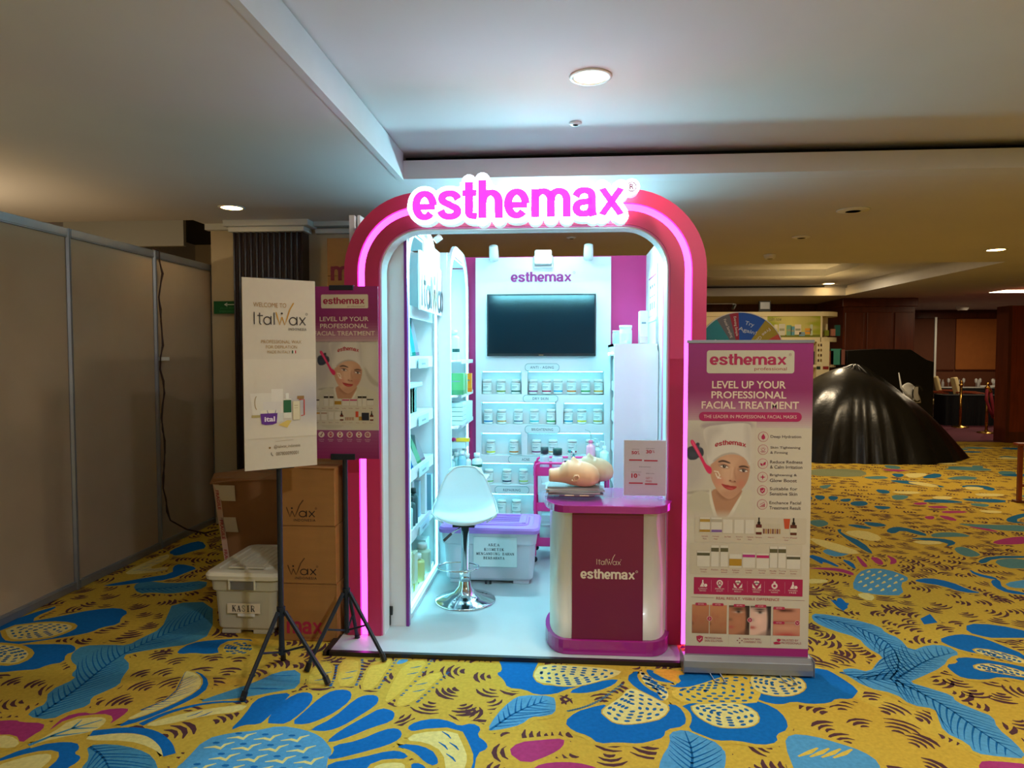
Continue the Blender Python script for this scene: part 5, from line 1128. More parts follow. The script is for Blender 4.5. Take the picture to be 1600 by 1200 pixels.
def head(label, x, y, z, rz, s=1.0):
    """practice head lying on its back: x runs from neck (-) to crown (+), face up"""
    t = thing('mannequin_head', label, 'mannequin head', (x, y, z), rz, 'practice heads on the magazines')
    st = [(-.155, .038, .036, .0), (-.15, .046, .044, .0), (-.12, .048, .046, .0), (-.09, .05, .05, .002), (-.065, .058, .066, .012), (-.035, .068, .078, .016), (0, .074, .084, .012), (.035, .078, .086, .008), (.07, .078, .084, .004), (.105, .072, .076, 0), (.13, .058, .062, -.002), (.15, .036, .042, -.004), (.158, .012, .014, -.004)]
    n = 36; vs = []; N2 = 40; xs = [a[0] for a in st]
    for i in range(N2):
        X_ = xs[0]+(xs[-1]-xs[0])*i/(N2-1)
        ry, rz_, cz = (float(np.interp(X_, xs, [a[k] for a in st])) for k in (1, 2, 3))
        for k in range(n):
            a = 2*PI*k/n; yy = ry*math.cos(a); zz = rz_*math.sin(a)
            if math.sin(a) < 0: zz *= .85
            f = max(0, math.sin(a))
            g = lambda cx, w: math.exp(-((X_-cx)/w)**2)
            gy = lambda w: math.exp(-((yy)/w)**2)
            zz += f*(.026*gy(.012)*g(-.004, .013)+.010*gy(.008)*g(.018, .016)+.006*gy(.02)*g(-.036, .006)+.005*gy(.018)*g(-.046, .005)+.008*gy(.022)*g(-.068, .011)-.006*gy(.03)*g(-.055, .006))
            for e in (-1, 1): zz -= f*.009*math.exp(-((yy-e*.028)/.014)**2)*g(.026, .009); zz += f*.004*math.exp(-((yy-e*.028)/.018)**2)*g(.044, .007)
            vs.append((X_*s, yy*s, (zz+cz)*s+.066*s))
    fs = [(i*n+k, i*n+(k+1) % n, (i+1)*n+(k+1) % n, (i+1)*n+k) for i in range(N2-1) for k in range(n)]+[tuple(reversed(range(n))), tuple((N2-1)*n+k for k in range(n))]
    m = mb('skin_rubber'); m.smooth = True; m.raw(vs, fs); m.build('face', t)
    for e in (-1, 1):
        m = mb('skin_rubber'); m.smooth = True
        m.tube([(.008*s, e*.075*s, .052*s), (-.004*s, e*.080*s, .060*s), (.006*s, e*.083*s, .080*s), (.022*s, e*.083*s, .082*s), (.030*s, e*.080*s, .066*s), (.018*s, e*.079*s, .050*s), (-.004*s, e*.078*s, .046*s), (-.014*s, e*.076*s, .052*s)], [.004, .005, .006, .006, .006, .006, .005, .004], 8); m.build('ear', t)
head('tan rubber practice head lying face up, nearer one with visible ear', .06, 3.77, .8795, .0, .88); head('tan rubber practice head lying face up, behind and right of the other', .15, 3.93, .8795, .05, .86)
t = thing('offer_stand', 'white promotion card in a clear stand on the right of the counter', 'sign', (.44, 3.74, CZ), -.04); w, h = .228, .305
m = mb('acrylic'); m.box(-w/2, -.002, .0, w/2, .0, h); m.box(-w/2, 0, 0, w/2, .07, .003); m.build('acrylic_stand', t)
m = mb('print'); m.rgb((206, 200, 206)).box(-w/2+.003, -.0045, .004, w/2-.003, -.0025, h-.003); m.T = TR(0, -.005, 0); m.frame(968, 688, 1033, 776, w, h)
RD = (188, 36, 62); GY = (110, 90, 100)
for a, b, c, d in ((976.5, 718.6, 996, 720.6), (999, 719.2, 1019.5, 721.2), (976.5, 754.6, 997.5, 756.6), (1000.5, 755.6, 1019.5, 757.6)): m.rect(a, b, c, d, RD, 1)
m.text('50', 980, 705.5, 988.5, 710.5, RD, 1, .03); m.text('%', 989, 705, 992, 711, RD, 1); m.text('30', 1002, 703.5, 1010.5, 709, RD, 1, .03); m.text('%', 1011.5, 704, 1015, 708, RD, 1)
m.text('10', 980, 740.5, 989, 747.5, RD, 1, .035); m.text('%', 990, 741, 993.5, 744, RD, 1); m.text('GET 1', 1002, 746, 1011, 749, RD, 1); m.text('FREE', 1002, 751, 1011, 753.5, RD, 1)
for s_, a, b, c in (('DISCOUNT', 981, 702, 992), ('DISCOUNT', 1002, 700.6, 1015), ('PROMO', 992, 729.4, 1009), ('DISCOUNT', 980, 737.6, 995), ('SPECIAL', 1002, 739.5, 1015)): m.text(s_, a, b, c, b+1.3, GY, 1)
m.build('card', t)

# ================================================================ STANDING POSTERS AND BANNER
def portrait(U, V):
    """printed woman in a towel turban, soft shapes; U,V in the banner's own picture units"""
    def sm(d, w): return np.clip(.5-d/w, 0, 1)
    def ell(cx, cy, rx, ry, ang=0, soft=.12):
        a = math.radians(ang); x = (U-cx)*math.cos(a)+(V-cy)*math.sin(a); y = -(U-cx)*math.sin(a)+(V-cy)*math.cos(a)
        return np.clip((1-np.sqrt((x/rx)**2+(y/ry)**2))/soft+.5, 0, 1)
    def poly(pts, soft=6, it=2):
        p = smooth([tuple(map(float, q)) for q in pts], it); ins = np.zeros(U.shape, bool); dist = np.full(U.shape, 1e9); n = len(p); j = n-1
        for i in range(n):
            xi, yi = p[i]; xj, yj = p[j]
            c = ((yi > V) != (yj > V)) & (U < (xj-xi)*(V-yi)/((yj-yi) if yj != yi else 1e-9)+xi); ins ^= c
            dx, dy = xi-xj, yi-yj; t_ = np.clip(((U-xj)*dx+(V-yj)*dy)/(dx*dx+dy*dy+1e-9), 0, 1)
            dist = np.minimum(dist, np.hypot(U-xj-t_*dx, V-yj-t_*dy)); j = i
        return np.clip(.5+np.where(ins, dist, -dist)/soft, 0, 1)
    img = np.zeros(U.shape+(3,))+np.array((204, 196, 180.))
    def mix(mask, col, k=1.0):
        nonlocal img
        mm = (mask*k)[..., None]; img = img*(1-mm)+np.array(col, float)*mm
    mix(poly([(20,700),(160,680),(190,900),(140,1100),(20,1150)], 80), (190, 180, 172)); mix(poly([(500,680),(620,700),(640,900),(560,1040),(500,900)], 70), (214, 206, 192))
    mix(poly([(500,900),(560,1100),(700,1150),(700,1120),(600,1060)], 20), (176, 166, 146), .8); mix(poly([(40,1150),(200,1140),(210,1150),(40,1175)], 14), (160, 150, 134), .8)
    mix(poly([(130,655),(240,640),(420,628),(530,650),(530,690),(150,700)], 24), (150, 128, 140), .55)
    # robe and neck
    mix(poly([(20,1180),(210,1120),(240,1400),(330,1560),(20,1560)], 10), (196, 188, 166)); mix(poly([(440,1110),(560,1160),(680,1210),(680,1560),(310,1560),(360,1350)], 10), (206, 198, 176))
    mix(poly([(215,1120),(450,1120),(425,1180),(330,1350),(265,1352),(222,1200)], 6), (184, 134, 102)); mix(poly([(240,1130),(440,1130),(380,1200),(290,1210)], 30), (150, 98, 72), .7)
    mix(poly([(205,1110),(222,1200),(266,1352),(250,1370),(200,1210)], 6), (222, 214, 194)); mix(poly([(425,1175),(440,1180),(345,1380),(325,1352)], 6), (224, 216, 196))
    # face
    F = poly([(208,950),(205,1010),(216,1060),(240,1110),(268,1155),(315,1195),(352,1205),(390,1185),(430,1140),(470,1085),(488,1030),(496,960),(470,880),(400,850),(300,860),(230,900)], 5)
    mix(F, (206, 158, 126)); mix(F*ell(330, 1010, 90, 110, 0, .9), (226, 182, 150), .6); mix(F*ell(440, 1050, 70, 110, 10, .9), (178, 124, 96), .55); mix(F*ell(240, 1010, 50, 110, 0, .9), (190, 138, 108), .5)
    mix(F*ell(275, 1075, 40, 32, 0, .9), (222, 140, 120), .5); mix(F*ell(430, 1090, 32, 28, 0, .9), (206, 122, 100), .5); mix(F*ell(345, 1170, 60, 30, 0, .9), (190, 136, 104), .5)
    mix(poly([(262,928),(300,915),(350,936),(352,946),(300,930),(266,938)], 7), (70, 46, 38)); mix(poly([(412,962),(450,955),(484,968),(484,976),(450,967),(414,974)], 7), (70, 46, 38))
    for cx, cy, a in ((306, 966, 12), (446, 994, 8)):
        mix(ell(cx, cy-4, 40, 17, a, .5), (160, 108, 84), .6); mix(ell(cx, cy, 31, 10, a, .25), (232, 218, 206)); mix(ell(cx+2, cy-1, 12, 11, 0, .3), (50, 30, 26)); mix(ell(cx+5, cy-4, 3, 3, 0, .5), (240, 236, 230))
        mix(poly([(cx-36, cy-2), (cx-14, cy-15), (cx+14, cy-12), (cx+36, cy+6), (cx+14, cy-7), (cx-14, cy-9)], 4), (46, 28, 24)); mix(poly([(cx-32, cy+5), (cx, cy+12), (cx+32, cy+9), (cx, cy+14)], 4), (120, 74, 58), .6)
    mix(poly([(392,960),(384,1010),(398,1050),(388,1064),(372,1000)], 12), (176, 122, 94), .5); mix(poly([(372,960),(368,1040),(358,1058),(362,1000)], 14), (236, 196, 168), .5)
    mix(ell(352, 1068, 8, 5, 10, .5), (120, 66, 52)); mix(ell(385, 1074, 8, 5, 10, .5), (120, 66, 52)); mix(ell(368, 1076, 26, 7, 10, .8), (164, 108, 84), .6)
    mix(poly([(284,1088),(312,1098),(338,1100),(352,1106),(372,1106),(404,1110),(392,1126),(362,1138),(330,1132),(304,1116)], 4), (176, 52, 54)); mix(poly([(290,1092),(340,1110),(400,1112),(360,1114),(320,1108)], 4), (120, 30, 34), .8); mix(ell(352, 1124, 24, 5, 8, .6), (216, 110, 106), .6)
    # turban
    T_ = poly([(196,962),(176,900),(190,840),(160,770),(150,705),(180,676),(260,664),(380,650),(470,650),(500,670),(496,760),(502,850),(500,930),(488,968),(462,905),(400,876),(330,876),(270,900),(228,938)], 5, 1)
    mix(T_, (216, 208, 196)); mix(T_*poly([(150,700),(240,665),(300,700),(220,760),(205,860),(180,900)], 50), (184, 174, 166), .6); mix(T_*poly([(440,650),(500,660),(500,940),(470,900)], 40), (190, 180, 170), .6); mix(T_*poly([(230,938),(300,890),(400,876),(490,960),(480,930),(400,860),(300,868),(225,920)], 8), (170, 156, 142), .7)
    # glove, brush, gel
    mix(poly([(30,830),(90,815),(110,790),(130,800),(120,830),(150,830),(160,870),(150,895),(120,900),(100,920),(40,920)], 5), (52, 56, 70)); mix(ell(120, 830, 22, 14, 30, .5), (82, 88, 104), .5); mix(ell(80, 880, 30, 20, 0, .7), (78, 84, 98), .4)
    mix(poly([(60,775),(82,772),(112,830),(150,900),(176,952),(206,966),(220,990),(214,1022),(190,1018),(168,985),(140,925),(88,835),(62,800)], 4), (222, 40, 96)); mix(poly([(66,780),(76,778),(140,900),(130,900)], 4), (246, 110, 146), .7)
    for pts in ([(236,1000),(262,1004),(276,1030),(262,1050),(284,1052)], [(246,1016),(256,1040),(276,1050)]):
        for a, b in zip(pts[:-1], pts[1:]):
            dx, dy = b[0]-a[0], b[1]-a[1]; t_ = np.clip(((U-a[0])*dx+(V-a[1])*dy)/(dx*dx+dy*dy), 0, 1); mix(np.clip(1.2-np.hypot(U-a[0]-t_*dx, V-a[1]-t_*dy)/5, 0, 1), (240, 224, 206))
    return img
PURP = (146, 36, 112); PNK = (176, 26, 84); CRM = (226, 208, 188); PAPR = (212, 200, 180)
def tiny(m, s_, cx, y, w, h, col, L=3): m.text(s_, cx-w/2, y, cx+w/2, y+h, col, L)
def products(m, rows_, L=4):
    for x, y, w, h, cap, col in rows_:
        m.rect(x-w/2, y, x+w/2, y+h, (216, 208, 192), L, .6); m.line([(x-w/2, y), (x+w/2, y), (x+w/2, y+h), (x-w/2, y+h)], .18, (170, 160, 140), L+1, closed=True)
        if cap: m.rect(x-w/2, y+h*.12, x+w/2, y+h*.3, cap, L+1)
        if col: m.rect(x-w/2, y+h*.35, x+w/2, y+h*.85, col, L+2)
def dropper(m, x, y, w, h, c1=(110, 40, 28), L=4): m.rect(x-w*.12, y, x+w*.12, y+h*.3, (30, 20, 20), L); m.rect(x-w*.25, y+h*.25, x+w*.25, y+h*.42, (40, 24, 22), L); m.rect(x-w/2, y+h*.4, x+w/2, y+h, c1, L, .8); m.rect(x-w/2, y+h*.6, x+w/2, y+h*.85, (214, 206, 180), L+1)

def stand(label, plabel, hub_px, feet, board_fn, pole_top, ztop, zbot, dy, ang):
    hx, hy = hub_px
    t = thing('poster_stand', label, 'poster stand', (hx, hy, 0))
    m = mb('navy_metal'); m.smooth = False; m.tube([(0, 0, .12), (0, 0, zbot+.2)], .0135, 12); m.build('pole', t)
    m = mb('navy_metal'); m.prism(ring(0, 0, .021, None, 12), .30, .345, 'z'); m.build('hub', t); m = mb('navy_metal'); m.prism(ring(0, 0, .016, None, 12), .105, .14, 'z'); m.build('slider', t)
    for fx_, fy_ in feet:
        v = Vector((fx_-hx, fy_-hy, 0)); u = v.normalized(); m = mb('navy_metal'); a = u*.024; m.tube([(a.x, a.y, .325), (v.x, v.y, .015)], .0105, 8); m.build('leg', t)
        m = mb('black_plastic'); b = v*.93+Vector((0, 0, .04)); m.tube([tuple(b), (v.x, v.y, .004)], .0145, 8); m.build('rubber_foot', t)
        m = mb('navy_metal'); k = v*.52; m.tube([(u.x*.014, u.y*.014, .12), (k.x, k.y, .325-.31*.50)], .0055, 6); m.build('brace', t)
    T = TR(0, 0, 0, ang); m = MB(T); m.use('navy_metal'); m.box(-.065, dy-.012, zbot-.006, .065, -.0, zbot+.026); m.build('lower_clip', t, .003)
    m = MB(T); m.use('navy_metal'); m.box(-.065, dy-.012, ztop-.020, .065, dy+.012, ztop+.006); m.build('upper_clip', t, .003)
    m = MB(T); m.use('navy_metal'); m.tube([(0, 0, zbot+.02), (0, -.0, ztop-.02)], .008, 8); m.build('upper_pole', t)
    return t
# stand 1: white poster turned to the right
c0 = on_floor(437, 1046); zb1 = 1.045; zt1 = 1.94; a1 = math.atan2(.24, .245)
p0 = at_y(383, 736, 3.16); p1 = at_y(495.5, 724, 3.375); cx, cy = (p0[0]+p1[0])/2, (3.16+3.375)/2; a1 = math.atan2(3.375-3.16, p1[0]-p0[0]); W1 = math.hypot(3.375-3.16, p1[0]-p0[0]); zb1 = p0[1]; H1 = at_y(383, 433, 3.16)[1]-p0[1]
hub = (cx-(-.022)*math.sin(a1)*1, cy+.022)
hub = (at_y(438.5, 900, cy+.03)[0], cy+.03)
feet = [on_floor(379, 1096), on_floor(513, 1070), (hub[0]-.06, hub[1]+.16)]
stand('black tripod poster stand holding the white poster', '', hub, feet, None, 0, zb1+H1, zb1, -.028, a1)
t = thing('poster_board', 'white welcome poster with gold and black wax lettering on the left stand', 'poster', (cx, cy-.004, zb1), a1)
off = 0
m = mb('print'); m.T = TR(off, 0, 0); m.rgb((206, 196, 180)).box(-W1/2, -.004, 0, W1/2, .004, H1); m.build('board', t)
m = mb('print'); m.T = TR(off, -.0046, 0); m.frame(383, 434.5, 495, 733, W1, H1)
def swoosh(U, V):
    a = np.clip((V-575-(495-U)*.12)/60, 0, 1)*np.clip((672-V)/40, 0, 1); b = np.clip((U-430)/50, 0, 1)
    base = np.zeros(U.shape+(3,))+np.array((212, 202, 186.)); k = (a*(.25+.75*b)*.85)[..., None]
    return base*(1-k)+np.array((160, 158, 176.))*k
m.paint(383, 560, 495, 684, 40, 50, swoosh, 1)
GD = (168, 128, 62); DK = (48, 38, 40)
m.text('WELCOME TO', 399, 472, 449, 479, GD, 2); wax_logo(m, 399, 487, 480, 506, DK, (196, 142, 40), 2, 1.0); m.text('INDONESIA', 452, 510.5, 480.5, 514.5, DK, 2, .01, 1.25)
m.text('PROFESSIONAL WAX', 410, 530, 472, 535.3, GD, 2); m.text('FOR DEPILATION', 417, 538.3, 465, 543.3, GD, 2); m.text('MADE IN ITALY', 419, 546.4, 454.5, 551, GD, 2)
m.rect(457, 546.2, 459, 551, (30, 70, 50), 2); m.rect(459, 546.2, 461.2, 551, (230, 226, 216), 2); m.rect(461.2, 546.2, 463.3, 551, (176, 40, 44), 2)
m.flat([(392, 613), (424, 613), (424, 650), (396, 650)], (216, 210, 200), 2); m.flat([(424, 607), (442, 607), (442, 655), (424, 655)], (222, 216, 208), 2); m.flat([(411, 627), (441, 627), (436, 660), (413, 660)], (214, 208, 204), 3)
m.line(_arc(424, 640, 6.5, 9, 0, 180), 1.2, (90, 70, 140), 4); m.line(_arc(404, 628, 5, 12, 120, 240), 1, (150, 120, 60), 4)
m.rect(394, 647, 407, 651, (170, 156, 100), 3); m.rect(407, 640, 432.5, 646, (226, 220, 206), 4, 2); m.flat([(407, 645), (433, 645), (431.5, 661), (425, 663), (414, 663), (408.5, 661)], (92, 34, 140), 5); m.text('ital', 413, 650, 429, 658, (230, 216, 236), 6, .03)
m.rect(434, 645, 442, 659, (206, 206, 200), 4, 1); m.rect(446, 614, 451, 623, (226, 224, 216), 4, 1); m.rect(442.5, 623, 454.5, 654, (218, 214, 200), 4, 1); m.rect(442.5, 625, 454.5, 645, (20, 92, 54), 5, 1)
m.rect(464, 619, 475, 624, (150, 110, 60), 4); m.line([(467, 625), (475, 625), (475, 650), (470, 651)], 1.6, (190, 50, 36), 5); m.rect(457, 627, 468, 657, (216, 206, 176), 5); m.line([(457, 627), (468, 627), (468, 657), (457, 657)], .5, (176, 150, 70), 6, closed=True); m.line([(459, 634), (465, 634)], .7, (150, 130, 90), 6); m.line([(459, 638), (465, 638)], .5, (150, 130, 90), 6)
m.flat([(434, 664), (448, 657), (455, 658), (448, 669)], (212, 184, 96), 4)
m.line([(429, 690), (457, 689)], .35, (140, 110, 60), 2); m.text('@italwax_indonesia', 427, 695.5, 468, 702, (120, 92, 50), 2); m.disc(420.5, 699.5, 1.7, (140, 104, 50), 2)
m.line([(423, 707), (422.6, 710), (425.5, 712.6)], .9, (70, 56, 46), 2); m.text('087800090001', 430, 707, 465, 712.6, (110, 86, 50), 2)
m.build('print', t, label='printed welcome text, logo and products')
# stand 2: magenta poster
Y2 = 3.56; p0 = at_y(489, 716, Y2); p1 = at_y(592.5, 716, Y2); W2 = p1[0]-p0[0]; H2 = at_y(540, 447.5, Y2)[1]-p0[1]; cx = (p0[0]+p1[0])/2
hub = (at_y(541, 900, 3.59)[0], 3.59); feet = [on_floor(601, 1034), on_floor(479, 1050), (hub[0]+.02, hub[1]+.13)]
stand('black tripod poster stand holding the magenta poster', '', hub, feet, None, 0, p0[1]+H2, p0[1], -.028, .02)
t = thing('poster_board', 'magenta facial treatment poster on the second tripod stand', 'poster', (cx, Y2, p0[1]), .02)
m = mb('print'); m.rgb((150, 44, 116)).box(-W2/2, -.003, 0, W2/2, .003, H2); m.build('board', t)
m = mb('print'); m.T = TR(0, -.0036, 0); m.frame(489, 447.5, 593, 716.5, W2, H2)
m.grad(489, 447.5, 593, 500, (156, 42, 124), (140, 40, 100), 6, 1); m.grad(489, 500, 593, 534, (140, 40, 100), (190, 160, 158), 8, 1)
fP = lambda U, V: portrait((U-516)/.151+150, (V-528)/.1555+650)
m.paint(489, 533, 593, 671.5, 105, 140, fP, 1); m.grad(489, 671.5, 593, 716.5, (156, 80, 128), (136, 26, 92), 8, 1)
m.rect(505.5, 460, 578, 481.5, (220, 208, 184), 2, 2); m.text('esthemax', 508.5, 464.5, 572.5, 475, (170, 28, 76), 3); m.text('professional', 546, 477, 572.5, 480.5, (170, 110, 100), 3)
m.text('LEVEL UP YOUR', 503, 494.5, 578.5, 501.5, CRM, 3, .012); m.text('PROFESSIONAL', 503.5, 505.3, 577.5, 512.3, CRM, 3, .012); m.text('FACIAL TREATMENT', 494, 516.7, 588, 523.8, CRM, 3, .012)
m.text('esthemax', 530, 543.5, 563, 550, (176, 44, 60), 3, arc=3)
m.rect(491, 622, 588, 640, (208, 198, 176), 2, 1.5); m.rect(491, 641.5, 588, 663.5, (206, 196, 174), 2, 1.5)
products(m, [(496, 622, 10, 11, (70, 54, 44), None), (511.5, 616, 7, 18, (60, 50, 40), None), (520, 616, 6.5, 18, (60, 50, 40), None), (530, 622, 10.5, 11, None, (176, 130, 30)), (542, 622, 11, 11, (190, 40, 100), None), (554, 622, 11, 11, (190, 40, 100), None), (564, 616, 6.5, 18, (60, 50, 40), None), (571, 616, 6.5, 18, (60, 50, 40), None), (580, 621, 10.5, 11, (60, 54, 44), None),
    (497, 642, 9, 14, (190, 140, 60), None), (508, 642, 9, 14, (180, 150, 130), None), (519, 643, 8, 12, None, None), (529, 643, 8, 12, None, None)])
dropper(m, 535.5, 641.5, 5.5, 15); dropper(m, 582, 641.5, 5.5, 15)
for k in range(8): m.rect(541+k*1.8, 651, 541.9+k*1.8, 656, (176, 120, 60) if k % 2 else (150, 60, 60), 4)
m.rect(557, 642, 561.5, 651, (206, 70, 44), 4); m.rect(562, 650, 568, 656, (176, 130, 40), 4); m.rect(566.5, 644, 578, 656, (30, 34, 50), 4)
for k in range(9): tiny(m, ('Massage', 'Cleanser', 'Gel', 'Mask', 'Face Mask', 'Face Mask', 'Cleanser', 'Toner', 'Powder')[k], 497+k*10.5, 636.5, 6, 1.6, (150, 80, 80)); tiny(m, ('Mask', 'Mask', 'Eye', 'Lip', 'Serum', 'Ampoules', 'Care', 'Kit', 'Serum')[k], 497+k*10.5, 659, 5, 1.5, (150, 80, 80))
for k, xx in enumerate((503.5, 518, 532.5, 547.5, 562, 575.5)):
    m.disc(xx, 678.5, 4.8, (226, 206, 190), 2); m.disc(xx, 678.5, 3.8, (200, 150, 150) if k % 2 else (226, 206, 190), 3)
    if k == 0: m.line([(501.5, 679), (503, 681), (505.5, 675.5)], 1.2, (110, 20, 60), 4)
    elif k == 5: m.line(_arc(575, 678, 2, 2, 0, 360), .8, (150, 40, 80), 4); m.line([(576.5, 679.5), (578, 681)], .8, (150, 40, 80), 4)
    else: m.flat([(xx-2.4, 677), (xx, 680), (xx+2.4, 677), (xx+1, 682), (xx-1, 682)], (170, 30, 80), 4); m.disc(xx, 676, 1.3, (170, 30, 80), 4)
    tiny(m, ('Clinically', 'Premium', 'Professional', 'Dermatologist', 'Vegan', 'Paraben')[k], xx, 685.5, 8.5, 1.6, (226, 200, 200)); tiny(m, ('Tested', 'Quality', 'Result', 'Friendly', 'Formula', 'Free')[k], xx, 688.3, 6, 1.4, (226, 200, 200))
m.build('print', t, label='printed magenta facial treatment design')

# roll-up banner
YB = 3.50; p0 = at_y(1070, 1029, YB); p1 = at_y(1262, 1031, YB); W3 = p1[0]-p0[0]; z0 = .085; H3 = at_y(1165, 535, YB)[1]-z0; cx = (p0[0]+p1[0])/2
t = thing('rollup_banner', 'tall magenta and cream roll-up banner right of the arch', 'banner', (cx, YB, 0))
m = mb('print'); m.rgb((190, 180, 160)).box(-W3/2, -.0008, z0, W3/2, .0008, z0+H3); m.build('sheet', t)
m = mb('alu'); m.prism([(-.055, .012), (.05, .012), (.055, .03), (.05, .075), (.02, .088), (-.02, .088), (-.05, .07), (-.055, .04)], -W3/2-.012, W3/2+.012, 'x'); m.box(-W3/2-.016, -.058, .008, -W3/2-.012, .056, .09); m.box(W3/2+.012, -.058, .008, W3/2+.016, .056, .09); m.build('cassette', t, .002, label='silver base cassette')
m = mb('alu'); m.box(-W3/2-.006, -.006, z0+H3-.004, W3/2+.004, .006, z0+H3+.012); m.build('top_rail', t, .002)
m = mb('alu'); m.tube([(.0, .02, .08), (.0, .02, z0+H3)], .008); m.build('support_pole', t)
for x in (-.16, .18):
    m = mb('chrome'); m.tube([(x-.03, -.04, .012), (x-.02, -.12, .006), (x, -.145, .006), (x+.03, -.13, .006), (x+.02, -.04, .012)], .003, 6); m.build('wire_foot', t)
m = mb('print'); m.T = TR(0, -.0014, z0); B5 = lambda x: 1060+x/4.614; V5 = lambda y: 520+y/4.614; B6 = lambda x: 1060+x/4.286; V6 = lambda y: 780+y/4.286
m.frame(1068, 535, 1262, 1030, W3, H3)
m.grad(1068, 535, 1262, 610, (158, 38, 128), (146, 36, 104), 10, 1); m.grad(1068, 610, 1262, 668, (146, 36, 104), (202, 186, 178), 18, 1); m.rect(1068, 668, 1262, 1016.5, (208, 198, 178), 1)
m.paint(1068, 657, 1176, 812, 150, 215, lambda U, V: (lambda I, k: I*(1-k)+np.array((206, 194, 178.))*k)(portrait((U-1060)*4.614, (V-520)*4.614), np.maximum(np.clip((U-1164)/12, 0, 1), np.clip((V-797)/14, 0, 1))[..., None]), 2)
m.rect(B5(172), V5(126), B5(798), V5(291), (206, 200, 178), 2, 4); m.text('esthemax', B5(193), V5(150), B5(742), V5(232), (178, 24, 82), 3); m.text('professional', B5(514), V5(246), B5(745), V5(276), (166, 60, 70), 3)
m.line([(B5(768)+1.8*math.cos(a), V5(157)+2*math.sin(a)) for a in np.linspace(0, 6.3, 12)], .4, (170, 120, 120), 3); tiny(m, 'R', B5(768), V5(151), 1.6, 2.4, (170, 120, 120))
m.text('LEVEL UP YOUR', B5(212), V5(346), B5(740), V5(400), (232, 212, 190), 3, .018); m.text('PROFESSIONAL', B5(208), V5(420), B5(745), V5(472), (232, 212, 190), 3, .018); m.text('FACIAL TREATMENT', B5(138), V5(493), B5(836), V5(547), (232, 212, 190), 3, .018)
m.rect(B5(120), V5(570), B5(857), V5(637), (176, 24, 92), 4, 7); m.text('THE LEADER IN PROFESSIONAL FACIAL MASKS', B5(154), V5(591), B5(820), V5(615), (232, 200, 190), 5)
m.text('esthemax', B5(238), V5(790), B5(462), V5(826), (176, 36, 60), 4, arc=4)
its = [(747, 'Deep Hydration', None, 855), (840, 'Skin Tightening', '& Firming', 852), (942, 'Reduce Redness', '& Calm Irritation', 868), (1039, 'Brightening &', 'Glow Boost', 830), (1136, 'Suitable for', 'Sensitive Skin', 835), (1238, 'Enchance Facial', 'Treatment Result', 862)]
for k, (yy, a, b, xe) in enumerate(its):
    c = (B5(585), V5(yy)); m.disc(c[0], c[1], 8.0, (186, 60, 90), 3); m.disc(c[0], c[1], 7.4, (206, 192, 176), 4)
    if b is None: m.text(a, B5(637), V5(yy-12), B5(xe), V5(yy+14), (78, 60, 62), 3, .008)
    else: m.text(a, B5(637), V5(yy-25), B5(xe), V5(yy-3), (78, 60, 62), 3, .008); m.text(b, B5(637), V5(yy+11), B5(xe-(90 if k == 1 else 0)), V5(yy+35), (78, 60, 62), 3, .008)
    X_, Y_ = c; Kc = (178, 24, 80)
    if k == 0: m.flat([(X_, Y_-5), (X_+3, Y_), (X_+2.6, Y_+3), (X_, Y_+4.6), (X_-2.6, Y_+3), (X_-3, Y_)], Kc, 5)
    elif k == 1: m.line(_arc(X_, Y_, 2.2, 2.2, 0, 360), .5, Kc, 5); [m.line([(X_+3*math.cos(q), Y_-3*math.sin(q)), (X_+4.4*math.cos(q), Y_-4.4*math.sin(q))], .5, Kc, 5) for q in (.4, 1.2, 2, 2.8)]; m.line([(X_-4, Y_+3), (X_+4, Y_+3)], .5, Kc, 5); m.line([(X_-3, Y_+4.4), (X_+3, Y_+4.4)], .5, Kc, 5)
    elif k == 2: m.flat([(X_+.3, Y_+3), (X_+.5, Y_-1), (X_+4.5, Y_-3.5), (X_+4, Y_+1.5)], Kc, 5); m.flat([(X_-.3, Y_+3.5), (X_-.6, Y_), (X_-4.5, Y_-1), (X_-3, Y_+3)], Kc, 5)
    elif k == 3: m.flat([(X_, Y_-4.5), (X_+1, Y_-1), (X_+4.5, Y_), (X_+1, Y_+1), (X_, Y_+4.5), (X_-1, Y_+1), (X_-4.5, Y_), (X_-1, Y_-1)], Kc, 5)
    elif k == 4: m.flat([(X_-4, Y_-3), (X_, Y_-4.6), (X_+4, Y_-3), (X_+3.4, Y_+2), (X_, Y_+4.8), (X_-3.4, Y_+2)], Kc, 5); m.line([(X_-2, Y_), (X_-.4, Y_+1.8), (X_+2.2, Y_-1.8)], .9, (226, 206, 196), 6)
    else: [m.rect(X_-3.5+q*2, Y_+2.5-q*1.4, X_-2.2+q*2, Y_+4, Kc, 5) for q in range(4)]; m.line([(X_-3.5, Y_), (X_+3.5, Y_-4)], .6, Kc, 5)
m.rect(B6(92), V6(125), B6(840), V6(300), (202, 190, 168), 3, 2); m.rect(B6(60), V6(305), B6(815), V6(520), (202, 190, 168), 3, 2)
products(m, [(B6(160), V6(128), 16, 25, (176, 140, 60), None), (B6(238), V6(128), 17, 25, (180, 170, 150), None), (B6(314), V6(140), 15, 22, None, None), (B6(390), V6(140), 15, 22, None, None), (B6(462), V6(140), 14, 22, None, None),
    (B6(152), V6(358), 20, 25, (86, 84, 60), None), (B6(230), V6(318), 12, 34, (92, 86, 56), None), (B6(293), V6(318), 12, 34, (92, 86, 56), None), (B6(369), V6(375), 19.5, 22, None, (180, 136, 36)), (B6(459), V6(365), 19.5, 24, (180, 40, 130), None), (B6(552), V6(368), 19.5, 24, (190, 30, 100), None), (B6(624), V6(318), 12, 34, (92, 86, 56), None), (B6(681), V6(318), 12, 34, (92, 86, 56), None), (B6(757), V6(375), 21, 22, (84, 80, 58), None)], 5)
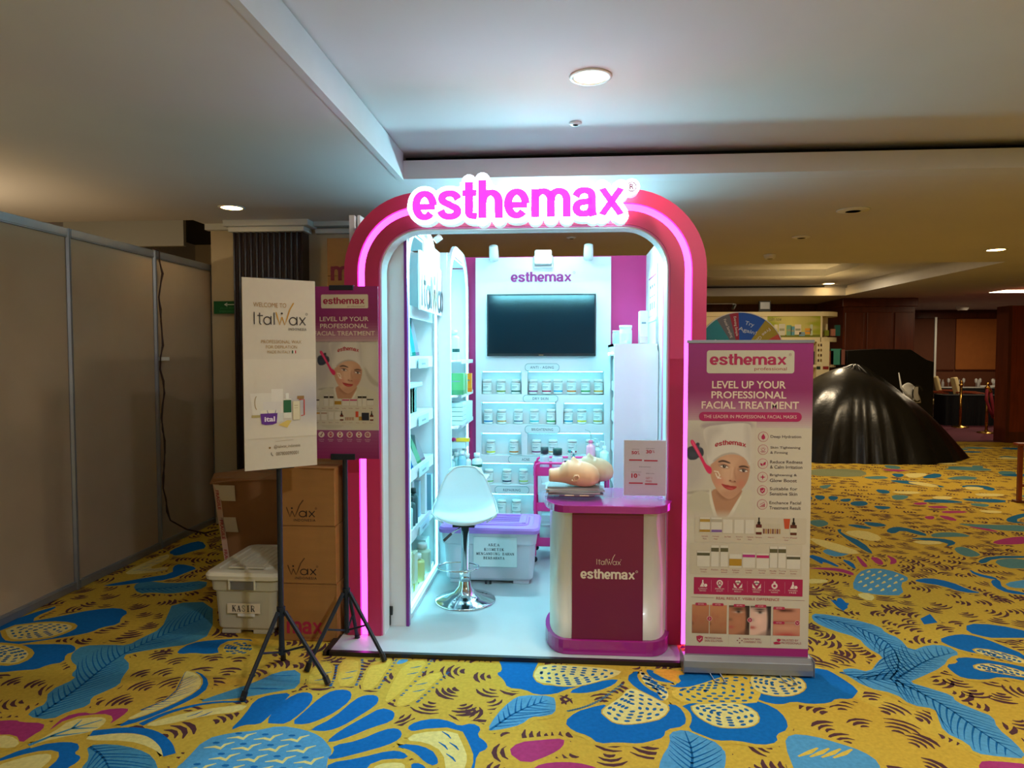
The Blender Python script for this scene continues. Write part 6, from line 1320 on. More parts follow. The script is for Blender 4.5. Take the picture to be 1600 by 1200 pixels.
m.rect(B6(124), V6(212), B6(195), V6(228), (170, 130, 40), 8); m.rect(B6(204), V6(212), B6(275), V6(228), (130, 90, 160), 8)
dropper(m, B6(523), V6(124), 9, 27, (96, 30, 26), 5); dropper(m, B6(754), V6(124), 10, 27, (96, 44, 30), 5); m.flat([(B6(687), V6(130)), (B6(731), V6(130)), (B6(724), V6(198)), (B6(695), V6(198))], (196, 76, 40), 5)
for k in range(8): m.rect(B6(552+k*15), V6(200), B6(562+k*15), V6(233), (176, 130, 70) if k % 2 else (120, 60, 50), 5); m.rect(B6(555+k*15), V6(165), B6(559+k*15), V6(200), (200, 190, 160), 5)
for s_, x in (('Hydrojelly', 160), ('Hydrojelly', 235), ('Bio Mask', 315), ('Enzyme', 392), ('Tightening', 465), ('Serums', 523), ('Ampoules', 605), ('Hydra', 706), ('Peel', 756)): tiny(m, s_, B6(x), V6(254), 10, 2.2, (160, 70, 80), 4)
for s_, x in (('Mask', 160), ('Mask', 235), ('Mask', 392), ('Mask', 465), ('Gel', 706)): tiny(m, s_, B6(x), V6(271), 6, 2.0, (160, 70, 80), 4)
for s_, x in (('Massage', 155), ('Premium', 230), ('Aloe', 293), ('Radiance', 372), ('Controlling', 459), ('Firming', 550), ('Micellar', 624), ('Toning', 684), ('Enzyme', 760)): tiny(m, s_, B6(x), V6(481), 11, 2.2, (160, 70, 80), 4)
for s_, x in (('Cream', 155), ('Gel', 293), ('Cream', 372), ('Face Mask', 459), ('Face Mask', 550), ('Cleanser', 624), ('Mist', 684), ('Powder', 760)): tiny(m, s_, B6(x), V6(497), 9, 2.0, (160, 70, 80), 4)
m.rect(B6(90), V6(540), B6(822), V6(656), (172, 20, 80), 3)
for x in (208, 322, 452, 567, 703): m.line([(B6(x), V6(558)), (B6(x), V6(636))], .3, (220, 150, 170), 4)
IC = (236, 214, 206)
for k, (x, a, b) in enumerate(((150, 'CLINICALLY', 'TESTED'), (265, 'PREMIUM', 'QUALITY'), (388, 'PROFESSIONAL', 'RESULT'), (514, 'VEGAN', 'FRIENDLY'), (634, 'NO ARTIFICIAL', 'FRAGRANCE'), (757, 'PARABEN', 'FREE'))):
    X_, Y_ = B6(x), V6(583)
    if k in (0, 5): m.flat([(X_-1, Y_-6), (X_+1, Y_-6), (X_+1, Y_-2), (X_+4.5, Y_+5), (X_-4.5, Y_+5), (X_-1, Y_-2)], IC, 4); m.disc(X_+4.5, Y_+2.5, 3.2, (172, 20, 80), 5); m.disc(X_+4.5, Y_+2.5, 2.6, IC, 6)
    elif k == 1: m.disc(X_, Y_-1.5, 5, IC, 4); m.disc(X_, Y_-1.5, 3, (172, 20, 80), 5); m.disc(X_, Y_-1.5, 1.6, IC, 6); m.flat([(X_-3.5, Y_+2), (X_-1, Y_+6), (X_+1, Y_+6), (X_+3.5, Y_+2)], IC, 4)
    elif k in (2, 3):
        m.disc(X_-1.8, Y_-4, 2.4, IC, 4); m.disc(X_+1.8, Y_-4, 2.4, IC, 4); m.flat([(X_-4, Y_-3), (X_+4, Y_-3), (X_, Y_+1.6)], IC, 4)
        for e in (-1, 1): m.flat([(X_+e*1, Y_+6), (X_+e*6.5, Y_+5), (X_+e*6.8, Y_-2), (X_+e*4.8, Y_+1)], IC, 5)
    else: m.rect(X_-1.6, Y_-6, X_+1.6, Y_-3.5, IC, 4); m.disc(X_, Y_+1, 4.8, IC, 4); m.disc(X_, Y_+1, 2.2, (172, 20, 80), 5)
    tiny(m, a, X_, V6(612), 14 if k not in (2, 4) else 17, 2.2, IC, 4); tiny(m, b, X_, V6(627), 11, 2.2, IC, 4)
m.line([(B6(72), V6(677)), (B6(230), V6(679))], .4, (150, 90, 80), 3); m.line([(B6(688), V6(683)), (B6(838), V6(683))], .4, (150, 90, 80), 3); m.text('REAL RESULT, VISIBLE DIFFERENCE', B6(243), V6(672), B6(668), V6(693), (168, 60, 70), 3, .006)
def g_(U, V, cx, cy, rx, ry): return np.exp(-(((U-cx)/rx)**2+((V-cy)/ry)**2))[..., None]
def cheek(seed, base):
    def f(U, V):
        I = np.zeros(U.shape+(3,))+np.array(base, float); I = I*(1-.18*V[..., None])
        rs = np.random.RandomState(seed)
        for _ in range(10): cx, cy, r = rs.uniform(0, 1), rs.uniform(.3, 1), rs.uniform(.03, .12); I = I+(np.array((176, 96, 70.))-I)*g_(U, V, cx, cy, r, r)*.35
        I = I+(np.array((96, 52, 36.))-I)*g_(U, V, -.05, .66, .12, .06)*.8
        return I+(np.array((120, 74, 50.))-I)*g_(U, V, .4, 1.05, .6, .14)*.5
    return f
def eyeface(base, dark, left):
    def f(U, V):
        I = np.zeros(U.shape+(3,))+np.array(base, float); u = U if left else U
        I = I+(np.array(dark, float)-I)*(.9*np.clip((u-.78+.25*(V-.5)**2)*9, 0, 1))[..., None]
        I = I+(np.array(dark, float)-I)*(np.clip((.1-V)*12, 0, 1)*.7)[..., None]
        I = I+(np.array(dark, float)-I)*g_(U, V, .46, .12, .26, .035)*.9                 # brow
        I = I+(np.array((226, 214, 204.))-I)*g_(U, V, .46, .22, .20, .04)*.9; I = I+(np.array((40, 24, 20.))-I)*g_(U, V, .47, .215, .08, .04); I = I+(np.array((40, 24, 20.))-I)*g_(U, V, .46, .185, .22, .016)*.8
        I = I+(np.array(base, float)*.72-I)*g_(U, V, .08, .48, .10, .05)*.8; I = I+(np.array((190, 84, 80.))-I)*g_(U, V, .10, .74, .16, .05)*.95
        I = I+(np.array(base, float)*1.1-I)*g_(U, V, .45, .5, .2, .16)*.6
        return I+(np.array(base, float)*.6-I)*(np.clip((V-.84-.25*(1-U)*0+.35*(U-.6))*8, 0, 1)*.6)[..., None]
    return f
def lipface(U, V):
    I = np.zeros(U.shape+(3,))+np.array((206, 140, 112.)); I = I+(np.array((84, 44, 36.))-I)*g_(U, V, .36, .08, .16, .06)+(np.array((84, 44, 36.))-I)*g_(U, V, .62, .08, .16, .06)*.7
    I = I+(np.array((176, 104, 84.))-I)*g_(U, V, .5, .5, .6, .06)*.7; I = I+(np.array((190, 70, 66.))-I)*g_(U, V, .5, .99, .42, .10)*.95; return I+(np.array((228, 168, 138.))-I)*g_(U, V, .5, .72, .5, .09)*.5
def patch(x0, y0, x1, y1, fn):
    a, b, c, d = B6(x0), V6(y0), B6(x1), V6(y1); m.paint(a, b, c, d, 30, 46, lambda U, V: fn((U-a)/(c-a), (V-b)/(d-b)), 3)
patch(80, 728, 195, 926, cheek(1, (196, 126, 88))); patch(201, 728, 316, 926, cheek(5, (206, 138, 96))); patch(330, 728, 469, 928, eyeface((186, 122, 90), (46, 30, 26), True)); patch(475, 728, 614, 928, eyeface((232, 190, 172), (36, 28, 30), False)); patch(628, 738, 808, 926, lipface)
for x, y, s_ in ((140, 724, 'BEFORE'), (255, 724, 'AFTER'), (400, 727, 'BEFORE'), (543, 727, 'AFTER'), (667, 738, 'BEFORE'), (667, 838, 'AFTER')): m.rect(B6(x-38), V6(y-9), B6(x+38), V6(y+10), (184, 40, 80), 5, 1.5); tiny(m, s_, B6(x), V6(y-5), 9, 2.2, (236, 190, 190), 6)
m.line([(B6(705), V6(836)), (B6(785), V6(836))], .5, (220, 200, 180), 5)
for x, y, r in ((198, 822, 0), (472, 824, 0), (790, 836, 1)):
    m.disc(B6(x), V6(y), 4.2, (226, 200, 186), 6); m.disc(B6(x), V6(y), 3.5, (180, 30, 80), 7); a, b = B6(x), V6(y)
    m.line([(a-1, b-1.6), (a+1.2, b), (a-1, b+1.6)] if not r else [(a-1.6, b-1), (a, b+1.2), (a+1.6, b-1)], .7, (240, 214, 206), 8)
for x in (330, 614): m.line([(B6(x), V6(938)), (B6(x), V6(1000))], .25, (176, 160, 140), 3)
X_, Y_ = B6(134), V6(966); m.flat([(X_-5.4, Y_-4.5), (X_, Y_-6), (X_+5.4, Y_-4.5), (X_+4.6, Y_+2), (X_, Y_+6), (X_-4.6, Y_+2)], (180, 30, 76), 4); m.line([(X_-2.4, Y_), (X_-.5, Y_+2), (X_+3, Y_-2.2)], 1, (230, 214, 200), 5)
for dx, dy in ((0, -4), (0, 4), (-4, 0), (4, 0)): m.flat([(B6(405)+dx*.9, V6(968)+dy*.9-1.2), (B6(405)+dx*.9+1.2, V6(968)+dy*.9), (B6(405)+dx*.9, V6(968)+dy*.9+1.2), (B6(405)+dx*.9-1.2, V6(968)+dy*.9)], (130, 30, 60), 4)
m.flat([(B6(632), V6(975)), (B6(650), V6(968)), (B6(684), V6(975)), (B6(676), V6(985)), (B6(640), V6(988))], (180, 30, 76), 4); m.flat([(B6(655), V6(952)), (B6(668), V6(948)), (B6(682), V6(952)), (B6(680), V6(962)), (B6(668), V6(970)), (B6(657), V6(962))], (180, 30, 76), 4)
for x, a, b, xe in ((168, 'PROFESSIONAL', 'SKIN SOLUTION', 290), (431, 'HEALTHY SKIN,', 'CONFIDENT YOU', 553), (686, 'TRUSTED BY', 'PROFESSIONALS', 818)): m.text(a, B6(x), V6(950), B6(xe-(18 if x == 686 else 4)), V6(964), (160, 50, 64), 4); m.text(b, B6(x), V6(969), B6(xe), V6(983), (160, 50, 64), 4)
m.rect(1068, 1016.5, 1262, 1030, (164, 30, 118), 3)
m.build('print', t, label='printed facial treatment design with portrait and captions')
# ================================================================ THE HALL BEHIND, RIGHT
# ---- prize wheel
YW = 6.5; cx, cz = at_y(1155, 556, YW); RW = .395
t = thing('prize_wheel', 'colourful prize wheel half hidden behind the arch and banner', 'prize wheel', (cx, YW, 0))
m = mb('print'); T = TR(0, -.012, cz); m.T = T; n = 12
secs = [((40, 150, 160), 'TRY'), ((40, 150, 160), ''), ((110, 112, 118), 'Facial Sampling'), ((168, 30, 60), 'Evening Sample'), ((20, 90, 190), 'TRY'), ((176, 156, 44), 'Free Gift'), ((206, 80, 70), ''), ((60, 140, 90), ''), ((120, 60, 140), ''), ((230, 150, 50), ''), ((50, 110, 180), ''), ((180, 50, 90), '')]
bounds = [180, 148, 122, 104, 92, 55, 30, 0, -30, -60, -95, -135, -180]
for (c, s_), b0, b1 in zip(secs, bounds[:-1], bounds[1:]):
    k = max(3, int(abs(b0-b1)/6)); pts = [(0, 0)]+[(RW*math.cos(math.radians(b0+(b1-b0)*i/k)), RW*math.sin(math.radians(b0+(b1-b0)*i/k))) for i in range(k+1)]
    m.rgb(c).raw([(p[0], 0, p[1]) for p in pts], [(0, i+1, i+2) for i in range(k)])
    if s_:
        vv, ff, _ = text_geo(s_, .01, 1, 3); a = math.radians((b0+b1)/2); L_ = .18 if len(s_) > 5 else .11; hh = .03 if len(s_) > 5 else .045
        if s_ == 'TRY':
            for q_, word in ((.30, 'Try'), (.235, 'Again!')):
                vv, ff, _ = text_geo(word, .01, 1, 3); w_ = .028*len(word); m.rgb((200, 216, 230))
                rr = [(q_+(b_-.5)*.045, (a_-.5)*w_) for a_, b_ in vv]; m.raw([(r*math.cos(a)+s2*math.sin(a), -.001, r*math.sin(a)-s2*math.cos(a)) for r, s2 in rr], ff)
        else: m.rgb((226, 220, 210)).raw([((RW*.92-L_*a_)*math.cos(a)+(b_-.5)*hh*math.sin(a), -.001, (RW*.92-L_*a_)*math.sin(a)-(b_-.5)*hh*math.cos(a)) for a_, b_ in vv], ff)
m.build('sector_disc', t)
m = mb('white_plastic'); m.hollow([(a, b+cz) for a, b in ring(0, 0, RW+.008, None, 60)], [(a, b+cz) for a, b in ring(0, 0, RW, None, 60)], -.02, .01); m.prism([(a, b+cz) for a, b in ring(0, 0, RW, None, 60)], -.01, .01); m.build('rim', t)
m = mb('alu'); m.tube([(0, .03, 0.03), (0, .03, cz)], .02); m.build('post', t); m = mb('alu'); m.lathe([(.25, 0), (.25, .02), (.05, .03)], 24, T=TR(0, .03, 0)); m.build('base', t)
# ---- product wall of another stall
YD = 12.4
def dx_(px, py, Y=YD): return at_y(px, py, Y)
xr = dx_(1318, 487)[0]; xl = dx_(1098, 487)[0]; zt = dx_(1200, 487)[1]; x1 = dx_(1283, 500)[0]; xm = dx_(1199, 500)[0]
t = thing('display_wall', 'cream product display wall of another stall with rounded right end', 'display wall', (xl, YD, 0)); T = TR(-xl, -YD, 0); rE = xr-x1
def dend(m, za, zb, g=0):
    p = [(xl, YD-g), (x1, YD-g)]+[(x1+(rE+g)*math.sin(PI/2*i/10), YD+rE-(rE+g)*math.cos(PI/2*i/10)) for i in range(1, 11)]+[(xr+g, YD+.6), (xl, YD+.6)]
    return m.prism(p, za, zb, 'z')
mat('cream_board', (224, 208, 164), .6); mat('lime_print', (255, 255, 255), .5, attr=True)
zz = [dx_(1250, y)[1] for y in (487, 494, 527, 534, 570, 574, 620)]
m = MB(T); m.use('cream_board'); dend(m, zz[1], zz[0], .015); m.build('top_board', t)
m = MB(T); m.use('cream_board'); dend(m, zz[3], zz[2], .01); m.build('shelf', t)
m = MB(T); m.use('cream_board'); dend(m, zz[5], zz[4], .005); m.build('shelf', t)
m = MB(T); m.use('cream_board'); dend(m, 0.0, zz[6]); m.build('base', t)
m = MB(T); m.use('cream_board'); m.box(xl, YD+.3, zz[6], xr-.15, YD+.6, zz[1]); m.build('back_board', t)
m = MB(T); m.use('cream_board'); m.box(xl, YD-.002, zz[2], xm, YD+.02, zz[1]); m.build('left_board', t)
m = MB(T); m.use('cream_board'); m.box(x1-.01, YD-.01, zz[3], x1+.02, YD+.3, zz[1]); m.build('divider', t)
a, b = dx_(1276, 540)[0], dx_(1296, 540)[0]; m = MB(T); m.use('cream_board'); m.box(a, YD-.008, zz[6], b, YD+.3, zz[3]); m.build('divider', t)
m = MB(T @ TR((xm+x1)/2, YD-.004, zz[2])); m.use('print'); m.frame(1199, 494, 1283, 527, x1-xm, zz[1]-zz[2])
def lime(U, V):
    k = ((U-1199)/84)[..., None]; I = np.array((210, 200, 110.))*(1-abs(k-.45)*.3)+np.zeros(U.shape+(3,)); g = np.clip((np.abs(U-1241)-24+8*np.sin(V*.5))/16, 0, 1)[..., None]
    return I*(1-g)+np.array((150, 160, 30.))*g
m.paint(1199, 494, 1283, 527, 42, 18, lime, 0); m.rect(1200, 523, 1283, 527, (110, 116, 30), 1); m.text('calm now', 1201.5, 495.5, 1221, 501.5, (70, 80, 40), 1)
for x, y, w, h, c in ((1210, 507, 5, 17, (216, 206, 180)), (1217, 506, 10, 18, (200, 196, 176)), (1229, 508, 8, 16, (110, 160, 130)), (1236, 510, 6, 14, (90, 150, 170)), (1242, 507, 10, 16, (222, 210, 186)), (1258, 513, 9, 9, (220, 150, 40)), (1266, 507, 4, 17, (190, 200, 170)), (1249, 519, 9, 6, (110, 150, 180))): m.rect(x, y, x+w, y+h, c, 2, .8); m.rect(x+1, y+h*.4, x+w-1, y+h*.6, (150, 150, 120), 3)
m.build('picture', t, label='yellow-green product picture lettered calm now')
def prod(px, py0, py1, w, c, label, Y=YD+.12):
    x, za = at_y(px, py1, Y); _, zb = at_y(px, py0, Y); return pack('display_box', label, 'box', x, Y, za, w*1.4, .06, zb-za, c)
for px, y0, y1, w, c, l in ((1301, 514, 525, .05, (170, 110, 90), 'small reddish jar on the upper right shelf of the cream display wall'), (1308, 508, 525, .06, (30, 90, 84), 'teal pot with flowers on the upper right shelf of the display wall'), (1291, 516, 525, .05, (120, 130, 40), 'green plant tuft box on the upper right shelf of the display wall'),
    (1305, 545, 570, .13, (70, 150, 130), 'turquoise bag on the lower right shelf of the display wall'), (1315, 546, 570, .06, (140, 90, 80), 'brownish bag at the right end of the display wall shelf'), (1298, 548, 570, .05, (206, 120, 100), 'pinkish bag on the lower right shelf of the display wall'), (1268, 549, 570, .16, (40, 40, 60), 'dark box on the lower left shelf of the display wall')): prod(px, y0, y1, w, c, l)
t = thing('tester_board', 'cream board of small dark product swatches on the display wall', 'board', (dx_(1286, 540)[0], YD-.012, zz[6])); m = mb('print'); m.frame(1276, 534, 1296, 588, b-a, zz[3]-zz[6])
for i in range(4):
    for j in range(2): m.rect(1277.5+j*4, 536+i*5, 1280+j*4, 538.5+i*5, (70, 40, 30) if (i+j) % 2 else (130, 100, 40), 1)
m.rect(1276, 558, 1282, 561, (40, 50, 40), 1); m.rect(1286, 558, 1295, 561, (140, 30, 30), 1); m.rect(1281, 572, 1289, 574, (60, 30, 20), 1); m.rect(1278, 576, 1292, 578, (120, 50, 30), 1); m.build('swatch', t)
x, z = dx_(1197, 486); t = thing('floodlight', 'dark unlit floodlight on top of the cream display wall', 'lamp', (x, YD+.1, z)); m = mb('black_plastic'); m.box(-.10, -.03, .0, .10, .03, .18); m.build('housing', t, .004); m = mb('alu'); m.box(-.08, -.033, .04, .08, -.030, .16); m.build('glass', t)
m = mb('black_plastic'); m.box(-.08, -.01, -.002, .08, .04, .012); m.build('bracket', t)
x, z = dx_(1149, 474); t = thing('track_spotlight', 'small black spotlight on a thin rail above the prize wheel', 'lamp', (x, YD+.1, z)); m = mb('alu'); m.tube([(-.5, 0, 0), (.0, 0, 0)], .006); m.build('rail', t); m = mb('black_plastic'); m.box(-.03, -.03, -.02, .03, .03, .0); m.tube([(.02, 0, -.02), (-.03, -.05, -.09)], .028, 10); m.build('can', t)
m = mb('alu'); m.tube([(-.5, 0, 0), (-.5, 0, -z)], .012); m.build('post', t)
x0_, z_ = dx_(1103, 500); t = thing('display_wall', 'plain cream stall wall behind the prize wheel', 'display wall', (xl-.6, YD+.0, 0)); m = mb('cream_board'); m.box(-.6, 0, 0, .58, .05, zz[0]-.02); m.build('board', t)
# ---- black tarpaulin heap
def drape(name, label, cx, cy, rim, prof, H, seed, peaks, mt='tarp', n=120, k=26):
    rs = np.random.RandomState(seed); t = thing(name, label, 'tarpaulin', (cx, cy, 0)); m = mb(mt); m.smooth = True; vs = []
    ph = rs.uniform(0, 6.28, 8)
    for j in range(k+1):
        s = j/k
        for i in range(n):
            th = 2*PI*i/n; R_ = rim(th)
            fold = sum(rs_a*(1-2*abs(math.sin(f*th/2+ph[q]+s*.5*(q % 3)))) for q, (f, rs_a) in enumerate(((5, .5), (9, .5), (15, .45), (26, .25))))
            r = R_*(s+.0)*(1+.05*fold*s); z = H*prof(s, th)+.085*fold*math.sin(PI*min(1, s*1.02))
            for (px_, py_, hz, w) in peaks:
                d = math.hypot(r*math.cos(th)-px_, r*math.sin(th)-py_); z = max(z, (hz+.1-w*math.sqrt(d*d+.04))*(1-s**5))
            vs.append((r*math.cos(th), r*math.sin(th), max(.012 if s < 1 else .004, z*(1 if s < .97 else .3))))
    m.raw(vs, [(j*n+i, j*n+(i+1) % n, (j+1)*n+(i+1) % n, (j+1)*n+i) for j in range(k) for i in range(n)])
    m.build('sheet', t, weld=True); return t
def rimf(th):
    c, s = math.cos(th), math.sin(th); a, b = (1.62 if c > 0 else 1.75), (1.0 if s < 0 else 1.0); return 1/((abs(c)/a)**2.3+(abs(s)/b)**2.3)**(1/2.3)
tc = at_y(1338, 565, 11.3)
drape('tarpaulin', 'large glossy black tarpaulin heap draped over goods right of the banner', tc[0], 11.35, rimf, lambda s, th: 1-(s*s+.006)**.56, tc[1]+.05, 4, [(-.15, 0, 1.42, .6), (-1.0, -.1, 1.06, .8), (.7, -.1, .98, .9)])
p = at_y(1318, 548, 12.9); q = at_y(1453, 558, 12.9)
t = thing('covered_counter', 'tall counter covered in black cloth behind the tarpaulin heap', 'covered counter', ((p[0]+q[0])/2, 13.1, 0)); w = (q[0]-p[0])/2
m = mb('tarp'); m.smooth = False
tp = [(-w, -.35, p[1]), (-.2, -.35, p[1]+.03), (.35, -.35, p[1]+.02), (.62, -.35, p[1]-.16), (w, -.35, p[1]-.20)]; m.raw([(a, b, 0) for a, b, c in tp]+tp+[(a, .35, c) for a, b, c in tp]+[(a, .35, 0) for a, b, c in tp], [(5*r+i, 5*r+i+1, 5*r+i+6, 5*r+i+5) for r in range(3) for i in range(4)]+[(0, 5, 10, 15), (4, 19, 14, 9)]); m.build('black_cover', t, .01)
# white chair shell poking out of the tarpaulin
t = thing('white_chair', 'white curved plastic chair poking out of the black tarpaulin', 'chair', (at_y(1425, 620, 11.6)[0], 11.75, .95), .5); m = mb('white_plastic'); m.smooth = True
vs = []; 
for j in range(11):
    v = j/10
    for i in range(9):
        u = -1+2*i/8; vs.append((u*.20*(1-.25*v), .16*u*u*.0-.10*math.cos(v*1.5), -.14+.33*v-.06*u*u*v))
m.raw(vs, [(j*9+i, j*9+i+1, (j+1)*9+i+1, (j+1)*9+i) for j in range(10) for i in range(8)]); o = m.build('seat_shell', t); o.modifiers.new('t', 'SOLIDIFY').thickness = .02
m = mb('white_plastic'); m.smooth = True; m.tube([(-.33, -.08, .36), (-.29, -.10, .12), (-.18, -.12, .0), (0, -.12, -.06)], [.006, .016, .022, .02], 8); m.build('arm', t)
m = mb('black_plastic'); m.tube([(.12*math.cos(a)+.02, -.16, .13*math.sin(a)+.02) for a in np.linspace(.3, 5.2, 14)], .012, 6); m.build('cable_loop', t); m = mb('paper'); m.box(-.09, -.17, -.08, .02, -.165, .13); m.build('paper_tag', t)
m = mb('black_plastic'); m.tube([(0, .0, -.9), (0, 0, -.12)], .03); m.build('post', t)
# ---- dark wood block and far wall
p = at_y(1318, 470, 15.3); q = at_y(1430, 470, 15.3)
t = thing('wood_column', 'wide dark panelled wood column behind the tarpaulin', 'column', ((p[0]+q[0])/2, 15.3, 0)); w = (q[0]-p[0])/2
m = mb('wood_dark'); m.box(-w, 0, 0, w, 1.5, 2.70); m.build('core', t)
m = mb('wood_dark'); m.box(-w-.04, -.06, 2.62, w+.04, 1.5, 2.79); m.build('cornice', t, .01)
for a, b in ((-w+.03, -w*.42), (-w*.34, w*.36), (w*.44, w-.03)):
    m = mb('wood_dark'); m.box(a, -.03, .25, b, .0, 2.5); m.build('panel', t, .012)
mat('brown_wall', (112, 62, 36), .7, noise=.05)
xa = 7.0; m = mb('brown_wall'); m.box(q[0], 19.5, 0, 15, 19.6, 2.8); m.build('wall_far_right', kind='structure')
a = at_y(1430, 489, 19.45); b = at_y(1575, 497, 19.45)
m = mb('wood_dark'); m.box(a[0]-.5, 19.4, b[1], 15, 19.5, a[1]); m.build('trim_10', kind='structure', label='dark lintel above the far blinds')
def at16(px, py): return at_y(px, py, 19.45)
for px0, px1, mt, l in ((1462, 1493, 'brown_wall', 'brown window blind, left of the lighter one'), (1493, 1566, 'blind', 'lighter orange-brown window blind in the far wall')):
    c, d = at16(px0, 577), at16(px1, 497); t = thing('window_blind', l, 'blind', ((c[0]+d[0])/2, 19.46, c[1])); w = (d[0]-c[0])/2
    m = mb(mt); m.box(-w, 0, 0, w, .03, d[1]-c[1]); m.build('fabric', t)
    for k in range(2): m = mb('wood_dark'); m.box(-w, -.006, -.03 if k else d[1]-c[1]-.02, w, .0, 0 if k else d[1]-c[1]); m.build('bar', t)
c = at_y(1459.5, 600, 18.4); t = thing('white_post', 'thin white post before the far brown wall', 'post', (c[0], 18.4, 0)); m = mb('crown'); m.box(-.025, -.02, 0, .025, .02, 2.55); m.build('post', t)
p = on_floor(1576, 692); t = thing('wood_wall_end', 'polished reddish wood wall end at the right edge of the photo', 'wall panel', (p[0], p[1], 0)); m = mb('wood_red'); m.box(0, 0, 0, 2.2, .35, 2.48); m.build('veneer', t); m = mb('wood_dark'); m.box(-.01, -.012, 0, 2.2, .0, .20); m.build('skirting', t); m = mb('wood_dark'); m.box(-.06, -.0, 0, 0, .35, 2.48); m.build('edge_board', t)
# ---- banquet tables, chairs, glasses
def skirt_table(px0, px1, pytop, Y, d, label, cloth='black_cloth', h=None, top='crown'):
    a = at_y(px0, pytop, Y); b = at_y(px1, pytop, Y); t = thing('banquet_table', label, 'table', ((a[0]+b[0])/2, Y+d/2, 0)); w = (b[0]-a[0])/2; h = h or a[1]
    m = mb(cloth); vs = []; n = 40
    for z in (0.004, h): vs += [(-w+2*w*i/n, -d/2-(.02*math.sin(i*1.7) if z < .1 else 0), z) for i in range(n+1)]
    m.raw(vs, [(i, i+1, n+2+i, n+1+i) for i in range(n)]); m.box(-w, -d/2+.03, .004, w, d/2, h); m.build('skirt', t)
    m = mb(top); m.box(-w-.01, -d/2-.012, h, w+.01, d/2, h+.012); m.build('table_top', t); return t, a[0], b[0], h+.012
t, ta, tb, th_ = skirt_table(1450, 1571, 606, 18.6, .5, 'long far table with white top, dark skirt and glasses')
t, sa, sb, sh = skirt_table(1478, 1571, 618.5, 16.2, .5, 'dark skirted table in front of the far glasses table', top='black_cloth')
rg = random.Random(9)
def glass(x, y, z, k, label, h=.22):
    t = thing('wine_glass' if k else 'water_bottle', label, 'glass' if k else 'bottle', (x, y, z), group='glasses and bottles on the far table')
    m = mb('glass'); m.smooth = True
    if k: m.lathe([(.035, 0), (.004, .006), (.004, .10), (.035, .14), (.036, .19), (.030, h)], 12); m.build('bowl', t); m = mb('paper'); m.lathe([(.018, .13), (.022, .19), (0, .24)], 6); m.build('folded_napkin', t)
    else: m.lathe([(.03, 0), (.032, .12), (.012, .17), (.012, .20)], 12); m.build('body', t); m = mb('gold'); m.lathe([(.014, .20), (.014, .22), (0, .22)], 8); m.build('cap', t)
gx_ = [1467, 1477, 1490, 1494, 1503, 1514, 1525, 1533, 1540, 1551, 1558, 1564, 1568]
NTH = ['first', 'second', 'third', 'fourth', 'fifth', 'sixth', 'seventh', 'eighth', 'ninth']; kc = [0, 0]
for i, px in enumerate(gx_):
    k = i % 3 != 1; glass(at_y(px, 600, 18.7)[0], 18.7+.12*(i % 3), th_, k, ('%s napkin glass from the left on the far table' if k else '%s small bottle from the left on the far table') % NTH[kc[k]]); kc[k] += 1
for px in (1538, 1553): t = thing('plate_stack', 'white plates on the far table, %s pile' % ('left' if px == 1538 else 'right'), 'plates', (at_y(px, 600, 18.65)[0], 18.65, th_)); m = mb('paper'); m.lathe([(.05, 0), (.09, .02), (.09, .05), (0, .05)], 16); m.build('plates', t)
def arm_chair(x, y, rz, label):
    t = thing('banquet_armchair', label, 'chair', (x, y, 0), rz, 'armchairs at the far table')
    m = mb('chair_fabric'); m.box(-.25, -.28, .40, .25, .22, .52); m.build('seat', t, .03); m = mb('chair_fabric'); m.raw([(-.25, .16, .48), (.25, .16, .48), (.27, .30, 1.06), (-.27, .30, 1.06), (-.25, .28, .48), (.25, .28, .48), (.27, .40, 1.04), (-.27, .40, 1.04)], [(0, 1, 2, 3), (5, 4, 7, 6), (0, 4, 5, 1), (1, 5, 6, 2), (2, 6, 7, 3), (3, 7, 4, 0)]); m.build('backrest', t, .03)
    for s_ in (-1, 1):
        m = mb('wood_red'); m.tube([(s_*.29, .26, .70), (s_*.29, -.05, .70), (s_*.29, -.24, .67), (s_*.28, -.26, .45), (s_*.27, -.27, .004)], .02, 6); m.build('arm', t)
        m = mb('wood_red'); m.tube([(s_*.25, .22, .42), (s_*.25, .30, .004)], .02, 6); m.build('leg', t)
for px, l, Y_ in ((1463, 'beige armchair at the far table, nearest the tarpaulin', 17.3), (1487, 'beige armchair in the middle of the far row', 18.0)): arm_chair(at_y(px, 600, Y_)[0], Y_, 1.05, l)
arm_chair(at_y(1517, 600, 17.2)[0], 17.2, .95, 'beige armchair at the far table, nearest the gold post')
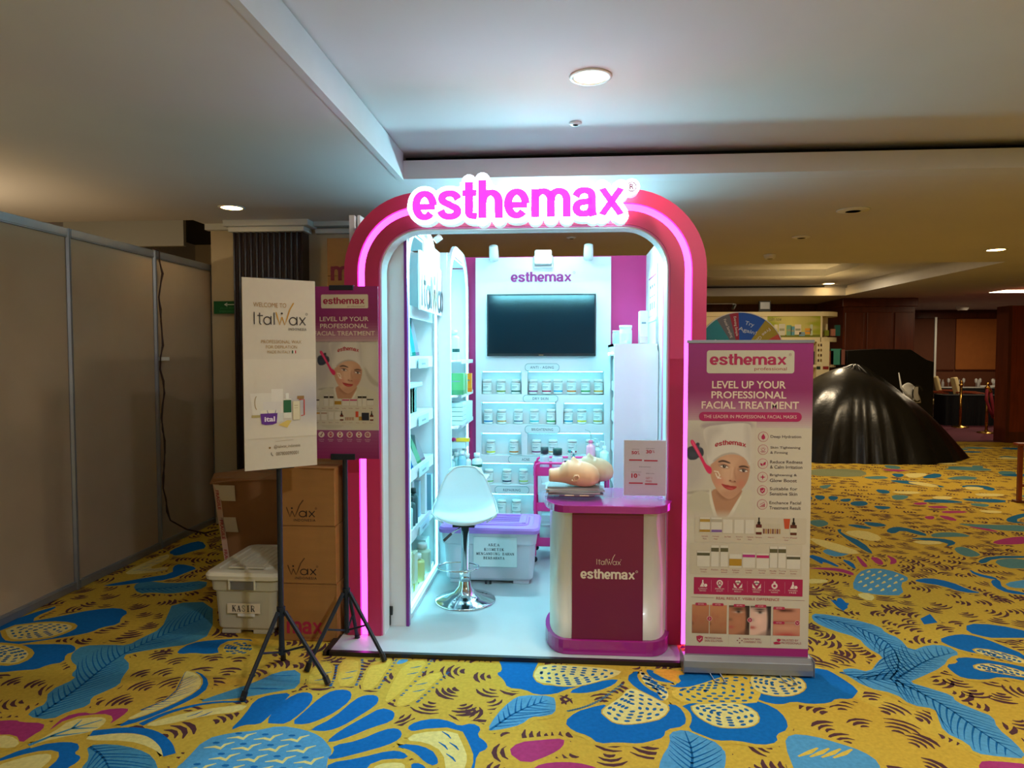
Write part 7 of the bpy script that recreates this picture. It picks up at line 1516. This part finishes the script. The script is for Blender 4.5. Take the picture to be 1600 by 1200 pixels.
# ---- stanchions
def stanchion(px, py, label):
    x, y = on_floor(px, py); t = thing('stanchion', label, 'stanchion', (x, y, 0)); m = mb('gold'); m.smooth = True; m.lathe([(.17, 0), (.17, .015), (.14, .03), (.04, .045), (.03, .07)], 28); m.build('base', t)
    m = mb('gold'); m.smooth = True; m.lathe([(.027, .05), (.027, .90)], 16); m.build('post', t); m = mb('gold'); m.smooth = True; m.lathe([(.03, .9), (.045, .92), (.045, .95), (.02, .965), (.035, .99), (.025, 1.03), (0, 1.04)], 16); m.build('finial', t); return x, y
stanchion(1500, 668, 'slim gold rope post nearest the tarpaulin'); sx_, sy_ = stanchion(1541, 677, 'gold rope post with red velvet rope hanging from it')
t = thing('velvet_rope', 'dark red velvet rope hanging from the gold post', 'rope', (sx_, sy_, .9)); m = mb('velvet'); m.smooth = True; m.tube([(.03, -.03, 0), (.07, -.04, -.25), (.10, -.04, -.5), (.16, -.03, -.66), (.4, 0, -.70), (.62, .02, -.68)], .03, 8); m.tube([(-.03, -.04, 0), (-.05, -.05, -.2), (.02, -.06, -.42), (.10, -.05, -.58)], .028, 8); m.build('rope', t); m = mb('gold'); m.tube([(.0, -.03, .02), (.04, -.04, -.06)], .035, 8); m.build('hook', t)
# ---- wooden frame at the right edge
p = on_floor(1592, 785); t = thing('wooden_stand', 'reddish wooden stand leg at the right edge of the photo', 'stand', (p[0], p[1], 0)); h = at_y(1590, 692, p[1])[1]
for a, b in ((0, 0), (.5, 0)): m = mb('wood_red'); m.box(a-.02, b-.02, .02, a+.02, b+.02, h-.03); m.build('leg', t, .004); 
m = mb('wood_red'); m.box(-.05, -.05, h-.03, .56, .05, h); m.build('top', t, .006)
for z in (.17, ): m = mb('wood_red'); m.box(.02, -.01, z, .48, .01, z+.03); m.build('rail', t)
m = mb('wood_dark'); m.box(-.05, -.04, 0.001, .04, .04, .025); m.build('foot_block', t)

# ---- pieces of parts go one level deeper
PAIRS = {'rubber_foot': 'leg', 'brace': 'leg', 'lever_grip': 'lever', 'badge': 'housing', 'lens': ('can', 'housing'), 'seat_piping': 'seat_shell', 'lid_rib': 'lid', 'lid_grip': 'lid', 'lid_ridge': 'lid',
         'handle': 'body', 'clip': 'body', 'name_label': 'body', 'tape': 'carton', 'colour_base': 'bag', 'wheel': ('leg', 'body'), 'tab': 'strip', 'registered_mark': 'sign_body', 'bracket_arm': 'bracket', 'straw': 'cap', 'grille': 'cover', 'crumpled_flap': 'carton'}
for o in [o for o in bpy.data.objects if o.type == 'EMPTY' and o.parent is None]:
    by = {}
    for c in sorted(o.children, key=lambda c: c.name): by.setdefault(c.name.split('.')[0], []).append(c)
    for k, tgt in PAIRS.items():
        if k not in by: continue
        for tn in (tgt if isinstance(tgt, tuple) else (tgt,)):
            if tn in by:
                for i, c in enumerate(by[k]): c.parent = by[tn][i] if len(by[tn]) == len(by[k]) else by[tn][0]
                break
